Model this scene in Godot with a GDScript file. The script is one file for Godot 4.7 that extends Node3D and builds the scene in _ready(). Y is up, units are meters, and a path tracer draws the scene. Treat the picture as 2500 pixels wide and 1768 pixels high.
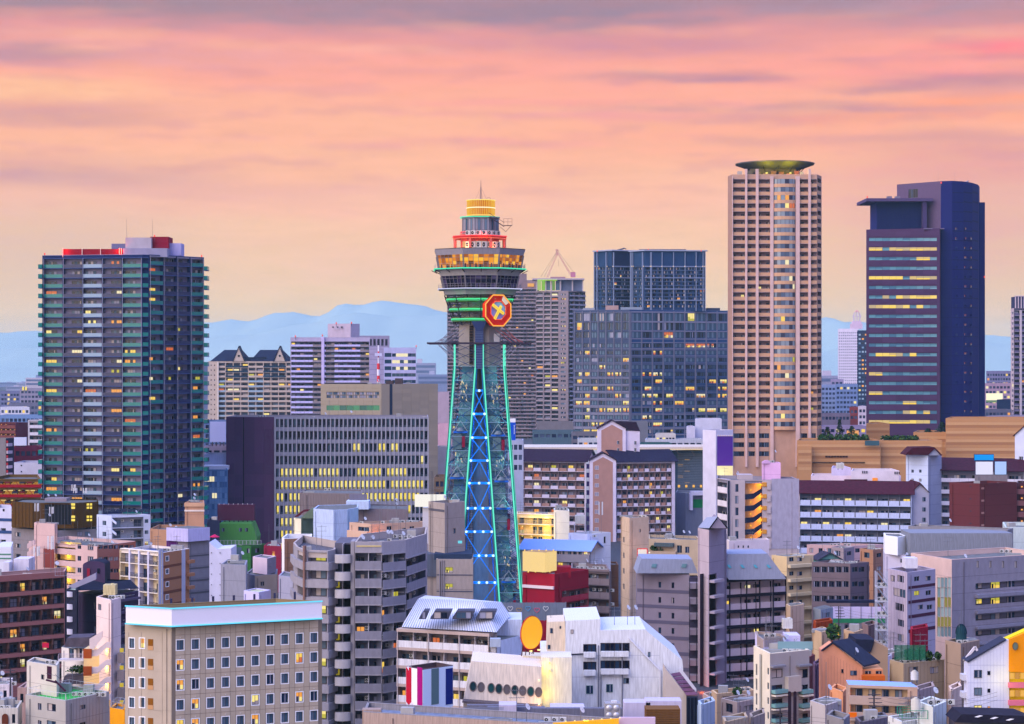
extends Node3D
# A city skyline at dusk: a neon observation tower among apartment blocks, under a pink sky.
# Pixel helpers: P(px, py, d) is the point that lies d metres ahead of the camera in the direction of the photograph's pixel.
const F := 5000.0
const CX := 1250.0
const HY := 884.0
const EYE := 62.0
const EXPO := 2.4  # the photograph is exposed for the city, not for the sky

var rng := RandomNumberGenerator.new()
var mats := {}
var texs := {}
var meshes := {}
var taken := {}

# ---------------------------------------------------------------- mesh builder
class Surf:
	var v := PackedVector3Array()
	var n := PackedVector3Array()

class MB:
	var s := {}
	func surf(m) -> Surf:
		if not s.has(m):
			s[m] = Surf.new()
		return s[m]
	func tri(m,a: Vector3,b: Vector3,c: Vector3) -> void:
		var f := surf(m)
		var nn := (b - a).cross(c - a).normalized()
		f.v.append(a); f.v.append(c); f.v.append(b)
		f.n.append(nn); f.n.append(nn); f.n.append(nn)
	func quad(m,a: Vector3,b: Vector3,c: Vector3,d: Vector3) -> void:
		var f := surf(m)
		var nn := (b - a).cross(d - a).normalized()
		f.v.append(a); f.v.append(c); f.v.append(b); f.v.append(a); f.v.append(d); f.v.append(c)
		for i in 6:
			f.n.append(nn)
	func hexa(m, p: Array) -> void:  # p: four bottom corners counter-clockwise seen from above, then four top ones
		quad(m,p[3],p[2],p[1],p[0])
		quad(m,p[4],p[5],p[6],p[7])
		for i in 4:
			var j := (i + 1) % 4
			quad(m,p[i],p[j],p[j + 4],p[i + 4])
	func bx(m,x0: float,y0: float,z0: float,x1: float,y1: float,z1: float) -> void:
		hexa(m,[Vector3(x0,y0,z1),Vector3(x1,y0,z1),Vector3(x1,y0,z0),Vector3(x0,y0,z0),Vector3(x0,y1,z1),Vector3(x1,y1,z1),Vector3(x1,y1,z0),Vector3(x0,y1,z0)])
	func tbx(m,t: Transform3D,x0: float,y0: float,z0: float,x1: float,y1: float,z1: float) -> void:
		hexa(m,[t * Vector3(x0,y0,z1),t * Vector3(x1,y0,z1),t * Vector3(x1,y0,z0),t * Vector3(x0,y0,z0),t * Vector3(x0,y1,z1),t * Vector3(x1,y1,z1),t * Vector3(x1,y1,z0),t * Vector3(x0,y1,z0)])
	func bar(m,a: Vector3,b: Vector3,w: float) -> void:
		tube(m,a,b,w * 0.6,w * 0.6,4)
	func tube(m,a: Vector3,b: Vector3,r0: float,r1: float,k := 8,caps := true) -> void:
		var ax := (b - a).normalized()
		var u := (Vector3.RIGHT if absf(ax.x) < 0.8 else Vector3.UP).cross(ax).normalized()
		var w := ax.cross(u)
		var f := surf(m)
		for i in k:
			var t0 := TAU * (i + 0.5) / k
			var t1 := TAU * (i + 1.5) / k
			var n0 := u * cos(t0) + w * sin(t0)
			var n1 := u * cos(t1) + w * sin(t1)
			var q := [a + n0 * r0,a + n1 * r0,b + n1 * r1,b + n0 * r1]
			for j in [0,2,1,0,3,2]:
				f.v.append(q[j])
			if k > 6:
				for j in [0,1,1,0,0,1]:
					f.n.append(n1 if j else n0)
			else:
				var nn := (n0 + n1).normalized()
				for j in 6:
					f.n.append(nn)
			if caps:
				tri(m,a,a + n1 * r0,a + n0 * r0)
				tri(m,b,b + n0 * r1,b + n1 * r1)
	func prism(m, plan: PackedVector2Array, y0: float, y1: float, top = null, bottom := false) -> void:  # plan (x, z) counter-clockwise seen from above (front edge left to right)
		var k := plan.size()
		for i in k:
			var a := plan[i]
			var b := plan[(i + 1) % k]
			quad(m,Vector3(a.x,y0,a.y),Vector3(b.x,y0,b.y),Vector3(b.x,y1,b.y),Vector3(a.x,y1,a.y))
		cap(m if top == null else top,plan,y1,true)
		if bottom:
			cap(m,plan,y0,false)
	func cap(m,plan: PackedVector2Array,y: float,up: bool) -> void:
		var ix := Geometry2D.triangulate_polygon(plan)
		for i in range(0,ix.size(),3):
			var a := plan[ix[i]]
			var b := plan[ix[i + 1]]
			var c := plan[ix[i + 2]]
			var p := [Vector3(a.x,y,a.y),Vector3(b.x,y,b.y),Vector3(c.x,y,c.y)]
			if ((p[1] - p[0]).cross(p[2] - p[0]).y > 0) != up:
				p = [p[0],p[2],p[1]]
			tri(m,p[0],p[1],p[2])
	func frustum(m, c: Vector3, k: int, r0: float, r1: float, y0: float, y1: float, turn := 0.0, caps := true) -> void:  # a k-sided flare about a vertical axis
		for i in k:
			var a0 := turn + TAU * i / k
			var a1 := turn + TAU * (i + 1) / k
			var e0 := Vector3(sin(a0),0,cos(a0))
			var e1 := Vector3(sin(a1),0,cos(a1))
			quad(m,c + e0 * r0 + Vector3.UP * y0,c + e1 * r0 + Vector3.UP * y0,c + e1 * r1 + Vector3.UP * y1,c + e0 * r1 + Vector3.UP * y1)
			if caps:
				tri(m,c + Vector3.UP * y1,c + e0 * r1 + Vector3.UP * y1,c + e1 * r1 + Vector3.UP * y1)
				tri(m,c + Vector3.UP * y0,c + e1 * r0 + Vector3.UP * y0,c + e0 * r0 + Vector3.UP * y0)
	func dome(m,c: Vector3,r: float,h: float,k := 12,rows := 5) -> void:
		var f := surf(m)
		for j in rows:
			for i in k:
				var q := []
				var nn := []
				for e in [[i,j],[i + 1,j],[i + 1,j + 1],[i,j + 1]]:
					var th: float = TAU * e[0] / k
					var ph: float = PI / 2 * e[1] / rows
					q.append(c + Vector3(sin(th) * cos(ph) * r,sin(ph) * h,cos(th) * cos(ph) * r))
					nn.append(Vector3(sin(th) * cos(ph) / r,sin(ph) / h,cos(th) * cos(ph) / r).normalized())
				for e in [0,2,1,0,3,2]:
					f.v.append(q[e]); f.n.append(nn[e])
	func mesh() -> ArrayMesh:
		var am := ArrayMesh.new()
		for m in s:
			var a := []
			a.resize(Mesh.ARRAY_MAX)
			a[Mesh.ARRAY_VERTEX] = s[m].v
			a[Mesh.ARRAY_NORMAL] = s[m].n
			am.add_surface_from_arrays(Mesh.PRIMITIVE_TRIANGLES,a)
			am.surface_set_material(am.get_surface_count() - 1,m)
		return am

# ---------------------------------------------------------------- naming and placing
func P(px: float,py: float,d: float) -> Vector3:
	return Vector3((px - CX) * d / F,EYE - (py - HY) * d / F,-d)

func hy(py: float,d: float) -> float:
	return EYE - (py - HY) * d / F

func numbered(called: String) -> String:
	taken[called] = taken.get(called,-1) + 1
	return called if taken[called] == 0 else "%s_%03d" % [called,taken[called]]

func tag(o: Node,label: String,category: String,group := "") -> Node:
	o.set_meta("label",label)
	o.set_meta("category",category)
	if group:
		o.set_meta("group",group)
	return o

func thing(called: String,label: String,category: String,at: Vector3,group := "",turn := 0.0) -> Node3D:
	var o := Node3D.new()
	o.name = numbered(called)
	o.position = at
	o.rotation.y = turn
	add_child(o,true)
	tag(o,label,category,group)
	return o

func put(parent: Node,called: String,mesh: Mesh,xf := Transform3D()) -> MeshInstance3D:
	var o := MeshInstance3D.new()
	o.name = numbered(called) if parent == self else part_name(parent,called)
	o.mesh = mesh
	o.transform = xf
	parent.add_child(o,true)
	return o

func part_name(parent: Node,called: String) -> String:
	var c: Dictionary = parent.get_meta("_n",{})
	c[called] = c.get(called,-1) + 1
	parent.set_meta("_n",c)
	return called if c[called] == 0 else "%s_%03d" % [called,c[called]]

func stuff(parent: Node,called: String,mb: MB,xf := Transform3D()) -> void:
	if mb.s.size():
		put(parent,called,mb.mesh(),xf).set_meta("kind","stuff")

func box_mesh(w: float, h: float, d: float, m: Material) -> ArrayMesh:  # centred
	var key := "b%.2f_%.2f_%.2f_%d" % [w,h,d,m.get_instance_id()]
	if not meshes.has(key):
		var b := MB.new()
		b.bx(m,-w / 2,-h / 2,-d / 2,w / 2,h / 2,d / 2)
		meshes[key] = b.mesh()
	return meshes[key]

func at(x: float,y: float,z: float) -> Transform3D:
	return Transform3D(Basis(),Vector3(x,y,z))

# ---------------------------------------------------------------- materials
func noise_tex(key: String,freq: float,lo: float,hi: float,octaves := 4,kind := FastNoiseLite.TYPE_SIMPLEX_SMOOTH) -> Texture2D:
	if not texs.has(key):
		var n := FastNoiseLite.new()
		n.noise_type = kind
		n.seed = key.hash() % 10000
		n.frequency = freq
		n.fractal_octaves = octaves
		var t := NoiseTexture2D.new()
		t.width = 512; t.height = 512
		t.seamless = true
		t.noise = n
		var g := Gradient.new()
		g.set_color(0,Color(lo,lo,lo)); g.set_color(1,Color(hi,hi,hi))
		t.color_ramp = g
		texs[key] = t
	return texs[key]

func mat(r: int, g: int, b: int, kind := "plaster", rough := 0.8) -> StandardMaterial3D:  # sRGB bytes of the base colour
	var key := "%d_%d_%d_%s_%.2f" % [r,g,b,kind,rough]
	if mats.has(key):
		return mats[key]
	var m := StandardMaterial3D.new()
	m.resource_name = "%s_%d" % [kind,mats.size()]
	var c := Color8(r,g,b).srgb_to_linear()
	m.albedo_color = Color(minf(0.85,1.12 * pow(c.r,1.18)),minf(0.85,1.12 * pow(c.g,1.18)),minf(0.85,1.12 * pow(c.b,1.18))).linear_to_srgb()
	m.roughness = rough
	m.metallic_specular = 0.25
	if kind in ["plaster","concrete","roof","tile","metal","dirty"]:
		m.uv1_triplanar = true
		m.uv1_world_triplanar = true
		m.uv1_triplanar_sharpness = 4.0
	match kind:
		"plaster":
			m.albedo_texture = noise_tex("stain",0.012,0.92,1.0,5)
			m.uv1_scale = Vector3(0.05,0.03,0.05)
		"concrete":
			m.albedo_texture = noise_tex("streak",0.02,0.92,1.02,6)
			m.uv1_scale = Vector3(0.09,0.035,0.09)
		"dirty":
			m.albedo_texture = noise_tex("grime",0.02,0.86,1.03,6)
			m.uv1_scale = Vector3(0.3,0.03,0.3)
		"roof":
			m.albedo_texture = noise_tex("patch",0.02,0.8,1.05,5)
			m.uv1_scale = Vector3(0.07,0.07,0.07)
		"tile":
			m.albedo_texture = noise_tex("grain",0.12,0.86,1.03,3)
			m.uv1_scale = Vector3(0.25,0.25,0.25)
		"metal":
			m.albedo_texture = noise_tex("sheet",0.02,0.93,1.02,4)
			m.uv1_scale = Vector3(0.2,0.03,0.2)
		"steel":
			m.metallic = 0.5
		"glass":
			m.roughness = 0.14
			m.metallic_specular = 0.4
		"mirror":
			m.roughness = 0.08
			m.metallic = 0.75
	mats[key] = m
	return m

func glow(r: int,g: int,b: int,energy := 1.0,base := 0.25) -> StandardMaterial3D:
	var key := "glow%d_%d_%d_%.2f" % [r,g,b,energy]
	if mats.has(key):
		return mats[key]
	var m := StandardMaterial3D.new()
	m.resource_name = "glow_%d" % mats.size()
	m.albedo_color = Color8(int(r * base),int(g * base),int(b * base))
	m.roughness = 0.4
	m.emission_enabled = true
	m.emission = Color8(r,g,b)
	m.emission_energy_multiplier = energy / EXPO
	mats[key] = m
	return m

func clear_glass(r: int,g: int,b: int,a: float,rough := 0.05) -> StandardMaterial3D:
	var key := "clear%d_%d_%d_%.2f" % [r,g,b,a]
	if not mats.has(key):
		var m := StandardMaterial3D.new()
		m.resource_name = "pane_glass_%d" % mats.size()
		m.albedo_color = Color(r / 255.0,g / 255.0,b / 255.0,a)
		m.transparency = BaseMaterial3D.TRANSPARENCY_ALPHA
		m.roughness = rough
		mats[key] = m
	return mats[key]

func omni(called: String,pos: Vector3,col: Color,energy: float,size := 0.3) -> void:
	var l := OmniLight3D.new()
	l.name = numbered(called)
	l.position = pos
	l.light_color = col
	l.light_energy = energy / EXPO
	l.light_size = size
	l.omni_range = 60.0
	l.omni_attenuation = 2.0
	l.shadow_enabled = true
	add_child(l,true)

func spot(called: String,pos: Vector3,target: Vector3,col: Color,energy: float,angle := 45.0,size := 0.3) -> void:
	var l := SpotLight3D.new()
	l.name = numbered(called)
	l.transform = Transform3D(Basis.looking_at(target - pos,Vector3.UP if absf((target - pos).normalized().y) < 0.98 else Vector3.RIGHT),pos)
	l.light_color = col
	l.light_energy = energy / EXPO
	l.light_size = size
	l.spot_angle = angle
	l.spot_angle_attenuation = 1.0
	l.spot_range = 60.0
	l.spot_attenuation = 2.0
	l.shadow_enabled = true
	add_child(l,true)

# ---------------------------------------------------------------- sky: the computed colour of the dusk air by azimuth and elevation in degrees
var cloud := FastNoiseLite.new()
var fine := FastNoiseLite.new()
const AIR := [  # elevation, colour ahead
	[-1.0,255,216,136],[0.9,255,214,140],[2.0,255,210,146],[3.2,255,204,156],[4.4,255,192,160],[5.4,255,188,150],[6.6,255,182,148],[7.6,255,172,148],[8.6,250,164,150],[9.2,226,152,154],[9.8,184,140,152],[10.5,152,130,146],[14.0,162,140,168],[20.0,172,156,196],[32.0,204,212,255],[90.0,198,214,255]]
const STREAKS := [  # x, y, half width, half height in pixels of the photograph; colour; strength
	[120,240,330,30,255,200,150,0.7],[700,255,460,40,255,184,150,0.6],[1250,300,900,34,255,186,150,0.5],[1900,330,700,60,255,170,140,0.55],
	[250,150,520,34,226,160,164,0.75],[100,105,330,12,240,170,158,0.7],[880,128,300,13,250,176,158,0.85],[300,128,330,9,248,172,158,0.6],[120,150,160,22,176,138,156,0.7],
	[120,285,330,26,222,160,152,0.75],[160,305,260,18,206,152,150,0.5],[140,440,420,34,212,160,156,0.75],[620,470,420,26,232,170,162,0.4],[60,395,220,12,228,168,156,0.5],[120,620,420,120,214,182,166,0.5],
	[1640,190,240,11,178,134,158,0.8],[1800,200,150,8,170,130,158,0.8],[2350,218,220,20,164,128,152,0.95],[2130,236,120,9,172,132,154,0.75],[2440,165,190,7,176,130,154,0.7],[2100,160,130,5,190,138,158,0.6],
	[1750,268,330,7,206,146,158,0.75],[2080,276,300,10,196,142,154,0.8],[1900,300,260,10,206,146,158,0.7],[1480,290,300,10,238,152,160,0.6],[1150,282,220,7,236,152,160,0.6],[1180,353,260,10,242,154,164,0.6],[1350,255,500,8,244,150,158,0.55],
	[2250,350,360,16,210,146,150,0.65],[2420,385,260,22,222,146,148,0.6],[2380,430,330,40,234,146,148,0.5],
	[2440,142,170,22,255,124,138,0.75],[2250,190,420,40,252,146,150,0.4],[2450,262,300,14,255,160,120,0.7],[2300,300,420,16,255,160,122,0.6],[1560,120,420,30,200,138,158,0.6],
	[1350,40,520,30,150,130,152,0.7],[300,30,460,34,152,132,148,0.6],[2200,30,380,26,172,144,166,0.5],[900,640,260,70,246,190,162,0.35],[2350,560,400,170,222,160,152,0.5]]

func lin(r: float,g: float,b: float) -> Vector3:
	var c := Color(r / 255.0,g / 255.0,b / 255.0).srgb_to_linear()
	return Vector3(c.r,c.g,c.b)

func air(az: float,el: float) -> Vector3:
	var w := cloud.get_noise_3d(az * 0.55,el * 4.2,0.0)
	var w2 := fine.get_noise_3d(az * 0.9,el * 13.0,7.0)
	var e := el + w * 0.55 + w2 * 0.3
	var c := Vector3.ZERO
	for i in AIR.size() - 1:
		if e < AIR[i + 1][0] or i == AIR.size() - 2:
			var t: float = clampf((e - AIR[i][0]) / (AIR[i + 1][0] - AIR[i][0]),0.0,1.0)
			c = lin(AIR[i][1],AIR[i][2],AIR[i][3]).lerp(lin(AIR[i + 1][1],AIR[i + 1][2],AIR[i + 1][3]),t)
			break
	if absf(az) < 40.0 and el < 18.0:
		var x := CX + az * 87.3 + w2 * 60.0
		var y := HY - (el + w * 0.18 + w2 * 0.06) * 87.3
		for s in STREAKS:
			var dx: float = (x - s[0]) / s[2]
			var dy: float = (y - s[1]) / s[3]
			var q := dx * dx + dy * dy
			if q < 6.0:
				c = c.lerp(lin(s[4],s[5],s[6]),minf(1.0,s[7] * 1.15) * exp(-pow(q,1.4)) * (0.85 + 0.7 * w2))
	# away from the afterglow the dusk turns from peach to a lavender blue
	var side := smoothstep(30.0,150.0,absf(az + 20.0))
	var low := 1.0 - smoothstep(10.0,30.0,el)
	c = c.lerp(lin(196,186,226),side * low * 0.9)
	c *= Vector3(1,1,1).lerp(Vector3(1.45,1.75,2.5),smoothstep(20.0,40.0,el))
	if absf(az) < 60.0:  # thin wisps
		var wisp := smoothstep(0.12,0.42,fine.get_noise_3d(az * 0.5,el * 4.6,40.0)) * smoothstep(3.5,5.5,el) * (1.0 - smoothstep(9.0,10.5,el))
		c = c.lerp(lin(206,142,158),wisp * 0.3)
		wisp = smoothstep(0.15,0.45,fine.get_noise_3d(az * 0.4,el * 4.2,90.0)) * smoothstep(5.0,7.0,el) * (1.0 - smoothstep(9.0,10.0,el))
		c = c.lerp(lin(255,186,146),wisp * 0.26)
	c *= Vector3(1.07,1.03,0.98).lerp(Vector3.ONE,smoothstep(8.0,14.0,el))
	return c * (1.0 + 0.1 * w2)

func make_sky() -> Sky:
	cloud.seed = 11; cloud.frequency = 0.35; cloud.fractal_octaves = 4
	fine.seed = 5; fine.frequency = 0.5; fine.fractal_octaves = 4
	var im := Image.create(512,256,false,Image.FORMAT_RGBF)
	for j in 256:
		var el := 90.0 - (j + 0.5) * 180.0 / 256.0
		for i in 512:
			var c := air((i + 0.5) * 360.0 / 512.0 - 180.0,maxf(el,-1.0))
			im.set_pixel(i,j,Color(c.x,c.y,c.z))
	im.resize(4096,2048,Image.INTERPOLATE_CUBIC)
	var k := 360.0 / 4096.0  # near the horizon ahead, where the streaks are thin, in full detail
	for j in range(1024 - 210,1030):
		for i in range(2048 - 250,2048 + 250):
			var c := air((i + 0.5) * k - 180.0,maxf(90.0 - (j + 0.5) * k,-1.0))
			var fade := smoothstep(0.0,40.0,float(mini(mini(i - 1798,2298 - i),j - 814)))
			im.set_pixel(i,j,im.get_pixel(i,j).lerp(Color(c.x,c.y,c.z),fade))
	var m := PanoramaSkyMaterial.new()
	m.panorama = ImageTexture.create_from_image(im)
	var sky := Sky.new()
	sky.sky_material = m
	return sky

func build_world() -> void:
	var cam := Camera3D.new()
	cam.name = "camera"
	cam.position = Vector3(0,EYE,0)
	cam.fov = rad_to_deg(2.0 * atan(884.0 / F))
	cam.near = 1.0
	cam.far = 40000.0
	add_child(cam)
	cam.current = true
	var e := Environment.new()
	e.background_mode = Environment.BG_SKY
	e.sky = make_sky()
	e.sky_rotation = Vector3(0,PI,0)
	e.background_energy_multiplier = 1.0 / EXPO
	e.tonemap_mode = Environment.TONE_MAPPER_LINEAR
	e.tonemap_exposure = EXPO
	e.sdfgi_enabled = true
	e.ssao_enabled = true
	e.ssil_enabled = true
	e.fog_enabled = true
	e.fog_density = 0.00005
	e.fog_light_color = Color8(180,224,236)
	var we := WorldEnvironment.new()
	we.name = "environment"
	we.environment = e
	add_child(we)
	var sun := DirectionalLight3D.new()
	sun.name = "afterglow"
	sun.light_color = Color8(255,234,212)
	sun.light_energy = 0.58
	sun.light_angular_distance = 75.0
	sun.shadow_enabled = true
	sun.sky_mode = DirectionalLight3D.SKY_MODE_LIGHT_ONLY
	var from := Vector3(-0.75,0.5,0.6)
	sun.transform = Transform3D(Basis.looking_at(-from,Vector3.UP),Vector3(0,200,0))
	add_child(sun)

# ---------------------------------------------------------------- building kit
# A face: transform with its origin at the lower left corner seen from outside, x along it, y up, z outwards.
class Blk:
	var t: Node3D
	var pts := PackedVector2Array()  # plan, local (x, z), counter-clockwise from above; the faces in view come first
	var y0 := 0.0
	var h := 0.0
	var f: Array[Transform3D] = []
	var w: Array[float] = []
	var open: Array = []
	var nf := 0
	var m: Array = []

func block(called: String,label: String,category: String,corners: Array,py: float,deep: float,wall,group := "",foot := 0.0) -> Blk:
	# corners: [px, d] of the corners in view from left to right; py: roof edge at the first corner
	var b := Blk.new()
	var p0 := P(corners[0][0],HY,corners[0][1])
	b.t = thing(called,label,category,Vector3(p0.x,0,p0.z),group)
	raise_on(b,corners,py,deep,wall,foot)
	return b

func wing(t: Node3D, corners: Array, py: float, deep: float, wall, foot := 0.0) -> Blk:  # a further body of the same building
	var b := Blk.new()
	b.t = t
	raise_on(b,corners,py,deep,wall,foot)
	return b

func raise_on(b: Blk,corners: Array,py: float,deep: float,wall,foot: float) -> void:
	for c in corners:
		var p := P(c[0],HY,c[1]) - b.t.position
		b.pts.append(Vector2(p.x,p.z))
	b.nf = corners.size() - 1
	b.y0 = foot
	b.h = hy(py,corners[0][1]) - foot
	var a := b.pts[0]
	var z := b.pts[b.nf]
	if b.nf == 2:
		b.pts.append(b.pts[0] + b.pts[2] - b.pts[1])
		if b.pts[1].distance_to(b.pts[2]) < 1.0 or (b.pts[3] - b.pts[0]).y > -4.0:
			b.pts[3] = _behind(b,a,deep,1.0)
			b.pts.insert(3,_behind(b,z,deep,-1.0))
	else:
		b.pts.append(_behind(b,z,deep,-1.0))
		b.pts.append(_behind(b,a,deep,1.0))
	for i in b.pts.size():
		var p := b.pts[i]
		var q := b.pts[(i + 1) % b.pts.size()]
		var dx := Vector3(q.x - p.x,0,q.y - p.y)
		b.w.append(dx.length())
		dx = dx.normalized()
		b.f.append(Transform3D(Basis(dx,Vector3.UP,dx.cross(Vector3.UP)),Vector3(p.x,b.y0,p.y)))
		b.open.append([])
		b.m.append(wall[mini(i,wall.size() - 1)] if wall is Array else wall)

func _behind(b: Blk, p: Vector2, deep: float, side: float) -> Vector2:  # a back corner; the flank turns away from the street in front
	var x := b.t.position.x + p.x
	return Vector2(p.x + (x * deep / F * 8.0 * 1.15 if x * side > 0 else 0.0),p.y - deep)

func uv(b: Blk, i: int, px: float, py: float) -> Vector2:  # where the photograph's pixel meets the face
	var T := b.f[i]
	var o := T.origin + b.t.position
	var eye := Vector3(0,EYE,0)
	var dir := Vector3((px - CX) / F,-(py - HY) / F,-1.0)
	var k := (o - eye).dot(T.basis.z) / dir.dot(T.basis.z)
	var p := eye + dir * k - o
	return Vector2(p.dot(T.basis.x),p.y)

func ruv(b: Blk,i: int,x0: float,y0: float,x1: float,y1: float) -> Rect2:
	var a := uv(b,i,x0,y1)
	var c := uv(b,i,x1,y0)
	return Rect2(a,c - a)

func skin(w: float,h: float,rects: Array,deep: float,m: Material,reveal: Material = null) -> ArrayMesh:
	var b := MB.new()
	reveal = reveal if reveal else m
	var ys := [0.0,h]
	for r in rects:
		ys.append(clampf(r.position.y,0.0,h)); ys.append(clampf(r.end.y,0.0,h))
	ys.sort()
	for j in ys.size() - 1:
		if ys[j + 1] - ys[j] < 0.005:
			continue
		var mid: float = (ys[j] + ys[j + 1]) / 2
		var cuts := []
		for r in rects:
			if r.position.y < mid and r.end.y > mid:
				cuts.append([r.position.x,r.end.x])
		cuts.sort_custom(func(p,q): return p[0] < q[0])
		var x := 0.0
		for c in cuts + [[w,w]]:
			var to := clampf(c[0],0.0,w)
			if to - x > 0.003:
				b.quad(m,Vector3(x,ys[j],0),Vector3(to,ys[j],0),Vector3(to,ys[j + 1],0),Vector3(x,ys[j + 1],0))
			x = maxf(x,clampf(c[1],0.0,w))
	for r in rects:
		var p: Vector2 = r.position
		var q: Vector2 = r.end
		b.quad(reveal,Vector3(p.x,p.y,0),Vector3(p.x,p.y,-deep),Vector3(p.x,q.y,-deep),Vector3(p.x,q.y,0))
		b.quad(reveal,Vector3(q.x,p.y,-deep),Vector3(q.x,p.y,0),Vector3(q.x,q.y,0),Vector3(q.x,q.y,-deep))
		b.quad(reveal,Vector3(p.x,p.y,0),Vector3(q.x,p.y,0),Vector3(q.x,p.y,-deep),Vector3(p.x,p.y,-deep))
		b.quad(reveal,Vector3(p.x,q.y,-deep),Vector3(q.x,q.y,-deep),Vector3(q.x,q.y,0),Vector3(p.x,q.y,0))
	return b.mesh()

func finish(b: Blk,roof: Material = null,parapet := 0.9,cope: Material = null,deep := 0.22) -> void:
	# the walls round the openings that have been cut, the parapet and the roof
	for i in b.pts.size():
		if i < b.nf:
			put(b.t,"wall",skin(b.w[i],b.h,b.open[i],deep,b.m[i]),b.f[i])
			if b.w[i] > 3.5 and b.h > 6.0 and b.open[i].size() < 40 and b.t.position.z > -620.0:
				_wall_lines(b,i)
	var back := MB.new()
	for i in range(b.nf,b.pts.size()):
		back.quad(b.m[i],b.f[i] * Vector3(0,0,0),b.f[i] * Vector3(b.w[i],0,0),b.f[i] * Vector3(b.w[i],b.h,0),b.f[i] * Vector3(0,b.h,0))
	put(b.t,"wall",back.mesh())
	var top := b.y0 + b.h
	var rf := MB.new()
	var inner: Array = Geometry2D.offset_polygon(b.pts,-0.25) if parapet > 0.05 else []
	if inner.size() == 1:
		var ring := MB.new()
		var ip: PackedVector2Array = inner[0]
		var cm: Material = cope if cope else b.m[0]
		for i in ip.size():
			var a := ip[i]
			var c := ip[(i + 1) % ip.size()]
			ring.quad(cm,Vector3(c.x,top - parapet,c.y),Vector3(a.x,top - parapet,a.y),Vector3(a.x,top + 0.06,a.y),Vector3(c.x,top + 0.06,c.y))
		for i in b.pts.size():
			var a := b.pts[i]
			var c := b.pts[(i + 1) % b.pts.size()]
			var n := Vector2(-(c - a).normalized().y,(c - a).normalized().x) * -0.3
			var u := (c - a).normalized() * 0.28
			ring.hexa(cm,[Vector3(a.x,top,a.y),Vector3(c.x,top,c.y),Vector3(c.x + n.x - u.x,top,c.y + n.y - u.y),Vector3(a.x + n.x + u.x,top,a.y + n.y + u.y),Vector3(a.x,top + 0.08,a.y),Vector3(c.x,top + 0.08,c.y),Vector3(c.x + n.x - u.x,top + 0.08,c.y + n.y - u.y),Vector3(a.x + n.x + u.x,top + 0.08,a.y + n.y + u.y)])
		put(b.t,"parapet",ring.mesh())
		rf.cap(roof if roof else mat(120,122,124,"roof"),ip,top - parapet,true)
	else:
		rf.cap(roof if roof else mat(120,122,124,"roof"),b.pts,top,true)
	put(b.t,"roof",rf.mesh())
	if parapet > 0.15 and b.t.position.z > -600.0 and b.w[0] > 4.0:
		clutter(b,int(absf(b.pts[1].x * 7) + absf(b.t.position.x * 13) + b.h),2,parapet)

func _wall_lines(b: Blk, i: int) -> void:  # floor joints and a drain pipe, clear of the openings
	var q := MB.new()
	var c := (b.m[i] as StandardMaterial3D).albedo_color
	var m := mat(int(c.r8 * 0.78),int(c.g8 * 0.78),int(c.b8 * 0.8),"plain")
	var y := b.h - 3.2
	while y > maxf(1.0,b.h - 40.0):
		if not b.open[i].any(func(r): return r.position.y < y + 0.06 and r.end.y > y):
			q.bx(m,0.05,y,0.002,b.w[i] - 0.05,y + 0.06,0.012)
		y -= 3.05
	for u in [0.12,0.9,0.5]:
		var x: float = b.w[i] * u
		if not b.open[i].any(func(r): return r.position.x < x + 0.2 and r.end.x > x - 0.2):
			q.tube(m,Vector3(x,maxf(0.1,b.h - 40.0),0.1),Vector3(x,b.h - 0.5,0.1),0.06,0.06,6)
			break
	if q.s.size():
		put(b.t,"joint_lines",q.mesh(),b.f[i])

func boxat(t: Node3D,called: String,x0: float,x1: float,y0: float,y1: float,d: float,deep: float,m: Material) -> MeshInstance3D:
	# a box that faces the camera, given by its front's pixels (y0 above y1)
	var a := P(x0,y1,d)
	var c := P(x1,y0,d)
	return put(t,called,box_mesh(c.x - a.x,c.y - a.y,deep,m),at((a.x + c.x) / 2 - t.position.x * float(t != self),(a.y + c.y) / 2 - t.position.y * float(t != self),-d - deep / 2 - t.position.z * float(t != self)))

# ---------------------------------------------------------------- windows
func glass_dark() -> Material: return mat(14,24,48,"glass")
func glass_mid() -> Material: return mat(40,60,86,"glass")
func curtain(i: int) -> Material: return [mat(150,150,168,"plain",0.3),mat(176,166,164,"plain",0.3),mat(104,122,140,"plain",0.3),mat(70,92,112,"plain",0.25)][i % 4]
func lit(i: int) -> Material: return [glow(255,214,92,0.95),glow(255,170,70,0.9),glow(255,232,140,1.0),glow(236,120,60,0.75),glow(255,240,190,0.9),glow(206,196,60,0.8)][i % 6]
func alu() -> Material: return mat(92,94,102,"plain",0.5)

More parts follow.
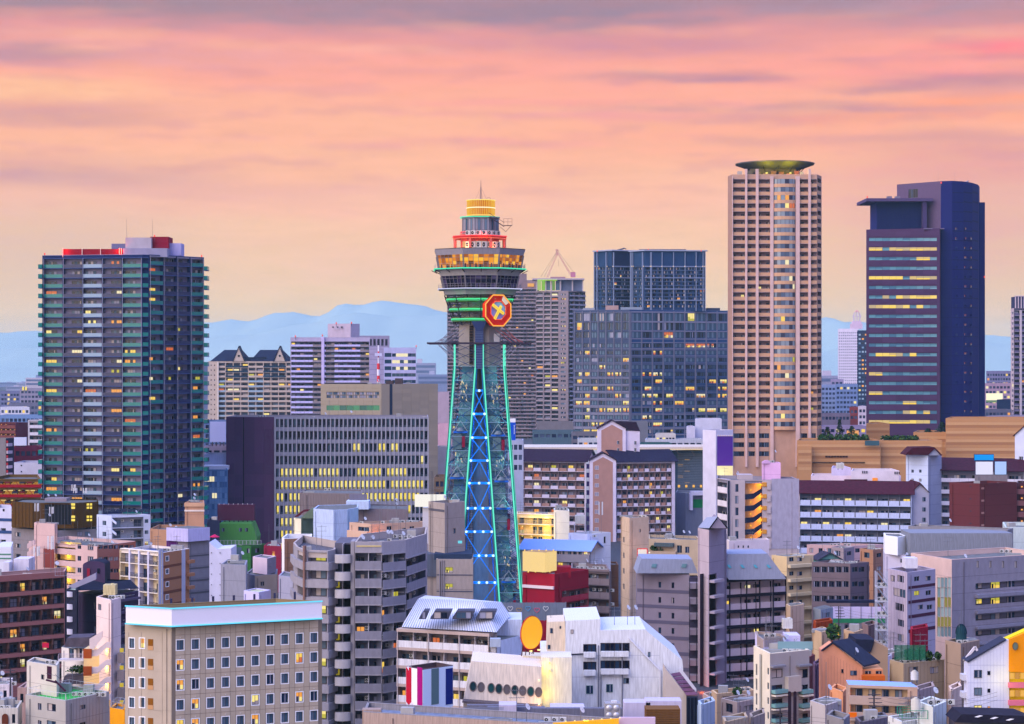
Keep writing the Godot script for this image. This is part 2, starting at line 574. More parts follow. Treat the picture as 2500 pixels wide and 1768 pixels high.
func window_mesh(w: float,h: float,style: int,frame: Material,deep := 0.16) -> ArrayMesh:
	# style: 0 dark, 1 half curtained, 2 curtained, 3.. lit (3 + colour); style 20+ the same with two sashes of unlike panes; origin at the lower left, front at z = 0
	var key := "w%.2f_%.2f_%d_%d_%.2f" % [w,h,style,frame.get_instance_id(),deep]
	if meshes.has(key):
		return meshes[key]
	var b := MB.new()
	var e := clampf(minf(w,h) * 0.06,0.03,0.08)
	b.bx(frame,0,0,-deep,w,e,0)
	b.bx(frame,0,h - e,-deep,w,h,0)
	b.bx(frame,0,e,-deep,e,h - e,0)
	b.bx(frame,w - e,e,-deep,w,h - e,0)
	var n := 2 if w < 2.4 else (3 if w < 3.2 else 4)
	if w < 0.8:
		n = 1
	var r := RandomNumberGenerator.new()
	r.seed = style * 77 + int(w * 10)
	var x := e
	var step := (w - 2 * e) / n
	for i in n:
		var z := -deep * (0.45 if i % 2 else 0.7)
		var st := style % 20
		var m: Material = glass_dark() if r.randf() < 0.6 else glass_mid()
		if st == 1 and (i + style / 20) % 2 == 0 or st == 2:
			m = curtain(r.randi() % 4)
		elif st == 19:
			m = curtain(2 + i % 2)
		elif st >= 3 and (n < 3 or r.randf() < 0.6 or i == style % n):
			m = lit(st - 3)
		var y := e
		if st >= 3 and st < 19 and h > 0.9 and m in [lit(st - 3)]:
			var cut := h * (0.28 + 0.3 * r.randf())
			b.quad(lit(st - 3 + (1 if r.randf() < 0.5 else 3)) if r.randf() < 0.75 else curtain(1),Vector3(x,y,z),Vector3(x + step,y,z),Vector3(x + step,cut,z),Vector3(x,cut,z))
			y = cut
			if r.randf() < 0.3:
				b.bx(glass_dark(),x + step * 0.2,e,z + 0.01,x + step * 0.6,h * 0.55,z + 0.03)
		b.quad(m,Vector3(x,y,z),Vector3(x + step,y,z),Vector3(x + step,h - e,z),Vector3(x,h - e,z))
		if st == 0 and r.randf() < 0.4:
			b.quad(curtain(r.randi() % 4),Vector3(x,e,z + 0.004),Vector3(x + step * 0.35,e,z + 0.004),Vector3(x + step * 0.35,h - e,z + 0.004),Vector3(x,h - e,z + 0.004))
		x += step
		if i < n - 1:
			b.bx(frame,x - e * 0.5,e,-deep,x + e * 0.5,h - e,-deep * 0.25)
	meshes[key] = b.mesh()
	return meshes[key]

func pick_style(lit_share: float) -> int:
	var k := rng.randf()
	if k < lit_share:
		return 3 + [0,0,1,1,2,2,3,4,5][rng.randi() % 9] + 20 * (rng.randi() % 3)
	k = rng.randf()
	return (0 if k < 0.45 else 1 if k < 0.75 else 2) + 20 * (rng.randi() % 4)

func hole(b: Blk,i: int,r: Rect2,style := -1,frame: Material = null,lit_share := 0.06,surround: Material = null) -> MeshInstance3D:
	b.open[i].append(r)
	var st := pick_style(lit_share) if style < 0 else style
	var o := put(b.t,"window",window_mesh(snappedf(r.size.x,0.05),snappedf(r.size.y,0.05),st,frame if frame else alu(),0.13),b.f[i] * at(r.position.x,r.position.y,-0.09))
	if surround:
		var s := MB.new()
		var e := 0.13
		var w := r.size.x
		var h := r.size.y
		s.bx(surround,-e,-e,0.002,w + e,0,0.07)
		s.bx(surround,-e,h,0.002,w + e,h + e,0.07)
		s.bx(surround,-e,0,0.002,0,h,0.07)
		s.bx(surround,w,0,0.002,w + e,h,0.07)
		var key := "sr%.2f_%.2f_%d" % [w,h,surround.get_instance_id()]
		if not meshes.has(key):
			meshes[key] = s.mesh()
		put(o,"frame",meshes[key],at(0,0,0.09))
	return o

func win(b: Blk,i: int,x0: float,y0: float,x1: float,y1: float,style := -1,frame: Material = null,lit_share := 0.06,surround: Material = null) -> void:
	hole(b,i,ruv(b,i,x0,y0,x1,y1),style,frame,lit_share,surround)

func wins(b: Blk,i: int,xa: float,xb: float,cols: int,ya: float,yb: float,rows: int,w: float,h: float,lit_share := 0.06,frame: Material = null,surround: Material = null,skip := []) -> void:
	# a grid of windows w by h metres; (xa, ya) and (xb, yb) are the centres of the first and the last
	var p0 := uv(b,i,xa,ya)
	var p1 := uv(b,i,xb,yb)
	for r in rows:
		for c in cols:
			if [c,r] in skip:
				continue
			var p := Vector2(lerpf(p0.x,p1.x,float(c) / maxi(cols - 1,1)),lerpf(p0.y,p1.y,float(r) / maxi(rows - 1,1)))
			hole(b,i,Rect2(p.x - w / 2,p.y - h / 2,w,h),-1,frame,lit_share,surround)

# many small panes far away: real recesses joined into one part
func far_windows(b: Blk,i: int,r: Rect2,cols: int,rows: int,fw: float,fh: float,lit_share: float,lits: Array,darks: Array,deep := 0.3) -> void:
	var pane := MB.new()
	var cw := r.size.x / cols
	var ch := r.size.y / rows
	for y in rows:
		for x in cols:
			var q := Rect2(r.position.x + (x + 0.5 - fw / 2) * cw,r.position.y + (y + 0.5 - fh / 2) * ch,cw * fw,ch * fh)
			b.open[i].append(q)
			var m: Material = lits[rng.randi() % lits.size()] if rng.randf() < lit_share else darks[rng.randi() % darks.size()]
			pane.quad(m,Vector3(q.position.x,q.position.y,-deep),Vector3(q.end.x,q.position.y,-deep),Vector3(q.end.x,q.end.y,-deep),Vector3(q.position.x,q.end.y,-deep))
	stuff(b.t,"window_panes",pane,b.f[i])

# ---------------------------------------------------------------- balconies
func ac_mesh() -> ArrayMesh:
	if not meshes.has("ac"):
		var b := MB.new()
		var m := mat(186,186,184,"plain",0.5)
		b.bx(m,-0.4,0,-0.15,0.4,0.6,0.15)
		b.tube(mat(40,42,48,"plain"),Vector3(-0.12,0.3,0.14),Vector3(-0.12,0.3,0.165),0.22,0.22,10)
		b.tube(m,Vector3(-0.12,0.3,0.15),Vector3(-0.12,0.3,0.175),0.07,0.07,6)
		meshes["ac"] = b.mesh()
	return meshes["ac"]

func rail_mesh(w: float,h: float,m: Material,gap := 0.14) -> ArrayMesh:
	var key := "rail%.2f_%.2f_%.2f_%d" % [w,h,gap,m.get_instance_id()]
	if not meshes.has(key):
		var b := MB.new()
		b.bx(m,0,h - 0.05,-0.03,w,h,0.03)
		b.bx(m,0,0.06,-0.02,w,0.1,0.02)
		var n := maxi(2,int(w / gap))
		for k in n + 1:
			var x := w * k / n
			b.bx(m,x - 0.012,0.1,-0.012,x + 0.012,h - 0.05,0.012)
		for x in [0.03,w - 0.03]:
			b.bx(m,x - 0.03,0,-0.03,x + 0.03,h,0.03)
		meshes[key] = b.mesh()
	return meshes[key]

func balconies(b: Blk,i: int,r: Rect2,bays: int,floors: int,o := {}) -> void:
	# storeys of balconies set back into the face; o: panel (material, array or callable(bay, floor)), slab, back, lit, deep, out, ph (panel height), rails, fins, glass, door, far
	var deep: float = o.get("deep",1.3)
	var out: float = o.get("out",0.03)
	var fh := r.size.y / floors
	var bw := r.size.x / bays
	var slab: Material = o.get("slab",mat(150,148,150,"concrete"))
	var back: Material = o.get("back",b.m[i])
	var ph: float = o.get("ph",1.1)
	var T := b.f[i] * at(r.position.x,r.position.y,0)
	b.open[i].append(r)
	var far: bool = o.get("far",false)
	var J := MB.new()
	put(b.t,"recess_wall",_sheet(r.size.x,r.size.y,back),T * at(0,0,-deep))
	for s in 2:
		var sd := MB.new()
		var x := 0.004 if s == 0 else r.size.x - 0.004
		sd.quad(back,Vector3(x,0,0 if s else -deep),Vector3(x,0,-deep if s else 0),Vector3(x,r.size.y,-deep if s else 0),Vector3(x,r.size.y,0 if s else -deep))
		put(b.t,"recess_wall",sd.mesh(),T)
	var pm = o.get("panel",slab)
	var sides: float = o.get("sides", 0.0)  # how far slabs reach past the sides
	for y in floors + 1:
		if y == floors and o.get("no_top",false):
			continue
		var st: float = o.get("st",0.2)
		put(b.t,"balcony_slab",box_mesh(r.size.x + sides * 2,st,deep + out,slab),T * at(r.size.x / 2,y * fh + st / 2,(out - deep) / 2))
	for y in floors:
		for x in bays:
			var m = pm.call(x,y) if pm is Callable else pm[(x + y) % pm.size()] if pm is Array else pm
			var pw: float = bw - o.get("gap",0.06)
			if o.get("one",false):
				pw = r.size.x
			if m is Material and (x == 0 or not o.get("one",false)):
				if o.get("rails",false):
					put(b.t,"railing",rail_mesh(snappedf(pw,0.01),ph,m),T * at(x * bw + 0.03,y * fh + 0.2,out - 0.05))
				elif far:
					J.tbx(m,at(x * bw + 0.03,y * fh + 0.15,out - 0.1),0,0,0,pw,ph,0.1)
				else:
					put(b.t,"balcony_panel",box_mesh(pw,ph,0.1,m),T * at(o.get("gap",0.06) / 2 + x * bw + pw / 2,y * fh + 0.16 + ph / 2,out - 0.06))
			# window door at the back
			var ww: float = bw * o.get("door",0.6)
			var wh: float = minf(2.05,fh - 0.75)
			var wx: float = x * bw + (bw - ww) * (0.5 + 0.35 * (1 if (x + int(o.get("flip",0))) % 2 else -1))
			var style := pick_style(o.get("lit",0.1))
			if o.has("style"):
				style = o.style.call(x,floors - 1 - y,style)
			if far:
				var st := style % 20
				var mm: Material = glass_dark() if st == 0 else glass_mid() if st == 1 else curtain(style / 20) if st == 2 else lit(st - 3)
				J.quad(mm,Vector3(wx,y * fh + 0.2,0.03 - deep),Vector3(wx + ww,y * fh + 0.2,0.03 - deep),Vector3(wx + ww,y * fh + 0.2 + wh,0.03 - deep),Vector3(wx,y * fh + 0.2 + wh,0.03 - deep))
			elif style >= 0:
				put(b.t,"window",window_mesh(snappedf(ww,0.1),snappedf(wh,0.1),style,o.get("frame",alu()),0.12),T * at(wx,y * fh + 0.22,0.14 - deep))
				if bw * (1 - o.get("door",0.6)) > 0.9 and o.get("ac",true) and rng.randf() < 0.7:
					var ax := wx - 0.5 if wx - x * bw > 0.95 else wx + ww + 0.5
					put(b.t,"air_conditioner",ac_mesh(),T * at(ax,y * fh + (0.2 if rng.randf() < 0.4 else 1.7),0.3 - deep))
	var fin = o.get("fins",null)
	if fin is Material:
		for x in range(1,bays):
			if (x % int(o.get("every",1))) == 0:
				var fw: float = o.get("fin_w",0.12)
				put(b.t,"partition",box_mesh(fw,r.size.y,o.get("fin_d",deep - 0.15),fin),T * at(x * bw,r.size.y / 2,-o.get("fin_d",deep - 0.15) / 2 - 0.12 + o.get("fin_out",0.0)))
	var pipe = o.get("pipes",null)
	if pipe is Material:
		for x in bays + 1:
			if x % int(o.get("pipe_every",1)) == 0:
				put(b.t,"drain_pipe",_pipe(0.07,r.size.y,pipe),T * at(clampf(x * bw + 0.25,0.1,r.size.x - 0.1),0,out + 0.1))
	stuff(b.t,"balcony_details",J,T)

func _sheet(w: float,h: float,m: Material) -> ArrayMesh:
	var b := MB.new()
	b.quad(m,Vector3.ZERO,Vector3(w,0,0),Vector3(w,h,0),Vector3(0,h,0))
	return b.mesh()

func _pipe(r: float,h: float,m: Material) -> ArrayMesh:
	var key := "p%.2f_%.2f_%d" % [r,h,m.get_instance_id()]
	if not meshes.has(key):
		var b := MB.new()
		b.tube(m,Vector3.ZERO,Vector3(0,h,0),r,r,6)
		meshes[key] = b.mesh()
	return meshes[key]

# ---------------------------------------------------------------- things on roofs (fixed to their building, so parts of it)
func antenna_mesh(h: float,k: int) -> ArrayMesh:
	var key := "ant%.1f_%d" % [h,k]
	if not meshes.has(key):
		var b := MB.new()
		var m := mat(120,122,130,"steel",0.4)
		b.tube(m,Vector3.ZERO,Vector3(0,h,0),0.05,0.03,5)
		if k == 1:  # a yagi
			for y in [h * 0.92,h * 0.72]:
				b.tube(m,Vector3(-0.9,y,0),Vector3(0.9,y,0.2),0.03,0.03,4)
				for j in 7:
					var x := -0.85 + j * 0.28
					b.tube(m,Vector3(x,y,-0.45),Vector3(x,y,0.6),0.02,0.02,4)
		elif k == 2:  # a dish
			var c := Vector3(0.1,h * 0.9,0.15)
			var dir := Vector3(0.75,0.5,0.5).normalized()
			b.tube(mat(200,200,204,"plain",0.5),c,c + dir * 0.1,0.15,0.42,12)
			b.tube(m,c,c + dir * 0.5,0.02,0.02,4)
		elif k == 3:  # a mobile mast with three panels
			for j in 3:
				var a := TAU * j / 3.0 + 0.4
				var o := Vector3(sin(a),0,cos(a)) * 0.55
				b.tube(m,Vector3(0,h * 0.8,0),o + Vector3(0,h * 0.8,0),0.03,0.03,4)
				b.bx(mat(206,206,210,"plain",0.5),o.x - 0.12,h * 0.62,o.z - 0.08,o.x + 0.12,h * 0.98,o.z + 0.08)
		meshes[key] = b.mesh()
	return meshes[key]

func tank_mesh(r: float,h: float,k: int) -> ArrayMesh:
	var key := "tank%.1f_%.1f_%d" % [r,h,k]
	if not meshes.has(key):
		var b := MB.new()
		var m := mat(206,204,198,"dirty",0.6) if k != 2 else mat(214,200,158,"dirty",0.6)
		for s in [[-1,-1],[1,-1],[1,1],[-1,1]]:
			b.tube(mat(110,110,118,"plain"),Vector3(s[0] * r * 0.6,0,s[1] * r * 0.6),Vector3(s[0] * r * 0.6,0.5,s[1] * r * 0.6),0.06,0.06,4)
		if k == 1:
			b.tube(m,Vector3(0,0.5,0),Vector3(0,h,0),r,r,16)
			b.tube(m,Vector3(0,h,0),Vector3(0,h + 0.25,0),r * 0.95,r * 0.3,16)
			for y in [0.35,0.65]:
				b.tube(m,Vector3(0,0.5 + (h - 0.5) * y,0),Vector3(0,0.58 + (h - 0.5) * y,0),r * 1.03,r * 1.03,16)
		else:
			b.bx(m,-r,0.5,-r,r,h,r)
			for y in [0.33,0.66]:
				b.bx(m,-r - 0.04,0.47 + (h - 0.5) * y,-r - 0.04,r + 0.04,0.53 + (h - 0.5) * y,r + 0.04)
			for x in [-0.5,0.0,0.5]:
				b.bx(m,x * r - 0.03,0.5,-r - 0.04,x * r + 0.03,h,r + 0.04)
				b.bx(m,-r - 0.04,0.5,x * r - 0.03,r + 0.04,h,x * r + 0.03)
			b.tube(m,Vector3(r * 0.4,h,0),Vector3(r * 0.4,h + 0.15,0),0.3,0.3,10)
		meshes[key] = b.mesh()
	return meshes[key]

func on_roof(t: Node3D,called: String,mesh: Mesh,px: float,d: float,y: float,turn := 0.0) -> void:
	var p := P(px,HY,d) - t.position
	put(t,called,mesh,Transform3D(Basis(Vector3.UP,turn),Vector3(p.x,y - t.position.y,p.z)))

func clutter(b: Blk, seed_: int, n: int, drop := 0.9) -> void:  # small plant strewn over a flat roof
	rng.seed = seed_
	var top := b.y0 + b.h - drop
	var lo := b.pts[0]
	var hi := b.pts[0]
	for p in b.pts:
		lo = lo.min(p); hi = hi.max(p)
	var inner: Array = Geometry2D.offset_polygon(b.pts,-1.0)
	if inner.is_empty():
		return
	n *= 2
	for k in n * 4:
		if n <= 0:
			break
		var p := Vector2(rng.randf_range(lo.x,hi.x),rng.randf_range(lo.y,hi.y))
		if not Geometry2D.is_point_in_polygon(p,inner[0]):
			continue
		n -= 1
		var T := Transform3D(Basis(Vector3.UP,rng.randf_range(-0.3,0.3)),Vector3(p.x,top,p.y))
		match rng.randi() % 7:
			0: put(b.t,"antenna",antenna_mesh(snappedf(rng.randf_range(2.5,4.5),0.5),1),T)
			1: put(b.t,"antenna",antenna_mesh(snappedf(rng.randf_range(1.5,2.5),0.5),2),T)
			2: put(b.t,"lightning_rod",antenna_mesh(snappedf(rng.randf_range(4,7),1.0),0),T)
			3: put(b.t,"plant_box",box_mesh(1.6,1.4,1.0,mat(168,166,166,"metal")),T * at(0,0.7,0))
			4: put(b.t,"duct",box_mesh(3.0,0.5,0.6,mat(150,152,156,"metal")),T * at(0,0.4,0))
			_:
				for j in 1 + rng.randi() % 3:
					put(b.t,"air_conditioner",ac_mesh(),T * at(j * 0.95,0.1,0))

func rail_round(b: Blk,h := 1.1,m: Material = null,inset := 0.3) -> void:
	var inner: Array = Geometry2D.offset_polygon(b.pts,-inset)
	if inner.is_empty():
		return
	var ip: PackedVector2Array = inner[0]
	for i in ip.size():
		var a := ip[i]
		var c := ip[(i + 1) % ip.size()]
		var l := a.distance_to(c)
		if l > 0.6:
			var dx := Vector3(c.x - a.x,0,c.y - a.y) / l
			put(b.t,"railing",rail_mesh(snappedf(l,0.1),h,m if m else mat(150,152,160,"plain"),0.9),Transform3D(Basis(dx,Vector3.UP,dx.cross(Vector3.UP)),Vector3(a.x,b.y0 + b.h,a.y)))

func red_lamp(t: Node3D,px: float,py: float,d: float,s := 0.5) -> void:
	var p := P(px,py,d) - t.position
	if not meshes.has("rl%.1f" % s):
		var b := MB.new()
		b.tube(glow(255,70,60,1.2),Vector3(0,-s / 2,0),Vector3(0,s / 2,0),s * 0.4,s * 0.3,8)
		b.tube(mat(90,90,96,"plain"),Vector3(0,-s * 2,0),Vector3(0,-s / 2,0),s * 0.15,s * 0.15,5)
		meshes["rl%.1f" % s] = b.mesh()
	put(t,"warning_lamp",meshes["rl%.1f" % s],at(p.x,p.y,p.z))

# ---------------------------------------------------------------- the observation tower
func ty(py: float) -> float: return EYE - (py - HY) * 0.1
func tx(px: float) -> float: return (px - 1171.0) * 0.1

func ring_pt(k: int,n: int,r: float,y: float,turn: float) -> Vector3:
	var a := turn + TAU * k / n
	return Vector3(sin(a) * r,y,cos(a) * r)

func deck_windows(t: Node3D,turn: float,r0: float,y0: float,r1: float,y1: float,panes: int,amber: bool) -> void:
	# eight sloping window walls, each pane its own mesh
	var frame := mat(120,116,124,"plain",0.5)
	var warm := [glow(236,140,10,0.85),glow(190,100,8,0.75),glow(255,190,50,1.0),glow(130,70,10,0.6),glow(250,160,24,0.9)]
	var cool := [mat(24,20,44,"glass"),mat(62,50,84,"glass"),mat(40,34,66,"glass"),mat(86,76,112,"glass")]
	for k in 8:
		var a := ring_pt(k,8,r0,y0,turn)
		var b := ring_pt(k + 1,8,r0,y0,turn)
		var c := ring_pt(k + 1,8,r1,y1,turn)
		var d := ring_pt(k,8,r1,y1,turn)
		var out := ((a + b) / 2 * Vector3(1,0,1)).normalized()
		var m := MB.new()
		m.bar(frame,a,d,0.45)
		m.bar(frame,a.lerp(d,0.78),b.lerp(c,0.78),0.1)
		for j in range(1,panes):
			m.bar(frame,a.lerp(b,j / float(panes)),d.lerp(c,j / float(panes)),0.12)
		put(t,"window_frame",m.mesh())
		for j in panes:
			var p := MB.new()
			var u0 := j / float(panes)
			var u1 := (j + 1) / float(panes)
			var rows := 4 if amber else 3
			for i in rows:
				var v0 := i / float(rows)
				var v1 := (i + 1) / float(rows)
				var mm: Material = warm[(rng.randi() % 5 if i else [1,3,1,3,4][rng.randi() % 5])] if amber else cool[rng.randi() % 4]
				if not amber and rng.randf() < 0.0:
					mm = glow(200,90,110,0.5)
				var back := -out * 0.15
				p.quad(mm,a.lerp(b,u0).lerp(d.lerp(c,u0),v0) + back,a.lerp(b,u1).lerp(d.lerp(c,u1),v0) + back,a.lerp(b,u1).lerp(d.lerp(c,u1),v1) + back,a.lerp(b,u0).lerp(d.lerp(c,u0),v1) + back)
			if rng.randf() < 0.55:  # people and furniture behind the glass
				var q := a.lerp(b,lerpf(u0,u1,rng.randf_range(0.25,0.75))) - out * 0.12
				var hh := rng.randf_range(0.9,1.7)
				p.tube(mat(40,24,20,"plain"),q,q + Vector3(0,hh * 0.8,0),0.24,0.18,6)
				p.tube(mat(40,24,20,"plain"),q + Vector3(0,hh * 0.8,0),q + Vector3(0,hh,0),0.1,0.1,6)
			put(t,"window",p.mesh())

func neon_ring(t: Node3D,called: String,turn: float,r: float,y: float,m: Material,rad := 0.12,n := 8) -> void:
	var b := MB.new()
	for k in n:
		b.tube(m,ring_pt(k,n,r,y,turn),ring_pt(k + 1,n,r,y,turn),rad,rad,6)
	put(t,called,b.mesh())

func gallery(t: Node3D,turn: float,r_in: float,r: float,y: float,m: Material) -> void:
	var b := MB.new()
	b.frustum(m,Vector3.ZERO,8,r - 0.3,r,y - 0.35,y,turn)
	put(t,"gallery_floor",b.mesh())
	var rl := MB.new()
	var steel := mat(150,146,156,"plain",0.5)
	for k in 8:
		var a := ring_pt(k,8,r - 0.1,y,turn)
		var c := ring_pt(k + 1,8,r - 0.1,y,turn)
		for hh in [0.55,1.1]:
			rl.bar(steel,a + Vector3(0,hh,0),c + Vector3(0,hh,0),0.05)
		for j in 9:
			rl.bar(steel,a.lerp(c,j / 9.0),a.lerp(c,j / 9.0) + Vector3(0,1.1,0),0.04)
	put(t,"railing",rl.mesh())

func sx_ok(i: int) -> bool: return i > 0 and i < 9

func tower_leg(t: Node3D,sx: float,sz: float) -> void:
	# a leaning lattice mast of square section, lined with neon on its outward edges
	var leg := Node3D.new()
	leg.name = part_name(t,"leg")
	t.add_child(leg,true)
	var y1 := ty(894)
	var y0 := 0.0
	var steel := mat(126,148,172,"plain",0.6)
	var dark := mat(44,76,118,"plain",0.6)
	var pale := mat(150,158,168,"plain",0.4)
	var blue := mat(40,104,190,"plain",0.5)
	var edge := func(k: int, y: float) -> Vector3:  # k: 0 outer front, 1 inner front, 2 inner back, 3 outer back
		var q := (y1 - y) / (y1 - y0)
		var o := lerpf(5.9,10.4,q)
		var i := lerpf(0.95,5.25,q)
		return Vector3(sx * (o if k in [0,3] else i),y,sz * (o if k < 2 else i))
	var frame := MB.new()
	for k in 4:
		frame.bar(steel,edge.call(k,y0),edge.call(k,y1),0.34)
	put(leg,"chord",frame.mesh())
	var lv := 18
	var br := MB.new()
	var r := RandomNumberGenerator.new()
	r.seed = 40 + int(sx * 3 + sz * 7)
	for j in lv:
		var ya := lerpf(y0,y1,j / float(lv))
		var yb := lerpf(y0,y1,(j + 1) / float(lv))
		for k in 4:
			var k2 := (k + 1) % 4
			br.bar(steel,edge.call(k,yb),edge.call(k2,yb),0.16)
			br.bar(dark,edge.call(k,ya),edge.call(k2,yb),0.13)
			br.bar(dark,edge.call(k2,ya),edge.call(k,yb),0.13)
	put(leg,"bracing",br.mesh())
	# service ladders, mesh walls and bent tubes that fill the mast
	var wires := MB.new()
	for j in int(lv * 16):
		var y := lerpf(y0 + 1,y1 - 2.5,r.randf())
		var f0 := r.randf_range(0.06,0.94)
		var face := 0 if r.randf() < 0.6 else r.randi() % 4
		var a: Vector3 = edge.call(face,y).lerp(edge.call((face + 1) % 4,y),f0)
		var y2 := minf(y + r.randf_range(0.3,2.0),y1 - 1)
		var b: Vector3 = edge.call(face,y2).lerp(edge.call((face + 1) % 4,y2),clampf(f0 + r.randf_range(-0.25,0.25),0.05,0.95))
		var inw := Vector3(sx,0,sz) * -r.randf_range(0.05,0.9)
		wires.bar([steel,dark,pale,dark,pale,blue][r.randi() % 6],a + inw,b + inw,r.randf_range(0.05,0.1))
	stuff(leg,"cable_work",wires)
	var sheet := MB.new()
	for k in [0,1,3]:
		for j in range(0,lv * 2):
			var ya := lerpf(y0,y1,(j + 0.06) / float(lv * 2))
			var yb := lerpf(y0,y1,(j + 0.94) / float(lv * 2))
			var inw := Vector3(sx,0,sz) * -1.1
			var k2: int = (k + 1) % 4
			var m: Material = [mat(92,128,142,"metal"),mat(76,106,124,"metal"),mat(110,140,148,"metal")][r.randi() % 3]
			sheet.quad(m,edge.call(k,ya).lerp(edge.call(k2,ya),0.14) + inw,edge.call(k,ya).lerp(edge.call(k2,ya),0.86) + inw,edge.call(k,yb).lerp(edge.call(k2,yb),0.86) + inw,edge.call(k,yb).lerp(edge.call(k2,yb),0.14) + inw)
	put(leg,"mesh_screen",sheet.mesh())
	# lamp clusters, pendant cones and red boxes at the heights the photograph shows them
	for e in [[935,0],[962,0],[1112,0],[1352,0],[1045,1],[1155,1],[1220,1],[1395,1],[1075,2],[1265,2],[1458,2],[985,3],[1140,3],[1330,3]]:
		var y := ty(e[0] + (8 if sx > 0 else 0))
		var c: Vector3 = (edge.call(0,y) + edge.call(1,y)) / 2 + Vector3(0,0,sz * 0.1)
		var b := MB.new()
		if e[1] == 0:
			for j in 14:
				var q := Vector3(r.randf_range(-0.9,0.9),r.randf_range(-1.2,1.2),r.randf_range(-0.3,0.2))
				b.tube(glow(255,226,170,0.9) if r.randf() < 0.4 else pale,c + q,c + q + Vector3(r.randf_range(-0.1,0.1),-0.5,0),0.11,0.05,5)
			put(leg,"lamp_cluster",b.mesh())
		elif e[1] == 1:
			b.tube(mat(128,140,156,"metal"),c + Vector3(0,0.3,-0.3),c + Vector3(0,-0.5,-0.3),0.5,1.1,10)
			for s in [-1,1]:
				b.bar(pale,c + Vector3(0,2.0,0.1),c + Vector3(s * 1.7,-0.6,0.1),0.14)
			b.bx(blue,c.x - 1.7,c.y - 1.0,c.z - 0.3,c.x + 1.7,c.y - 0.55,c.z + 0.25)
			put(leg,"lamp_hood",b.mesh())
		elif e[1] == 2:
			b.bx(mat(130,20,60,"plain"),c.x + 0.6,c.y - 1.4,c.z - 0.3,c.x + 1.3,c.y + 1.2,c.z + 0.2)
			b.bx(mat(96,118,128,"metal"),c.x - 1.5,c.y - 1.9,c.z - 0.5,c.x + 0.5,c.y + 1.7,c.z - 0.2)
			put(leg,"switch_box",b.mesh())
		else:
			for j in 24:
				var q := Vector3(r.randf_range(-1.6,1.6),r.randf_range(-1.8,1.8),r.randf_range(-0.2,0.3))
				b.bar([pale,steel,dark][r.randi() % 3],c + q,c + q + Vector3(r.randf_range(-0.7,0.7),r.randf_range(-0.7,0.7),0),0.09)
			put(leg,"bent_tubes",b.mesh())
	# neon on the outward edges
	var teal := glow(96,240,204,1.05)
	for k in ([0,1] if sz > 0 else [0,3]):
		var nb := MB.new()
		var off := Vector3(0,0,0.3 * sz) if sz > 0 else Vector3(0.3 * sx,0,0)
		nb.tube(teal,edge.call(k,y0) + off,edge.call(k,y1) + off,0.17,0.17,6)
		nb.tube(teal,edge.call(k,y1) + off,edge.call(k,y1) + off + Vector3(0,ty(842) - y1,0),0.17,0.17,6)
		put(leg,"neon_tube",nb.mesh())
		if sz > 0 and k == 0:
			for j in 6:
				omni("neon_light",t.position + edge.call(k,lerpf(8.0,y1 - 2,j / 5.0)) + Vector3(-sx * 0.9,0,1.3),Color8(60,240,210),5.0,0.3)
		var hb := MB.new()
		var side := Vector3(sx * (0.28 if k == 0 else -0.28),0,0)
		hb.bar(mat(40,120,110,"plain"),edge.call(k,y0) + off * 0.4 + side,edge.call(k,y1) + off * 0.4 + side,0.3)
		put(leg,"neon_housing",hb.mesh())

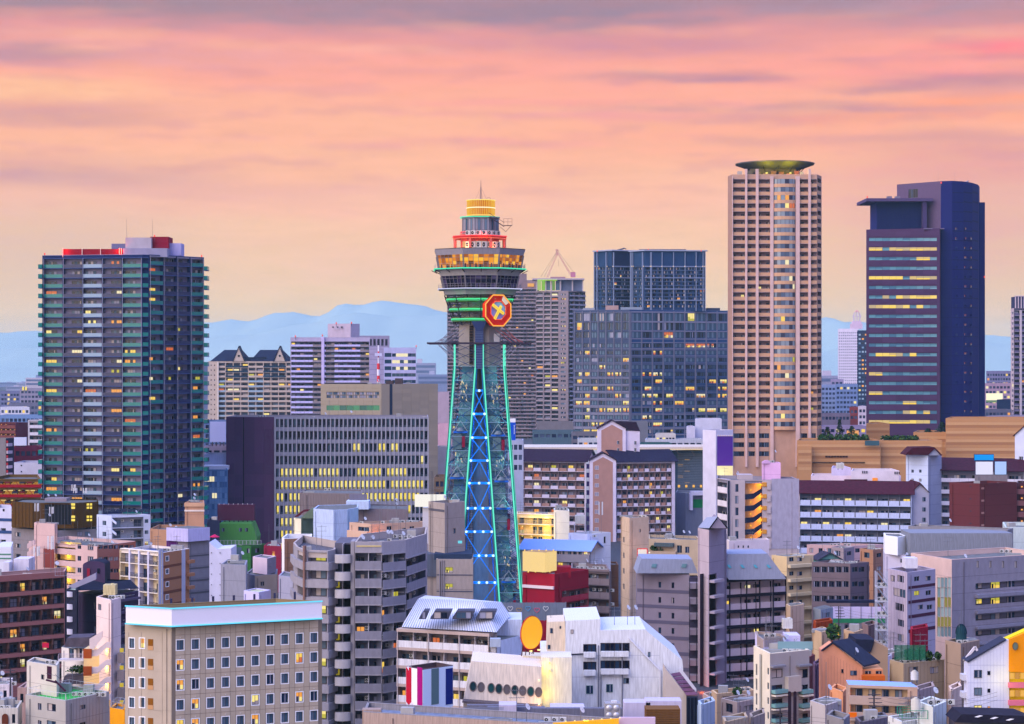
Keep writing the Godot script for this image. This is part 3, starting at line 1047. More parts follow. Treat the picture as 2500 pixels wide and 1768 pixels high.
func build_tower() -> void:
	var t := thing("observation_tower","tall steel lattice observation tower outlined in green neon with an octagonal clock","tower",Vector3(-7.9,0,-500))
	rng.seed = 3
	var turn := PI / 8 + 0.05
	var grey := mat(150,146,156,"metal")
	var concrete := mat(158,154,158,"concrete")
	# mast
	var b := MB.new()
	var steel := mat(110,104,116,"plain",0.5)
	b.tube(steel,Vector3(0.3,ty(489),0),Vector3(0.3,ty(440),0),0.14,0.04,6)
	b.tube(mat(150,130,170,"plain"),Vector3(0.3,ty(490),0),Vector3(0.3,ty(485),0),0.7,0.2,8)
	for a in 4:
		b.tube(steel,Vector3(0.3,ty(456),0),Vector3(0.3 + cos(a * PI / 2 + 0.3) * 1.5,ty(489),sin(a * PI / 2 + 0.3) * 1.5),0.03,0.03,4)
	put(t,"mast",b.mesh())
	b = MB.new()
	for k in 6:
		b.bar(steel,Vector3(2.2,ty(489),0.6) + Vector3(cos(PI * k / 6),sin(PI * k / 6) * 1.3,0) * 0.5,Vector3(2.2,ty(489),0.6) + Vector3(cos(PI * (k + 1) / 6),sin(PI * (k + 1) / 6) * 1.3,0) * 0.5,0.07)
	put(t,"ladder_hoop",b.mesh())
	# glowing crown of vertical slats
	b = MB.new()
	b.tube(glow(226,128,10,0.75),Vector3(0.3,ty(528),0),Vector3(0.3,ty(490),0),3.2,3.2,24)
	put(t,"crown_drum",b.mesh())
	for k in 44:
		var a := TAU * k / 44
		put(t,"crown_slat",box_mesh(0.13,3.9,0.2,glow(255,190,60,0.8)),Transform3D(Basis(Vector3.UP,a),Vector3(0.3 + sin(a) * 3.36,ty(509),cos(a) * 3.36)))
	for e in [[490,255,225,110,1.0],[508.5,255,246,200,1.15],[527,255,210,90,1.0]]:
		b = MB.new()
		for k in 28:
			b.tube(glow(e[1],e[2],e[3],e[4]),ring_pt(k,28,3.5,ty(e[0]),0) + Vector3(0.3,0,0),ring_pt(k + 1,28,3.5,ty(e[0]),0) + Vector3(0.3,0,0),0.12,0.12,5)
		put(t,"crown_neon",b.mesh())
	b = MB.new()
	b.frustum(grey,Vector3(0.3,0,0),8,4.9,5.0,ty(534),ty(531),turn)
	put(t,"crown_deck",b.mesh())
	neon_ring(t,"teal_neon",turn,5.1,ty(531.5),glow(70,240,190,1.0),0.12)
	# lantern room with tall windows
	b = MB.new()
	b.frustum(grey,Vector3(0.2,0,0),8,4.75,4.75,ty(578),ty(534),turn)
	put(t,"lantern_room_wall",b.mesh())
	for k in 8:
		var p := ring_pt(k,8,4.77,0,turn)
		var q := ring_pt(k + 1,8,4.77,0,turn)
		var dx := (q - p).normalized()
		var T := Transform3D(Basis(dx,Vector3.UP,dx.cross(Vector3.UP)),Vector3(0.2,ty(564.5),0) + p)
		for j in 2:
			put(t,"window",window_mesh(1.35,2.9,2 + 20 * ((k + j) % 3),mat(104,98,110,"plain"),0.12),T * at(0.35 + j * 1.6,0,0.05))
	# roof stair on the right
	b = MB.new()
	var st := mat(70,62,76,"plain",0.5)
	for k in 9:
		var x := 2.2 + k * 0.42
		b.bx(st,x,ty(532) - k * 0.28,3.4,x + 0.45,ty(532) - k * 0.28 + 0.06,4.4)
	for z in [3.4,4.4]:
		b.bar(st,Vector3(2.2,ty(532),z),Vector3(6.0,ty(532) - 2.4,z),0.14)
		b.bar(st,Vector3(2.2,ty(532) + 1.0,z),Vector3(6.0,ty(532) - 1.4,z),0.06)
	b.bx(st,5.9,ty(554),3.2,7.9,ty(553),4.6)
	for e in [[5.9,4.6],[7.9,4.6],[7.9,3.2],[6.9,4.6]]:
		b.bar(st,Vector3(e[0],ty(553),e[1]),Vector3(e[0],ty(537),e[1]),0.07)
	for hh in [537.0,545.0]:
		b.bar(st,Vector3(5.9,ty(hh),4.6),Vector3(7.9,ty(hh),4.6),0.06)
		b.bar(st,Vector3(7.9,ty(hh),4.6),Vector3(7.9,ty(hh),3.2),0.06)
	b.bar(st,Vector3(7.7,ty(553),3.9),Vector3(6.4,ty(568),3.4),0.1)
	b.bar(st,Vector3(6.4,ty(568),3.4),Vector3(5.0,ty(556),3.2),0.1)
	put(t,"stair",b.mesh())
	# red-lit terrace, its glow also painted into wall and posts; extra neon rings added
	neon_ring(t,"red_neon",turn,5.0,ty(568),glow(255,70,80,1.0),0.14)
	neon_ring(t,"red_neon",turn,5.05,ty(574),glow(255,90,70,0.9),0.12)
	b = MB.new()
	b.frustum(mat(214,104,100,"plain"),Vector3.ZERO,8,5.0,5.0,ty(613),ty(578),turn)
	put(t,"terrace_wall",b.mesh())
	b = MB.new()
	b.frustum(mat(190,60,60,"plain"),Vector3.ZERO,8,6.9,6.9,ty(583),ty(579.5),turn)
	put(t,"terrace_canopy",b.mesh())
	neon_ring(t,"red_neon",turn,7.0,ty(578.5),glow(255,60,56,1.1),0.14)
	neon_ring(t,"red_neon",turn,6.95,ty(584),glow(255,110,70,1.0),0.1)
	for k in 8:
		put(t,"terrace_post",box_mesh(0.5,ty(584) - ty(612),0.5,mat(206,110,100,"plain")),Transform3D(Basis(Vector3.UP,turn + TAU * k / 8),ring_pt(k,8,6.5,(ty(584) + ty(612)) / 2,turn)))
	for k in 7:
		for j in 2:
			var a := -0.5 + k * 0.24
			put(t,"air_conditioner",ac_mesh(),Transform3D(Basis(Vector3.UP,a).scaled(Vector3(1.5,2.6 if j == 0 else 1.8,1.5)),Vector3(sin(a) * 5.6,ty(608) if j == 0 else ty(577),cos(a) * 5.6)))
	for k in 8:
		var p := ring_pt(k,8,5.04,ty(611),turn)
		var q := ring_pt(k + 1,8,5.04,ty(611),turn)
		b = MB.new()
		b.quad(glow(255,186,120,0.7),p.lerp(q,0.15),p.lerp(q,0.85),p.lerp(q,0.85) + Vector3(0,2.0,0),p.lerp(q,0.15) + Vector3(0,2.0,0))
		put(t,"window",b.mesh())
	# upper deck
	b = MB.new()
	b.frustum(grey,Vector3.ZERO,8,11.35,11.85,ty(626),ty(612),turn)
	b.frustum(grey,Vector3.ZERO,8,5.0,11.85,ty(612),ty(610.5),turn)
	put(t,"upper_deck_fascia",b.mesh())
	deck_windows(t,turn,10.75,ty(657),11.35,ty(626),7,true)
	gallery(t,turn,10.5,11.9,ty(658),grey)
	neon_ring(t,"teal_neon",turn,12.0,ty(659),glow(60,236,176,1.0),0.16)
	b = MB.new()
	b.frustum(concrete,Vector3.ZERO,8,10.2,10.7,ty(676),ty(661),turn)
	put(t,"deck_apron",b.mesh())
	b = MB.new()
	for k in 16:
		b.bar(mat(60,56,70,"plain"),ring_pt(k,16,10.4,ty(668),turn),ring_pt(k,16,11.8,ty(661),turn),0.2)
	put(t,"gallery_bracket",b.mesh())
	# lower deck
	deck_windows(t,turn,9.5,ty(705),10.2,ty(676),6,false)
	b = MB.new()
	b.frustum(mat(34,30,48,"plain"),Vector3.ZERO,8,9.0,9.6,ty(706),ty(676),turn)
	put(t,"lower_deck_core",b.mesh())
	gallery(t,turn,9.5,10.9,ty(706),grey)
	neon_ring(t,"white_neon",turn,10.95,ty(707),glow(214,214,255,0.9),0.12)
	b = MB.new()
	b.frustum(grey,Vector3.ZERO,8,9.2,9.5,ty(721),ty(709),turn)
	put(t,"lower_deck_base",b.mesh())
	# three neon rings round an open lattice drum
	for e in [[733,8.5],[757,7.8],[781,7.2]]:
		b = MB.new()
		b.frustum(mat(96,104,60,"plain"),Vector3.ZERO,8,e[1] - 0.1,e[1],ty(e[0] + 5.5),ty(e[0] - 5.5),turn)
		put(t,"ring_band",b.mesh())
		neon_ring(t,"green_neon",turn,e[1] + 0.15,ty(e[0] - 1),glow(70,232,150,1.0),0.2)
		neon_ring(t,"green_neon",turn,e[1] + 0.12,ty(e[0] + 3),glow(70,190,120,0.7),0.08)
	b = MB.new()
	b.frustum(concrete,Vector3.ZERO,8,4.6,5.2,ty(792),ty(720),turn)
	put(t,"core_drum",b.mesh())
	b = MB.new()
	for k in 16:
		var a := ring_pt(k,16,8.6,ty(722),turn)
		var c := ring_pt(k,16,6.2,ty(795),turn)
		b.bar(mat(54,50,64,"plain"),a,c,0.26)
		for j in 5:
			var k2 := k + 1
			var a2 := ring_pt(k2,16,8.6,ty(722),turn)
			var c2 := ring_pt(k2,16,6.2,ty(795),turn)
			b.bar(mat(84,80,92,"plain"),a.lerp(c,j / 5.0),a2.lerp(c2,(j + 1) / 5.0),0.13)
			b.bar(mat(84,80,92,"plain"),a2.lerp(c2,j / 5.0),a.lerp(c,(j + 1) / 5.0),0.13)
	put(t,"drum_lattice",b.mesh())
	# neck
	b = MB.new()
	b.frustum(mat(150,142,140,"concrete"),Vector3.ZERO,8,5.6,5.4,ty(896),ty(792),turn)
	put(t,"neck_wall",b.mesh())
	b = MB.new()
	b.bx(mat(54,66,110,"plain"),-1.0,ty(900),5.0,1.0,ty(790),6.3)
	for k in 28:
		b.bx(mat(120,132,160,"plain"),-1.03,ty(900) + k * 0.4,6.2,1.03,ty(900) + k * 0.4 + 0.07,6.36)
	b.tube(mat(54,66,110,"plain"),Vector3(0,ty(808),5.6),Vector3(0,ty(786),5.6),1.1,2.6,4)
	put(t,"lift_shaft_head",b.mesh())
	b = MB.new()
	b.bx(mat(40,36,40,"plain"),-2.4,ty(890),5.25,-1.5,ty(796),5.45)
	for k in 14:
		b.bx(mat(110,90,80,"plain"),-2.4,ty(888) + k * 0.66,5.3,-1.5,ty(888) + k * 0.66 + 0.1,5.52)
	put(t,"ladder_recess",b.mesh())
	put(t,"neck_door",box_mesh(1.4,2.0,0.2,mat(176,174,180,"metal")),at(4.2,ty(825),5.0))
	b = MB.new()
	for s in [-1,1]:
		for k in 3:
			var ya := ty(840) - k * 1.9
			b.bar(mat(60,70,100,"plain"),Vector3(s * 1.1,ya,6.4),Vector3(s * 5.6,ya - 1.9,6.2),0.15)
			b.bar(mat(70,80,110,"plain"),Vector3(s * 5.6,ya,6.2),Vector3(s * 1.1,ya - 1.9,6.4),0.15)
	put(t,"neck_bracing",b.mesh())
	# boom frame with fans of braces
	var boom := mat(64,54,72,"plain",0.6)
	b = MB.new()
	var by := ty(838.5)
	for s in [-1,1]:
		b.bx(boom,-12.6,by - 0.25,s * 6.6 - 0.2,12.6,by + 0.2,s * 6.6 + 0.2)
		b.bx(boom,s * 6.6 - 0.2,by - 0.21,-12.6,s * 6.6 + 0.2,by + 0.16,12.6)
		b.bx(boom,s * 11.0 - 0.15,by - 0.17,-6.6,s * 11.0 + 0.15,by + 0.12,6.6)
	put(t,"boom_frame",b.mesh())
	b = MB.new()
	var br := MB.new()
	for s in [-1,1]:
		var m: Material = mat(128,122,136,"plain") if s < 0 else mat(150,96,100,"plain")
		for z in [-6.4,6.4]:
			for e in [[10.0,5.6,796.0],[9.2,5.0,806.0],[11.0,6.0,812.0],[8.0,3.2,800.0]]:
				b.bar(m,Vector3(s * e[0],by,z),Vector3(s * e[1],ty(e[2]),z * 0.8),0.15)
				b.bar(mat(70,76,104,"plain"),Vector3(s * (e[0] - 1.5),by,z),Vector3(s * (e[1] + 0.6),ty(e[2] + 14),z * 0.8),0.1)
			for e in [[10.2,5.9,884.0],[9.0,4.4,892.0],[7.6,3.0,892.0],[8.4,5.9,868.0]]:
				br.bar(mat(140,136,152,"plain"),Vector3(s * e[0],by,z),Vector3(s * e[1],ty(e[2]),z * 0.85),0.14)
				br.bar(mat(96,104,132,"plain"),Vector3(s * (e[0] - 0.6),by - 0.8,z),Vector3(s * (e[1] + 0.3),ty(e[2] - 16),z * 0.85),0.09)
	put(t,"upper_brace_fan",b.mesh())
	put(t,"lower_brace_fan",br.mesh())
	# clock on the right front
	var ck := Node3D.new()
	ck.name = part_name(t,"clock")
	t.add_child(ck)
	ck.transform = Transform3D(Basis(Vector3.UP,0.62),Vector3(tx(1216.5) ,ty(760),7.4))
	var red := mat(214,40,20,"plain",0.45)
	b = MB.new()
	var oct := func(k: int,r: float,z: float) -> Vector3: return Vector3(sin(TAU * (k + 0.5) / 8 + 0.0) * r,cos(TAU * (k + 0.5) / 8) * r,z)
	for k in 8:
		b.quad(red,oct.call(k,4.0,0.0),oct.call(k,2.3,0.0),oct.call(k + 1,2.3,0.0),oct.call(k + 1,4.0,0.0))
		b.quad(red,oct.call(k + 1,4.0,-1.2),oct.call(k,4.0,-1.2),oct.call(k,4.0,0.0),oct.call(k + 1,4.0,0.0))
	put(ck,"clock_frame",b.mesh())
	b = MB.new()
	for k in 8:
		b.tri(mat(150,140,206,"plain",0.4),Vector3(0,0,-0.15),oct.call(k + 1,2.31,-0.15),oct.call(k,2.31,-0.15))
	put(ck,"clock_face",b.mesh())
	for e in [[4.0,255,170,60,0.16],[2.35,255,90,60,0.1]]:
		b = MB.new()
		for k in 8:
			b.tube(glow(e[1],e[2],e[3],1.1),oct.call(k,e[0],0.12),oct.call(k + 1,e[0],0.12),e[4],e[4],6)
		put(ck,"clock_neon",b.mesh())
	for e in [[Vector2(-1.7,1.35),Vector2(1.5,-0.75)],[Vector2(-1.1,-2.0),Vector2(0.75,1.05)]]:
		b = MB.new()
		var a := Vector3(e[0].x,e[0].y,0.2)
		var c := Vector3(e[1].x,e[1].y,0.2)
		var n := (c - a).normalized().cross(Vector3(0,0,1)) * 0.26
		for q in [[a + n,c + n],[a - n,c - n],[a + n,a - n],[c + n,c - n]]:
			b.tube(glow(255,220,70,1.0),q[0],q[1],0.13,0.13,5)
		b.tube(glow(255,200,60,0.8),a,c,0.14,0.14,4)
		put(ck,"clock_hand",b.mesh())
	b = MB.new()
	var pl := [oct.call(7,3.9,0.06).lerp(oct.call(0,3.9,0.06),0.55),oct.call(7,2.5,0.06).lerp(oct.call(0,2.5,0.06),0.55),oct.call(0,2.5,0.06),oct.call(0,3.9,0.06)]
	b.quad(red,pl[0],pl[1],pl[2],pl[3])
	pl = [oct.call(0,3.8,0.06),oct.call(0,2.7,0.06),oct.call(0,2.7,0.06).lerp(oct.call(1,2.7,0.06),0.8),oct.call(0,3.8,0.06).lerp(oct.call(1,3.8,0.06),0.8)]
	b.quad(glow(255,226,214,0.65),pl[0],pl[1],pl[2],pl[3])
	put(ck,"lit_plate",b.mesh())
	# lift shaft down the middle
	b = MB.new()
	var shaft := mat(142,138,140,"concrete")
	b.prism(shaft,PackedVector2Array([Vector2(-1.5,1.9),Vector2(0.3,2.6),Vector2(2.2,1.9),Vector2(2.2,-2.4),Vector2(-1.5,-2.4)]),0,ty(895))
	put(t,"lift_shaft",b.mesh())
	b = MB.new()
	for k in 96:
		b.bx(mat(50,42,44,"plain"),-3.2,k * 0.62,1.6,-1.55,k * 0.62 + 0.08,2.1)
	for x in [-3.2,-2.4,-1.65]:
		b.bx(mat(36,34,44,"plain"),x,0,1.5,x + 0.12,ty(896),2.2)
	put(t,"stair_cage",b.mesh())
	# blue arch frame between the front legs: beams with lamps, and crossed braces
	var blue := mat(20,140,230,"plain",0.5)
	var half := func(py: float) -> float: return lerpf(0.7,5.0,(py - 894.0) / 600.0)
	var zz := func(py: float) -> float: return lerpf(5.9,10.3,(py - 894.0) / 600.0)
	var rows := [[953,1],[1009,2],[1066,2],[1121,2],[1175,3],[1235,4],[1291,4],[1348,5],[1412,5],[1470,5]]
	b = MB.new()
	for s in [-1,1]:
		b.bar(blue,Vector3(s * half.call(900),ty(900),zz.call(900)),Vector3(s * half.call(1500),0.2,zz.call(1500)),0.5)
		b.bar(blue,Vector3(s * half.call(900) * 0.8,ty(900),3.0),Vector3(s * half.call(1500) * 0.8,0.2,3.4),0.3)
	put(t,"arch_chord",b.mesh())
	for i in rows.size():
		var py: float = rows[i][0]
		var hx: float = half.call(py)
		var z: float = zz.call(py)
		put(t,"arch_beam",box_mesh(hx * 2,0.55,0.4,blue),at(0,ty(py),z))
		for k in rows[i][1]:
			var x: float = 0.0 if rows[i][1] == 1 else lerpf(-hx * 0.86,hx * 0.86,k / float(rows[i][1] - 1))
			if not meshes.has("bulb"):
				var q := MB.new()
				q.dome(glow(210,246,255,1.25),Vector3.ZERO,0.34,0.34,8,3)
				meshes["bulb"] = q.mesh()
			if k % 2 == 0 and sx_ok(i):
				omni("arch_lamp_light",t.position + Vector3(x,ty(py),z + 0.7),Color8(60,170,255),2.2,0.3)
			put(t,"arch_lamp",meshes["bulb"],Transform3D(Basis(Vector3.RIGHT,PI / 2),Vector3(x,ty(py),z + 0.2)))
		if i < rows.size() - 1:
			var p2: float = rows[i + 1][0]
			b = MB.new()
			var h2: float = half.call(p2)
			var z2: float = zz.call(p2)
			if i % 2 == 0 or i < 3:
				b.bar(blue,Vector3(-hx,ty(py),z),Vector3(h2 if i < 3 else 0.0,ty(p2),z2),0.24)
				b.bar(blue,Vector3(hx,ty(py),z),Vector3(-h2 if i < 3 else 0.0,ty(p2),z2),0.24)
			else:
				b.bar(blue,Vector3(0,ty(py),z),Vector3(-h2,ty(p2),z2),0.24)
				b.bar(blue,Vector3(0,ty(py),z),Vector3(h2,ty(p2),z2),0.24)
			put(t,"arch_brace",b.mesh())
		# floodlights that wash the shaft blue
		if i in [1,2,3,4,5,6,7,8]:
			for s in [-1,1]:
				spot("arch_floodlight",t.position + Vector3(s * hx * 0.7,ty(py) - 0.8,z - 0.5),t.position + Vector3(0.5,ty(py) - 7.0,2.0),Color8(20,150,255),24.0 if i > 5 else 12.0,60.0,0.3)
	for s in [-1,1]:
		for z in [-1,1]:
			tower_leg(t,s,z)
	omni("terrace_lamp",t.position + Vector3(1.0,ty(580),6.2),Color8(255,70,50),44.0,0.4)
	omni("terrace_lamp",t.position + Vector3(-3.5,ty(604),5.8),Color8(255,170,100),8.0,0.3)
	omni("terrace_lamp",t.position + Vector3(3.5,ty(604),5.8),Color8(255,150,90),8.0,0.3)
	for e in [[-6.0,8.6],[0.0,9.5],[7.0,8.0]]:
		omni("ring_neon_light",t.position + Vector3(e[0],ty(745),e[1]),Color8(70,255,140),5.0,0.4)

# ---------------------------------------------------------------- ground and hills
func hill(called: String,d: float,pts: Array,seed_: int,m: Material) -> void:
	# a range given by its ridge (px, py), falling away in front and behind
	var n := FastNoiseLite.new()
	n.seed = seed_
	n.frequency = 0.004
	var b := SurfaceTool.new()
	b.begin(Mesh.PRIMITIVE_TRIANGLES)
	b.set_smooth_group(0)
	var ridge := []
	for i in range(0,361):
		var px := lerpf(-2600.0,5200.0,i / 360.0)
		var py: float = pts[0][1]
		for k in pts.size() - 1:
			if px >= pts[k][0] and px <= pts[k + 1][0]:
				py = lerpf(pts[k][1],pts[k + 1][1],smoothstep(0.0,1.0,(px - pts[k][0]) / (pts[k + 1][0] - pts[k][0])))
		if px > pts[-1][0]:
			py = pts[-1][1]
		ridge.append(P(px,py + n.get_noise_1d(px * 3.0) * 5.0 + n.get_noise_1d(px * 40.0) * 2.0,d))
	var rows := 10
	for i in ridge.size() - 1:
		for j in rows:
			var q := []
			for e in [[i,j],[i + 1,j],[i + 1,j + 1],[i,j + 1]]:
				var r: Vector3 = ridge[e[0]]
				var v: float = e[1] / float(rows)
				var y := lerpf(-2.0,r.y,smoothstep(0.0,1.0,v) * 0.5 + v * 0.5)
				q.append(Vector3(r.x,y + n.get_noise_2d(r.x * 0.2,v * 400.0) * 70.0 * (1 - v) * v * 4,r.z + (1 - v) * 1600.0))
			for e in [0,2,1,0,3,2]:
				b.add_vertex(q[e])
		var w := [Vector3(ridge[i + 1].x,-2,ridge[i + 1].z - 900),Vector3(ridge[i].x,-2,ridge[i].z - 900),ridge[i],ridge[i + 1]]
		for e in [0,2,1,0,3,2]:
			b.add_vertex(w[e])
	b.generate_normals()
	b.set_material(m)
	put(self,called,b.commit()).set_meta("kind","structure")

func build_land() -> void:
	var b := MB.new()
	b.quad(mat(84,86,94,"roof"),Vector3(-9000,0,400),Vector3(9000,0,400),Vector3(9000,0,-15000),Vector3(-9000,0,-15000))
	put(self,"ground",b.mesh()).set_meta("kind","structure")
	var hazy_wood := mat(162,180,176,"roof")  # forest colour paled with distance haze, on top of the fog
	hill("hills",9200.0,[[-2600,830],[-600,820],[0,812],[90,806],[200,830],[420,826],[507,788],[560,779],[610,783],[690,762],[780,771],[840,741],[880,758 - 14],[930,752 - 18],[1010,745],[1090,762],[1300,800],[1500,830],[1780,806],[1940,800],[2010,776],[2080,786],[2200,806],[2400,818],[2500,826],[3400,830],[5200,820]],4,hazy_wood)
	hill("hills",7400.0,[[-2600,860],[0,850],[400,850],[507,834],[620,818],[740,790],[860,764],[960,770],[1090,772],[1400,850],[2000,860],[2100,834],[2300,830],[2500,838],[5200,860]],9,hazy_wood)

func panels(b: Blk,i: int,r: Rect2,cols: int,rows: int,m,called := "wall_panel",gap := 0.05,thick := 0.06,skip = null) -> void:
	# cladding panels, each proud of the wall with an open joint round it
	var w := r.size.x / cols
	var h := r.size.y / rows
	for y in rows:
		for x in cols:
			if skip != null and skip.call(x,y):
				continue
			var mm: Material = m[rng.randi() % m.size()] if m is Array else m
			put(b.t,called,box_mesh(w - gap,h - gap,thick,mm),b.f[i] * at(r.position.x + (x + 0.5) * w,r.position.y + (y + 0.5) * h,thick / 2 + 0.003))

func strip(b: Blk,i: int,called: String,x0: float,y0: float,x1: float,y1: float,out: float,m: Material,back := 0.0) -> void:
	# a raised band on a face, given by the photograph's pixels
	var r := ruv(b,i,x0,y0,x1,y1)
	put(b.t,called,box_mesh(r.size.x,r.size.y,out + back,m),b.f[i] * at(r.get_center().x,r.get_center().y,(out - back) / 2 + 0.004))

func build_skyline() -> void:
	var P1 := mat(96,94,104,"plain")
	# --- dark apartment tower on the left
	rng.seed = 21
	var green := mat(26,124,118,"glass",0.2)
	var navy := mat(28,40,88,"glass",0.3)
	var paleb := mat(150,168,182,"plain",0.5)
	var wallm := mat(132,128,152)
	var slab := mat(74,90,138,"concrete")
	var dark := mat(38,54,100)
	var b := block("apartment_tower","dark apartment high-rise with green glass balconies at the left of the skyline","building",[[103,622],[347,616],[363,616.5],[498,634]],624,34,dark)
	var pan := [green,navy,paleb,navy,green]
	var bot := 1375.0
	balconies(b,0,ruv(b,0,105,630,346,bot),5,31,{"panel": func(x,_y): return pan[x],"slab": slab,"back": wallm,"lit": 0.2,"door": 0.55,"pipes": mat(160,160,176,"plain"),"fins": dark,"fin_w": 0.3,"ac": false,"gap": 0.2,"sides": 0.1})
	balconies(b,1,ruv(b,1,348,630,362,bot),1,31,{"panel": green,"slab": slab,"back": dark,"door": 0.5,"style": func(_x,_y,_s): return -1,"deep": 0.6})
	balconies(b,2,ruv(b,2,365,630,497,bot),4,31,{"panel": func(x,_y): return [green,navy,navy,green][x],"slab": slab,"back": wallm,"lit": 0.18,"door": 0.55,"pipes": mat(160,160,176,"plain"),"fins": dark,"fin_w": 0.3,"ac": false,"gap": 0.2,"sides": 0.1})
	for k in 31:
		for s in [[98.5,621.0],[502.5,634.0]]:
			var y: float = hy(630,616) - (k + 1) * (hy(630,616) - hy(bot,616)) / 31 + 0.7
			var p := P(s[0],HY,s[1]) - b.t.position
			put(b.t,"side_balcony",box_mesh(1.15,1.15,3.6,green),at(p.x,y,p.z - 1.2))
			put(b.t,"side_balcony_slab",box_mesh(1.2,0.2,3.8,slab),at(p.x,y - 0.68,p.z - 1.2))
	finish(b,mat(120,120,140,"roof"),0.6,mat(170,166,190,"plain"))
	boxat(b.t,"penthouse",306,369,580,628,622,10,mat(176,168,178))
	boxat(b.t,"penthouse_panel",366,411,578,612,624,8,mat(140,26,60,"metal"))
	boxat(b.t,"roof_screen",409,442,594,624,626,6,mat(168,164,204,"metal"))
	boxat(b.t,"roof_screen",272,306,595,622,628,6,mat(120,118,150,"metal"))
	boxat(b.t,"penthouse_base",300,408,606,628,620,9,mat(150,148,172))
	boxat(b.t,"sign_band",152,300,608,623,621,1.2,mat(150,24,50,"metal"))
	for x in [153,200,245,291,296]:
		boxat(b.t,"sign_post",x - 0.8,x + 0.8,606,628,620.6,0.3,mat(214,190,180,"plain"))
	boxat(b.t,"lit_sign_end",300,306,609,621,620.8,0.6,glow(255,110,30,0.9))
	omni("sign_lamp",P(158,612,619.6),Color8(255,80,30),7.0,0.2)
	omni("sign_lamp",P(292,612,619.6),Color8(255,80,30),12.0,0.2)
	for x in [309,372]:
		on_roof(b.t,"lightning_rod",antenna_mesh(6.0,0),x,624,hy(582,622))
	for e in [[109,620,620],[377,576,622],[492,625,632]]:
		red_lamp(b.t,e[0],e[1],e[2],0.6)
	# --- beige twin-gabled apartment block behind it
	rng.seed = 5
	var beige := mat(190,176,166)
	b = block("apartment_block","beige apartment block with two pointed gables on dark roofs","building",[[507,1262],[737,1262]],882,30,beige)
	var tealp := mat(40,66,88,"plain")
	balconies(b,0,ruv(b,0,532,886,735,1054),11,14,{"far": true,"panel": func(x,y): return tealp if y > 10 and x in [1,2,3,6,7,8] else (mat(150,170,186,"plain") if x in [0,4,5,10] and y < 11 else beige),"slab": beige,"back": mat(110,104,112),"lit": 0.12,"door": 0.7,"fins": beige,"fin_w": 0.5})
	far_windows(b,0,ruv(b,0,511,886,528,1054),2,14,0.25,0.3,0.0,[lit(0)],[glass_dark()])
	strip(b,0,"pier",530,884,534,1060,0.8,mat(206,196,190))
	finish(b,null,0.0)
	var nroof := mat(34,42,72,"roof")
	for e in [[513,540,584,602],[610,628,684,707]]:
		var q := MB.new()
		var z := -1266.0 - b.t.position.z
		var X := func(px: float) -> float: return (px - CX) * 1262.0 / F - b.t.position.x
		var lo := hy(882,1262)
		var hi := hy(854,1262)
		var zf := z + 4.2
		var zb := z - 24.0
		var zm := (zf + zb) / 2
		q.quad(nroof,Vector3(X.call(e[0]),lo,zf),Vector3(X.call(e[3]),lo,zf),Vector3(X.call(e[2]),hi,zm),Vector3(X.call(e[1]),hi,zm))
		q.quad(nroof,Vector3(X.call(e[3]),lo,zb),Vector3(X.call(e[0]),lo,zb),Vector3(X.call(e[1]),hi,zm),Vector3(X.call(e[2]),hi,zm))
		q.tri(nroof,Vector3(X.call(e[0]),lo,zb),Vector3(X.call(e[0]),lo,zf),Vector3(X.call(e[1]),hi,zm))
		q.tri(nroof,Vector3(X.call(e[3]),lo,zf),Vector3(X.call(e[3]),lo,zb),Vector3(X.call(e[2]),hi,zm))
		put(b.t,"hip_roof",q.mesh())
		var g: float = e[2] - 1
		q = MB.new()
		var ap := Vector3(X.call(g),hy(847,1262),zf + 0.3)
		q.tri(beige,Vector3(X.call(g - 14),lo,zf + 0.3),Vector3(X.call(g + 14),lo,zf + 0.3),ap)
		var bk := Vector3(0,0,-9.0)
		q.quad(nroof,Vector3(X.call(g - 16),lo - 0.3,zf + 0.5),ap + Vector3(0,0.7,0.2),ap + Vector3(0,0.7,0.2) + bk,Vector3(X.call(g - 16),lo - 0.3,zf + 0.5) + bk)
		q.quad(nroof,ap + Vector3(0,0.7,0.2),Vector3(X.call(g + 16),lo - 0.3,zf + 0.5),Vector3(X.call(g + 16),lo - 0.3,zf + 0.5) + bk,ap + Vector3(0,0.7,0.2) + bk)
		for s in [-1,1]:
			for k in 9:
				var c := ap.lerp(Vector3(X.call(g + s * 14),lo,zf + 0.3),(k + 0.5) / 9.0)
				q.bx(nroof,c.x - 0.25,c.y - 0.5,c.z,c.x + 0.25,c.y + 0.3,c.z + 0.25)
		q.tube(glass_dark(),Vector3(X.call(g),hy(869,1262),zf + 0.25),Vector3(X.call(g),hy(869,1262),zf + 0.45),0.7,0.7,10)
		put(b.t,"gable",q.mesh())
	boxat(b.t,"roof_lantern",598,650,872,882,1264,10,nroof)
	# --- lavender apartment slab with a penthouse
	var lav := mat(176,168,192)
	var lavp := mat(186,182,222,"plain")
	b = block("apartment_block","lavender apartment slab with striped balconies and a square penthouse","building",[[709,1190],[903,1190]],824,24,lav)
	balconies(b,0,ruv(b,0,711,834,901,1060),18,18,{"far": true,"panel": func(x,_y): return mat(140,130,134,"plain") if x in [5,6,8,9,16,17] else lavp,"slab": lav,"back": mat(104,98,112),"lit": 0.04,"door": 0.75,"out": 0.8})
	strip(b,0,"rib",785,823,792,1060,1.4,mat(196,186,222))
	finish(b,null,0.9,mat(150,140,160,"plain"))
	var pw := wing(b.t,[[800,1196],[856,1190],[878,1197]],791,12,mat(184,172,190),hy(824,1190) - 1)
	finish(pw,null,0.5)
	for x in [811,822,832]:
		boxat(b.t,"vent",x,x + 4,797,801,1191.5,0.6,P1)
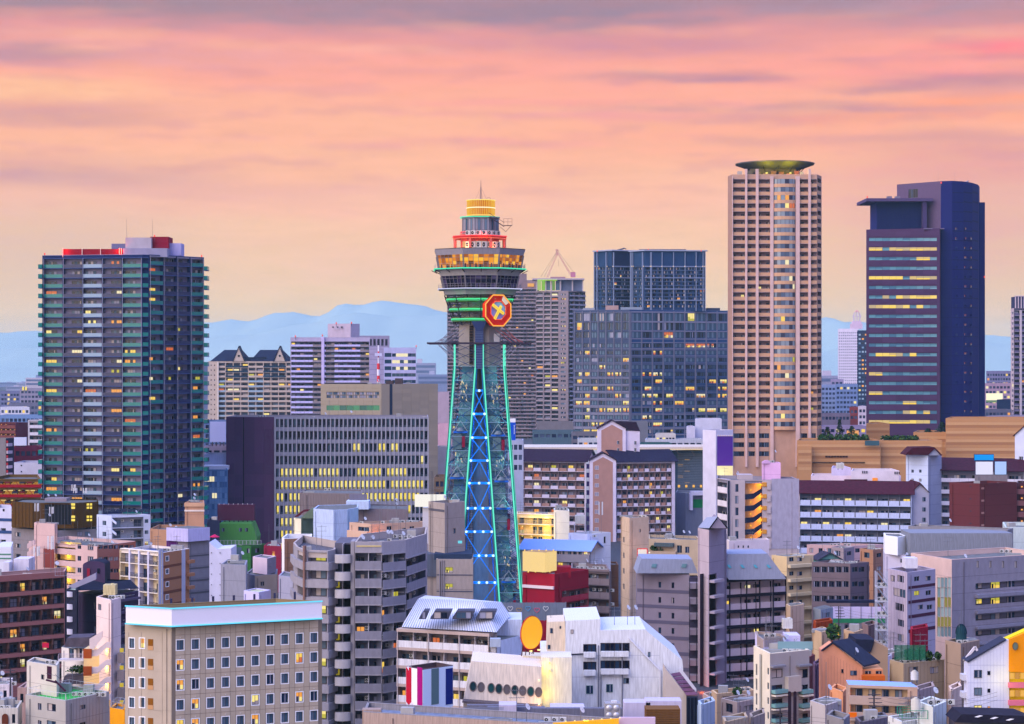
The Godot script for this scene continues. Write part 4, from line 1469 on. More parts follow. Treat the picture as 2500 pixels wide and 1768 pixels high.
	for e in [[721,821,1189],[787,819,1189],[821,789,1189],[858,788,1189]]:
		red_lamp(b.t,e[0],e[1],e[2],1.0)
	# --- grey-lilac tower with an open crown, and the striped mast by it
	b = block("office_building","grey lilac building with open concrete crown behind a red and white mast","building",[[874,1300],[951,1300]],820,24,mat(150,144,170))
	far_windows(b,0,ruv(b,0,900,826,948,846),5,1,0.6,0.8,0.0,[lit(0)],[mat(50,46,66,"plain")])
	finish(b)
	b = block("office_building","plain lilac stair tower beside the red and white mast","building",[[901,1186],[946,1186]],848,20,mat(164,156,182))
	for k in 7:
		strip(b,0,"joint_band",902,852 + k * 12.5,945,852.8 + k * 12.5,0.06,mat(130,122,150,"plain"))
	finish(b)
	var ms := thing("striped_mast","thin red and white striped radio mast","mast",Vector3((924 - CX) * 1150 / F,0,-1150))
	var yb := 0.0
	for k in 26:
		var h := 3.4
		var q := MB.new()
		q.tube(mat(206,60,70,"plain") if k % 2 else mat(214,210,222,"plain"),Vector3(0,yb,0),Vector3(0,yb + h,0),0.9 if k < 18 else 0.45,0.9 if k < 18 else 0.45,8)
		put(ms,"mast_section",q.mesh())
		yb += h
		if yb > hy(850,1150):
			break
	put(ms,"platform",box_mesh(4.0,1.6,3.0,mat(190,190,216,"plain")),at(0,hy(866,1150),0))
	# --- pale blue office with dark bands
	var ob := mat(178,178,212)
	b = block("office_building","pale blue office block with dark ribbon windows","building",[[937,1150],[1016,1150]],849,22,ob)
	for k in 12:
		var y := 862.0 + k * 16.2
		var r := ruv(b,0,939,y,955.5,y + 9.5)
		b.open[0].append(r)
		put(b.t,"window",_sheet(r.size.x,r.size.y,mat(36,66,88,"glass")),b.f[0] * at(r.position.x,r.position.y,-0.2))
		for j in 6:
			r = ruv(b,0,957 + j * 9.7,y + 1,957 + j * 9.7 + 9.4,y + 9)
			b.open[0].append(r)
			put(b.t,"window",_sheet(r.size.x,r.size.y,lit(4) if rng.randf() < (0.5 if k in [0,1,2] else 0.1) else [mat(36,60,84,"glass"),mat(70,90,100,"glass")][rng.randi() % 2]),b.f[0] * at(r.position.x,r.position.y,-0.2))
	finish(b,null,0.6)
	red_lamp(b.t,1016,845,1149,0.9)
	# --- big beige block with a teal window band
	rng.seed = 9
	var tan := mat(172,160,142,"tile")
	b = block("office_building","large windowless beige block with a teal window band","building",[[783,760],[931,752],[1069,764]],938,40,tan)
	for k in 8:
		for j in 2:
			win(b,0,797 + k * 16.2,957 + j * 8,812 + k * 16.2,964 + j * 8,2 + 20 * ((k + j) % 3),mat(96,76,80,"plain"))
		var r := ruv(b,0,797 + k * 16.2,990,797 + k * 16.2 + 16,1002)
		b.open[0].append(r)
		put(b.t,"window",_sheet(r.size.x,r.size.y,[glow(70,150,120,0.55),glow(86,166,120,0.6),glow(60,130,116,0.5)][k % 3]),b.f[0] * at(r.position.x,r.position.y,-0.2))
	panels(b,1,ruv(b,1,960,940,1068,1200),5,27,[tan,mat(168,157,140,"tile"),mat(176,163,144,"tile")],"wall_panel",0.09)
	panels(b,0,ruv(b,0,785,940,930,955),7,2,tan,"wall_panel",0.08)
	panels(b,0,ruv(b,0,785,974,930,988),7,2,tan,"wall_panel",0.08)
	panels(b,0,ruv(b,0,785,1003,930,1022),7,2,tan,"wall_panel",0.08)
	strip(b,1,"window_slot",951,938,958,1030,0.03,mat(30,52,80,"glass"))
	finish(b,null,0.8,mat(140,128,116,"plain"))
	for e in [[942,960,930],[964,982,924]]:
		boxat(b.t,"cooling_tower",e[0],e[1],e[2],938,758,5,mat(90,76,78,"metal"))
	clutter(b,4,6,0.8)
	# --- the grid-fronted office with a dark tiled end
	rng.seed = 12
	var tile := mat(104,74,108,"tile")
	var grid := mat(154,154,168,"concrete")
	b = block("office_building","wide grid-fronted office with lit floors and a dark purple tiled end","building",[[552,668],[669,666],[1046,669]],1018,22,[tile,grid])
	panels(b,0,ruv(b,0,553,1020,592,1380),2,13,[tile,mat(98,70,103,"tile")],"wall_panel",0.06)
	panels(b,0,ruv(b,0,597,1020,668,1380),3,13,[tile,mat(98,70,103,"tile")],"wall_panel",0.06)
	var ff := uv(b,1,671,1022)
	var cw := (uv(b,1,1044,1022).x - ff.x) / 36.0
	var rh := 30.2 * 668 / F
	var lits := [[0,0],[0,0],[17,30],[34,35],[1,31],[1,35],[0,34],[0,33],[1,30],[1,30],[0,30],[0,0]]
	var spill := MB.new()
	for y in 12:
		var v := ff.y - (y + 1) * rh
		put(b.t,"spandrel",box_mesh(b.w[1] - 0.3,rh * 0.27,0.34,grid),b.f[1] * at(b.w[1] / 2,v + rh * 0.14,0.17))
		for x in 36:
			var q := Rect2(ff.x + x * cw + 0.32,v + rh * 0.3,cw - 0.36,rh * 0.66)
			b.open[1].append(q)
			var on: bool = x >= lits[y][0] and x < lits[y][1] and rng.randf() < (0.45 if y == 2 else 0.97) and not (y == 4 and x > 14 and x < 19)
			var key := "cell_%d_%d" % [int(on),rng.randi() % 5]
			if not meshes.has(key):
				var c := MB.new()
				var w := q.size.x
				var h := q.size.y
				var dk := mat(30,36,58,"glass")
				c.quad(dk,Vector3(0,0,-0.5),Vector3(w,0,-0.5),Vector3(w,h,-0.5),Vector3(0,h,-0.5))
				var pm: Material = [glow(255,232,110,0.95),glow(255,226,96,0.9),glow(255,236,140,0.95)][rng.randi() % 3] if on else [mat(34,46,70,"glass"),mat(80,106,122,"glass"),mat(24,30,52,"glass"),mat(90,112,120,"glass")][rng.randi() % 4]
				c.quad(pm,Vector3(w * 0.3,h * 0.22,-0.46),Vector3(w * 0.98,h * 0.22,-0.46),Vector3(w * 0.98,h,-0.46),Vector3(w * 0.3,h,-0.46))
				c.quad(glow(190,176,90,0.6) if on and rng.randf() < 0.7 else mat(76,90,104,"glass"),Vector3(w * 0.3,0,-0.46),Vector3(w * 0.98,0,-0.46),Vector3(w * 0.98,h * 0.2,-0.46),Vector3(w * 0.3,h * 0.2,-0.46))
				c.bx(mat(96,100,116,"plain"),w * 0.24,0,-0.5,w * 0.3,h,-0.4)
				c.bx(mat(96,100,116,"plain"),w * 0.3,h * 0.19,-0.48,w,h * 0.225,-0.42)
				meshes[key] = c.mesh()
			if y < 8:
				put(b.t,"window",meshes[key],b.f[1] * at(q.position.x,q.position.y,0))
			else:
				var sf := {"m": meshes[key]}
				for k in sf.m.get_surface_count():
					var a: Array = sf.m.surface_get_arrays(k)
					var s2 := spill.surf(sf.m.surface_get_material(k))
					for p in a[Mesh.ARRAY_VERTEX]:
						s2.v.append(p + Vector3(q.position.x,q.position.y,0))
					s2.n.append_array(a[Mesh.ARRAY_NORMAL])
	stuff(b.t,"lower_windows",spill,b.f[1])
	for x in 37:
		put(b.t,"fin",box_mesh(0.42,12 * rh + 0.5,0.6,mat(164,164,176,"concrete")),b.f[1] * at(ff.x + x * cw + 0.13,ff.y - 6 * rh,0.31))
	finish(b,mat(110,110,120,"roof"),0.7,mat(150,146,156,"plain"),0.55)
	clutter(b,8,8,0.7)
	strip(b,0,"slot",593.3,1019,595.6,1380,0.02,mat(18,18,34,"plain"))
	# --- pinkish apartment slab behind the tower
	rng.seed = 14
	var pk := mat(142,122,128)
	b = block("apartment_block","broad pinkish grey apartment slab directly behind the neon tower","building",[[1092,1665],[1316,1665]],703,26,pk)
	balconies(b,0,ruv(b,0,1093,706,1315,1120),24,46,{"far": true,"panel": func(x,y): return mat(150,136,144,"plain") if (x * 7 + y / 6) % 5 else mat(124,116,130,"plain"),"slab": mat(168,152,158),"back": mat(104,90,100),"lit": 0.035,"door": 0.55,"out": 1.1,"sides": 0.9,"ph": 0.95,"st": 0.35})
	finish(b)
	boxat(b.t,"penthouse",1256,1286,668,703,1668,16,pk)
	boxat(b.t,"penthouse",1286,1312,684,703,1667,16,mat(150,130,132))
	boxat(b.t,"lit_window",1288,1304,692,700,1666.6,0.2,glow(255,180,80,0.8))
	# --- grey apartment tower with a green-lit crown, and the crane on it
	rng.seed = 15
	var gr := mat(148,136,142)
	b = block("apartment_tower","grey apartment tower with a green-lit glass crown under a crane","building",[[1308,1362],[1387,1356],[1429,1368]],711,24,gr)
	balconies(b,0,ruv(b,0,1309,714,1363,1080),3,33,{"far": true,"panel": mat(162,150,156,"plain"),"slab": gr,"back": mat(70,72,92),"lit": 0.06,"door": 0.8,"ph": 0.9,"fins": gr,"fin_w": 0.9,"fin_out": 0.3})
	balconies(b,1,ruv(b,1,1389,714,1428,1080),3,33,{"far": true,"panel": mat(150,150,168,"plain"),"slab": gr,"back": mat(60,70,96),"lit": 0.04,"door": 0.8,"ph": 0.9,"fins": gr,"fin_w": 0.9,"out": 0.8,"sides": 0.6})
	for k in 30:
		win(b,0,1369,717 + k * 11.1,1381,721.5 + k * 11.1,-1,P1,0.25 if k < 10 else 0.12)
	finish(b)
	boxat(b.t,"crown_core",1368,1424,684,711,1362,14,mat(120,130,160))
	for k in 5:
		boxat(b.t,"crown_window",1311 + k * 11.4,1321 + k * 11.4,685,709,1360,0.3,[glow(190,220,120,0.7),glow(150,210,60,0.7),mat(110,130,140,"glass"),glow(130,180,70,0.6),mat(90,110,130,"glass")][k])
	for x in [1309,1331,1345,1367,1396,1421]:
		boxat(b.t,"crown_post",x,x + 3,683,711,1359,0.8,mat(176,166,172,"plain"))
	boxat(b.t,"crown_roof",1300,1427,679.5,683,1357,20,mat(178,166,176,"plain"))
	boxat(b.t,"neon_strip",1312,1360,683.2,684.6,1356.5,0.3,glow(190,255,60,1.0))
	var cr := thing("roof_crane","pink lattice crane with two raised booms on a tower roof","crane",P(1362,679.5,1364))
	var pinkm := mat(176,120,140,"plain")
	for e in [[1336,678,1363,614],[1394,672,1362,618],[1360,624,1358,609],[1358,609,1364,612]]:
		var a := P(e[0],e[1],1364) - cr.position
		var c := P(e[2],e[3],1364) - cr.position
		var q := MB.new()
		var n := int(a.distance_to(c) / 1.6) + 1
		for s in [-0.5,0.5]:
			for z in [-0.5,0.5]:
				q.bar(pinkm,a + Vector3(s,0,z),c + Vector3(s * 0.6,0,z * 0.6),0.22)
		for k in n:
			q.bar(pinkm,a.lerp(c,k / float(n)) + Vector3(-0.5 if k % 2 else 0.5,0,0.5),a.lerp(c,(k + 1) / float(n)) + Vector3(0.5 if k % 2 else -0.5,0,0.5),0.14)
		put(cr,"boom",q.mesh())
	var q0 := MB.new()
	for e in [[1320,677,1361,611],[1328,677,1361,612],[1403,668,1363,614],[1364,634,1364,650]]:
		q0.tube(mat(110,96,110,"plain"),P(e[0],e[1],1364) - cr.position,P(e[2],e[3],1364) - cr.position,0.1,0.1,4)
	put(cr,"cable",q0.mesh())
	put(cr,"cab",box_mesh(3.2,3.4,2.4,pinkm),at((1399 - 1362) * 1364 / F,2.4,0))
	put(cr,"base",box_mesh(10,0.8,4,mat(160,130,140,"plain")),at(0,0.5,0))
	build_skyline_right()
	build_far()

func build_skyline_right() -> void:
	var P1 := mat(96,94,104,"plain")
	# --- blue complex: a gridded podium under two towers
	rng.seed = 31
	var bl := mat(66,80,106,"metal")
	var ln := mat(128,128,148,"plain",0.5)
	var b := block("office_complex","blue grey gridded office complex with two flat-topped upper towers","building",[[1399,1176],[1537,1160],[1777,1184]],758,60,[mat(72,84,114,"metal"),mat(46,78,124,"metal")])
	var ys := [765.0,788.0,811.0]
	var hs := [19.0,18.0,14.0]
	for k in 13:
		ys.append(839.0 + k * 17.5)
		hs.append(9.5)
	for i in 2:
		var xa := 1403.0 if i == 0 else 1540.0
		var st := 19.2 if i == 0 else 26.3
		for y in ys.size():
			for x in (7 if i == 0 else 9):
				var l := 0.05
				if y in [7,8,9,10,11,12,13]:
					l = 0.42 if i == 0 or x > 6 or x < 3 else 0.2
				elif y > 13:
					l = 0.3
				var r := ruv(b,i,xa + x * st + 2.5,ys[y],xa + x * st + st - 2.0,ys[y] + hs[y])
				var s := pick_style(0.0)
				if rng.randf() < l:
					s = 3 + [0,2,0,4,2,0][rng.randi() % 6] + 20 * (rng.randi() % 3)
				elif rng.randf() < 0.75:
					s = 19 if rng.randf() < 0.6 else 0
				if y == 3 and i == 1 and x in [5,6,7] or y == 2 and i == 1 and x == 3:
					s = 6
				hole(b,i,r,s,mat(52,66,94,"plain"))
		for x in (8 if i == 0 else 10):
			for dx in [-0.9,0.9]:
				strip(b,i,"mullion",xa + x * st + dx - 0.35,760,xa + x * st + dx + 0.35,1135,0.35,ln)
		for y in ys.size():
			strip(b,i,"floor_line",1400 if i == 0 else 1538,ys[y] + hs[y] + 2.2,1536 if i == 0 else 1776,ys[y] + hs[y] + 3.3,0.25,ln)
			strip(b,i,"floor_line",1400 if i == 0 else 1538,ys[y] - 2.6,1536 if i == 0 else 1776,ys[y] - 1.8,0.22,ln)
	finish(b,null,1.2,ln)
	boxat(b.t,"roof_house",1480,1510,746,760,1168,8,mat(176,150,146))
	boxat(b.t,"roof_house",1726,1758,752,762,1182,8,bl)
	boxat(b.t,"cooling_plant",1516,1568,750,760,1168,8,mat(140,150,166,"metal"))
	boxat(b.t,"cooling_plant",1424,1452,752,761,1176,8,mat(150,156,170,"metal"))
	for e in [[[1452,1196],[1494,1186],[1547,1192]],[[1540,1180],[1574,1171],[1722,1176]]]:
		var big: bool = e[0][0] > 1500
		var w := wing(b.t,e,615.0,30,[mat(44,72,108,"metal"),mat(20,36,78,"metal") if not big else mat(40,70,110,"metal")],hy(762,1180))
		for i in 2:
			var xl: float = e[i][0]
			var xr: float = e[i + 1][0]
			var n := maxi(2,int((xr - xl) / 13.5))
			for y in 11:
				var yy := 653.0 + y * 9.2
				for x in n:
					var r := ruv(w,i,lerpf(xl,xr,(x + 0.14) / n),yy,lerpf(xl,xr,(x + 0.86) / n),yy + 6.0)
					var s: int = [0,20,40,1,21,60][rng.randi() % 6]
					if rng.randf() < 0.035:
						s = 6 if rng.randf() < 0.6 else 4
					hole(w,i,r,s,mat(60,74,100,"plain"))
			for y in 4:
				strip(w,i,"ledge",xl,650 + y * 27.4,xr,652 + y * 27.4,0.9,mat(116,128,156,"plain"))
			for y in 9:
				strip(w,i,"floor_line",xl,660 + y * 9.2,xr,660.8 + y * 9.2,0.3,mat(84,100,130,"plain"))
		finish(w,null,0.0)
		var cols := [1453,1460,1482,1497,1544] if not big else [1542,1546,1571,1588,1590,1616,1644,1672,1699,1716,1721]
		for x in cols:
			var i := 0 if x < e[1][0] else 1
			strip(w,i,"column",x - 0.7,616,x + 0.9,760,1.0,mat(124,136,162,"plain"))
			boxat(b.t,"facade_lamp",x - 1.1,x + 1.1,649.2,651.4,e[1][1] - 5.0,0.4,glow(255,220,190,0.95))
		var c := w.pts
		var q := MB.new()
		var grown: Array = Geometry2D.offset_polygon(c,1.2)
		q.prism(mat(150,158,180,"plain"),grown[0],w.y0 + w.h + 0.02,w.y0 + w.h + 0.7,null,true)
		put(b.t,"roof_slab",q.mesh())
	boxat(b.t,"gondola",1561,1675,608.5,611,1185,1.5,mat(100,96,112,"plain"))
	var q1 := MB.new()
	q1.tube(P1,P(1505,612,1195) - b.t.position,P(1525,606,1195) - b.t.position,0.5,0.4,5)
	q1.tube(P1,P(1525,606,1195) - b.t.position,P(1529,609,1195) - b.t.position,0.3,0.3,5)
	q1.tube(mat(130,126,150,"plain"),P(1505,616,1195) - b.t.position,P(1505,611,1195) - b.t.position,1.2,1.2,6)
	put(b.t,"gondola_arm",q1.mesh())
	for e in [[1458,613,1184],[1712,612,1170],[1583,609,1184]]:
		red_lamp(b.t,e[0],e[1],e[2],0.8)
	# --- tall tan tower with a saucer on its roof
	rng.seed = 33
	var tan := mat(204,166,138,"tile")
	var pil := mat(206,180,176)
	b = block("residential_tower","tall tan residential tower topped by a saucer-like helipad","building",[[1777,766],[1787,758],[1995,758],[2006,766]],431,34,[mat(170,140,128),mat(190,158,140),mat(170,140,128)])
	var fp := 19.72
	var o := {"panel": tan,"slab": mat(172,150,150,"concrete"),"back": mat(140,122,130),"lit": 0.02,"door": 0.5,"deep": 1.6,"ph": 1.25,"gap": 0.0,"ac": false,"one": true}
	for e in [[1788,1819,2],[1824,1845,1],[1851.5,1880,2],[1952,1973,1],[1979,1994.5,1]]:
		balconies(b,1,ruv(b,1,e[0],438,e[1],438 + 31 * fp),e[2],31,o)
	balconies(b,2,ruv(b,2,1996,438,2005,438 + 31 * fp),1,31,o)
	for k in 3:
		for e in [[1788,1819],[1824,1845],[1851.5,1880],[1952,1973],[1979,1994]]:
			win(b,1,e[0] + 2,1058 + k * 22,e[1] - 2,1070 + k * 22,0,P1)
	for e in [[1819,1824,413],[1845,1851.5,413],[1880,1888,431],[1942,1952,431],[1973,1979,413],[1787.5,1789,431]]:
		strip(b,1,"pillar",e[0],e[2],e[1],1140,0.9,pil,0.5 if e[2] < 430 else 0.0)
	var cx := uv(b,1,1915,440).x
	for k in 31:
		var y0 := uv(b,1,1915,438 + (k + 1) * fp).y
		var h := fp * 758 / F
		var bay := MB.new()
		var wn := MB.new()
		for j in 8:
			var a0 := PI * (j / 8.0) - PI / 2
			var a1 := PI * ((j + 1) / 8.0) - PI / 2
			var e0 := Vector3(sin(a0) * 4.0,0,cos(a0) * 1.9)
			var e1 := Vector3(sin(a1) * 4.0,0,cos(a1) * 1.9)
			var n: Array = [1.06,1.06]
			bay.quad(tan,e0 * 1.04,e1 * 1.04,e1 * 1.04 + Vector3(0,h * 0.42,0),e0 * 1.04 + Vector3(0,h * 0.42,0))
			bay.tri(tan,Vector3(0,h * 0.42,0),e0 * 1.04 + Vector3(0,h * 0.42,0),e1 * 1.04 + Vector3(0,h * 0.42,0))
			bay.tri(tan,Vector3.ZERO,e1 * 1.04,e0 * 1.04)
			var g: Material = [mat(120,132,146,"glass"),mat(140,150,158,"glass"),mat(90,104,124,"glass"),mat(60,64,84,"glass")][rng.randi() % 4]
			if k in [2,3] and rng.randf() < 0.4:
				g = lit(3 if k == 3 else 1)
			elif rng.randf() < 0.035:
				g = lit(rng.randi() % 6)
			wn.quad(g,e0 + Vector3(0,h * 0.42,0),e1 + Vector3(0,h * 0.42,0),e1 + Vector3(0,h,0),e0 + Vector3(0,h,0))
			wn.bar(P1,e0 * 1.01 + Vector3(0,h * 0.42,0),e0 * 1.01 + Vector3(0,h,0),0.12)
		var bw := put(b.t,"bay_window",bay.mesh(),b.f[1] * at(cx,y0,0))
		put(bw,"window",wn.mesh())
		for x in [1893.0,1937.5]:
			win(b,1,x - 2,438 + k * fp + 5,x + 2.2,438 + k * fp + 12,-1,P1,0.08)
	finish(b,null,1.0,mat(206,170,150,"plain"))
	boxat(b.t,"machine_room",1832,1944,412,434,768,18,mat(90,84,90,"metal"))
	for k in 7:
		boxat(b.t,"roof_plant",1826 + k * 19,1838 + k * 19,417 + (k % 3) * 3,433,766,3,mat(90 + k * 8,86,90,"metal"))
	boxat(b.t,"roof_vent",1802,1812,418,433,766,3,mat(170,160,160,"metal"))
	boxat(b.t,"roof_vent",1953,1962,419,433,766,3,mat(170,160,160,"metal"))
	var hp := MB.new()
	var cen := P(1892,HY,776) - b.t.position
	cen.y = 0
	hp.frustum(mat(92,92,100,"metal"),cen,16,9.0,14.9,hy(413,770),hy(399,770),0.1)
	hp.frustum(mat(120,118,124,"metal"),cen,16,15.0,15.2,hy(399,770),hy(396.5,770),0.1)
	put(b.t,"helipad",hp.mesh())
	for k in 12:
		var a := TAU * k / 12
		var q := MB.new()
		q.bar(mat(60,60,68,"plain"),cen + Vector3(sin(a) * 7.0,hy(434,770),cos(a) * 7.0),cen + Vector3(sin(a) * 11.0,hy(408,770),cos(a) * 11.0),0.3)
		q.bar(mat(60,60,68,"plain"),cen + Vector3(sin(a) * 7.0,hy(434,770),cos(a) * 7.0),cen + Vector3(sin(a + 0.5) * 10.0,hy(409,770),cos(a + 0.5) * 10.0),0.22)
		put(b.t,"helipad_strut",q.mesh())
	for e in [[1872,9.6],[1930,9.6]]:
		var lp := P(e[0],417,762.0)
		put(b.t,"floodlight",box_mesh(0.7,0.5,0.5,glow(255,240,120,1.0)),at(lp.x - b.t.position.x,lp.y - 0.8,lp.z - b.t.position.z))
		omni("helipad_floodlight",lp,Color8(255,236,20),50.0,0.3)
	for e in [[1893,393,762],[1938,393,766]]:
		red_lamp(b.t,e[0],e[1],e[2],0.5)
	# --- dark office tower with ribbon windows and a rounded back
	rng.seed = 34
	var pur := mat(88,64,100,"tile")
	var ink := mat(34,38,106,"metal")
	b = block("office_tower","dark purple office tower with lit ribbon windows and a rounded blue side","building",[[2115,904],[2295,894]],561,22,pur)
	var lit_bands := {1: [0.0,1.0],2: [0.7,0.9],4: [0.0,1.0],6: [0.2,1.0],7: [0.0,0.8],12: [0.1,0.7],14: [0.0,0.12],16: [0.0,0.2],17: [0.5,0.62],18: [0.5,0.9],19: [0.0,0.85]}
	for k in 20:
		for j in 10:
			var r := ruv(b,0,2121.5 + j * 16.6,580.5 + k * 23.45,2121.5 + j * 16.6 + 16.4,588.5 + k * 23.45)
			b.open[0].append(r)
			var u := j / 10.0
			var on: bool = lit_bands.has(k) and u >= lit_bands[k][0] and u < lit_bands[k][1] and rng.randf() < 0.85
			var q := MB.new()
			var half := r.size.y * (0.35 if rng.randf() < 0.5 else 0.0)
			var m1: Material = [glow(255,220,110,0.9),glow(240,206,130,0.75),glow(226,200,150,0.65)][rng.randi() % 3] if on else [mat(96,140,156,"glass"),mat(104,150,164,"glass"),mat(84,124,146,"glass")][rng.randi() % 3]
			var m2: Material = glow(255,214,60,1.0) if on else mat(110,156,168,"glass")
			q.quad(m1,Vector3(0,half,0),Vector3(r.size.x,half,0),Vector3(r.size.x,r.size.y,0),Vector3(0,r.size.y,0))
			if half > 0:
				q.quad(m2,Vector3(0,0,0),Vector3(r.size.x,0,0),Vector3(r.size.x,half,0),Vector3(0,half,0))
			put(b.t,"window",q.mesh(),b.f[0] * at(r.position.x,r.position.y,-0.2))
	panels(b,0,ruv(b,0,2116,563,2294,578),5,1,[pur,mat(92,68,104,"tile")],"wall_panel",0.09)
	for k in 19:
		panels(b,0,ruv(b,0,2121,590 + k * 23.45,2288,602 + k * 23.45),5,1,[pur,mat(92,68,104,"tile"),mat(84,61,96,"tile")],"wall_panel",0.09)
	finish(b,null,0.5)
	var w := wing(b.t,[[2190,917],[2297,900],[2325,898],[2352,901],[2374,908],[2388,918],[2392,930]],451,40,[mat(104,88,116,"metal"),ink,ink,ink,ink,ink])
	win(w,0,2218,461,2241,484,0,P1)
	for k in 20:
		for e in [[1,2323.5],[2,2334],[2,2336.8],[3,2356],[3,2358.6],[4,2371.5]]:
			if e[1] == 2323.5 or (e[0] == 4 and k < 1):
				continue
			var y := 556.0 + k * 23.45
			win(w,e[0],e[1] - 0.9,y,e[1] + 0.9,y + 5.5,[6,0,4,6,0][rng.randi() % 5] if e[0] > 2 or k < 2 else 0,ink)
	for k in 24:
		for i in [1,2,3,4]:
			strip(w,i,"joint_band",[2297,2325,2352,2374][i - 1] + 0.3,470 + k * 23.45,[2325,2352,2374,2388][i - 1] - 0.3,470.9 + k * 23.45,0.05,mat(28,30,84,"metal"))
	finish(w,null,0.8,mat(70,60,96,"plain"))
	boxat(b.t,"rear_slab",2386,2405,494,1100,925,16,ink)
	boxat(b.t,"louvre_block",2140,2254,490,562,904,16,mat(36,44,112,"metal"))
	for k in 36:
		boxat(b.t,"louvre",2141.5 + k * 3.1,2143 + k * 3.1,493,558,903.7,0.3,mat(38,48,98,"metal"))
	boxat(b.t,"canopy_slab",2116,2278,484,491.5,900,26,mat(92,78,116,"metal"))
	boxat(b.t,"canopy_wall",2253,2263,491.5,560,901,22,mat(80,68,108,"metal"))
	boxat(b.t,"recess_wall",2263,2294,486,560,912,6,mat(28,28,70,"metal"))
	boxat(b.t,"ledge",2256,2306,557,559.5,895,8,mat(120,110,136,"plain"))
	for e in [[2291,36],[2331,30]]:
		on_roof(b.t,"lightning_rod",antenna_mesh(7.0,0),e[0],912,hy(452,905))
	var qa := MB.new()
	qa.tube(mat(130,130,150,"plain"),P(2332,448,915) - b.t.position,P(2362,445,915) - b.t.position,0.5,0.4,6)
	qa.tube(mat(150,150,166,"plain"),P(2340,452,915) - b.t.position,P(2340,444,915) - b.t.position,1.2,0.8,6)
	qa.tube(mat(130,130,150,"plain"),P(2352,449,915) - b.t.position,P(2365,441.5,915) - b.t.position,0.35,0.3,6)
	put(b.t,"gondola_arm",qa.mesh())
	for e in [[2117.5,481,899],[2298,446,899],[2404,676,924]]:
		red_lamp(b.t,e[0],e[1],e[2],0.8)
	for k in 3:
		boxat(b.t,"roof_dish",2262 + k * 6,2266 + k * 6,446,452,915,2,mat(170,160,180,"plain"))
	for k in 2:
		boxat(b.t,"roof_plant",2167 + k * 20,2178 + k * 20,479,485,906,3,mat(130,124,140,"metal"))
	# --- far white office with a lantern
	rng.seed = 35
	b = block("office_tower","hazy white office tower with a skeletal lantern on top","building",[[2046,1905],[2096,1900]],803,30,mat(208,202,222))
	far_windows(b,0,ruv(b,0,2047,809,2095,960),10,22,0.5,0.5,0.0,[lit(0)],[mat(92,102,134,"plain"),mat(110,118,146,"plain")])
	finish(b)
	boxat(b.t,"crown_step",2080,2106,790,803,1908,10,mat(206,186,206))
	boxat(b.t,"crown_step",2083,2103,784,790,1909,8,mat(206,186,206))
	qa = MB.new()
	var lc := P(2092,784,1913) - b.t.position
	for k in 6:
		var a := TAU * k / 6
		var e := Vector3(sin(a),0,cos(a))
		qa.bar(mat(184,178,204,"plain"),lc + e * 2.8,lc + e * 3.8 + Vector3(0,4.5,0),0.5)
		qa.bar(mat(184,178,204,"plain"),lc + e * 3.8 + Vector3(0,4.5,0),lc + e * 2.2 + Vector3(0,8.2,0),0.5)
		qa.bar(mat(184,178,204,"plain"),lc + e * 3.8 + Vector3(0,4.5,0),lc + Vector3(sin(a + TAU / 6),0,cos(a + TAU / 6)) * 3.8 + Vector3(0,4.5,0),0.4)
		qa.bar(mat(206,150,170,"plain"),lc + e * 2.2 + Vector3(0,8.2,0),lc + Vector3(0,10.2,0),0.4)
	put(b.t,"lantern",qa.mesh())
	b = block("apartment_tower","narrow navy apartment tower left of the purple office tower","building",[[2093,1500],[2120,1496]],807,20,mat(44,60,92))
	far_windows(b,0,ruv(b,0,2095,812,2118,1010),3,19,0.7,0.42,0.2,[lit(0),lit(1)],[mat(120,150,178,"glass"),mat(150,176,196,"glass"),mat(30,40,70,"glass")])
	finish(b)
	# --- edge of a white-trimmed tower at the right border
	b = block("apartment_tower","white-trimmed dark apartment tower cut off by the right edge of the picture","building",[[2468,1120],[2476,1110],[2540,1112]],754,24,[mat(190,176,184),mat(58,54,84)])
	balconies(b,1,ruv(b,1,2477,758,2538,1030),4,21,{"far": true,"panel": mat(110,104,136,"plain"),"slab": mat(184,176,190),"back": mat(50,48,76),"lit": 0.1,"door": 0.7,"fins": mat(200,190,198),"fin_w": 1.0,"fin_out": 0.6})
	far_windows(b,0,ruv(b,0,2469,758,2475.5,1010),1,20,0.7,0.5,0.2,[lit(3),lit(4)],[mat(120,116,140,"glass")])
	finish(b)
	boxat(b.t,"crown",2482,2538,724,754,1118,12,mat(56,60,96,"metal"))
	for k in 5:
		boxat(b.t,"crown_post",2479 + k * 7,2481 + k * 7,722,754,1111,0.8,mat(190,176,184,"plain"))
	boxat(b.t,"crown_rail",2478,2538,722,724,1110.6,0.6,mat(190,176,184,"plain"))
	on_roof(b.t,"lightning_rod",antenna_mesh(5.0,0),2492,1115,hy(724,1115))

func low(label: String,x0: float,x1: float,py: float,d: float,wall: Material,cols := 0,rows := 0,lit_share := 0.1,deep := 14.0,group := "",ftop := 4.0,fbot := 0.0) -> Blk:
	# a plain background block that faces the camera
	var b := block("building",label,"building",[[x0,d],[x1,d]],py,deep,wall,group)
	if cols:
		var bot := fbot if fbot > 0.0 else minf(HY + 58.0 * F / d,py + rows * 3.2 * F / d + ftop)
		far_windows(b,0,ruv(b,0,x0 + 2,py + ftop,x1 - 2,bot),cols,rows,0.72,0.5,lit_share,[lit(0),lit(2),lit(4),lit(1)],[mat(58,70,100,"glass"),mat(84,96,124,"glass"),mat(40,50,82,"glass")])
	finish(b,null,0.7)
	return b

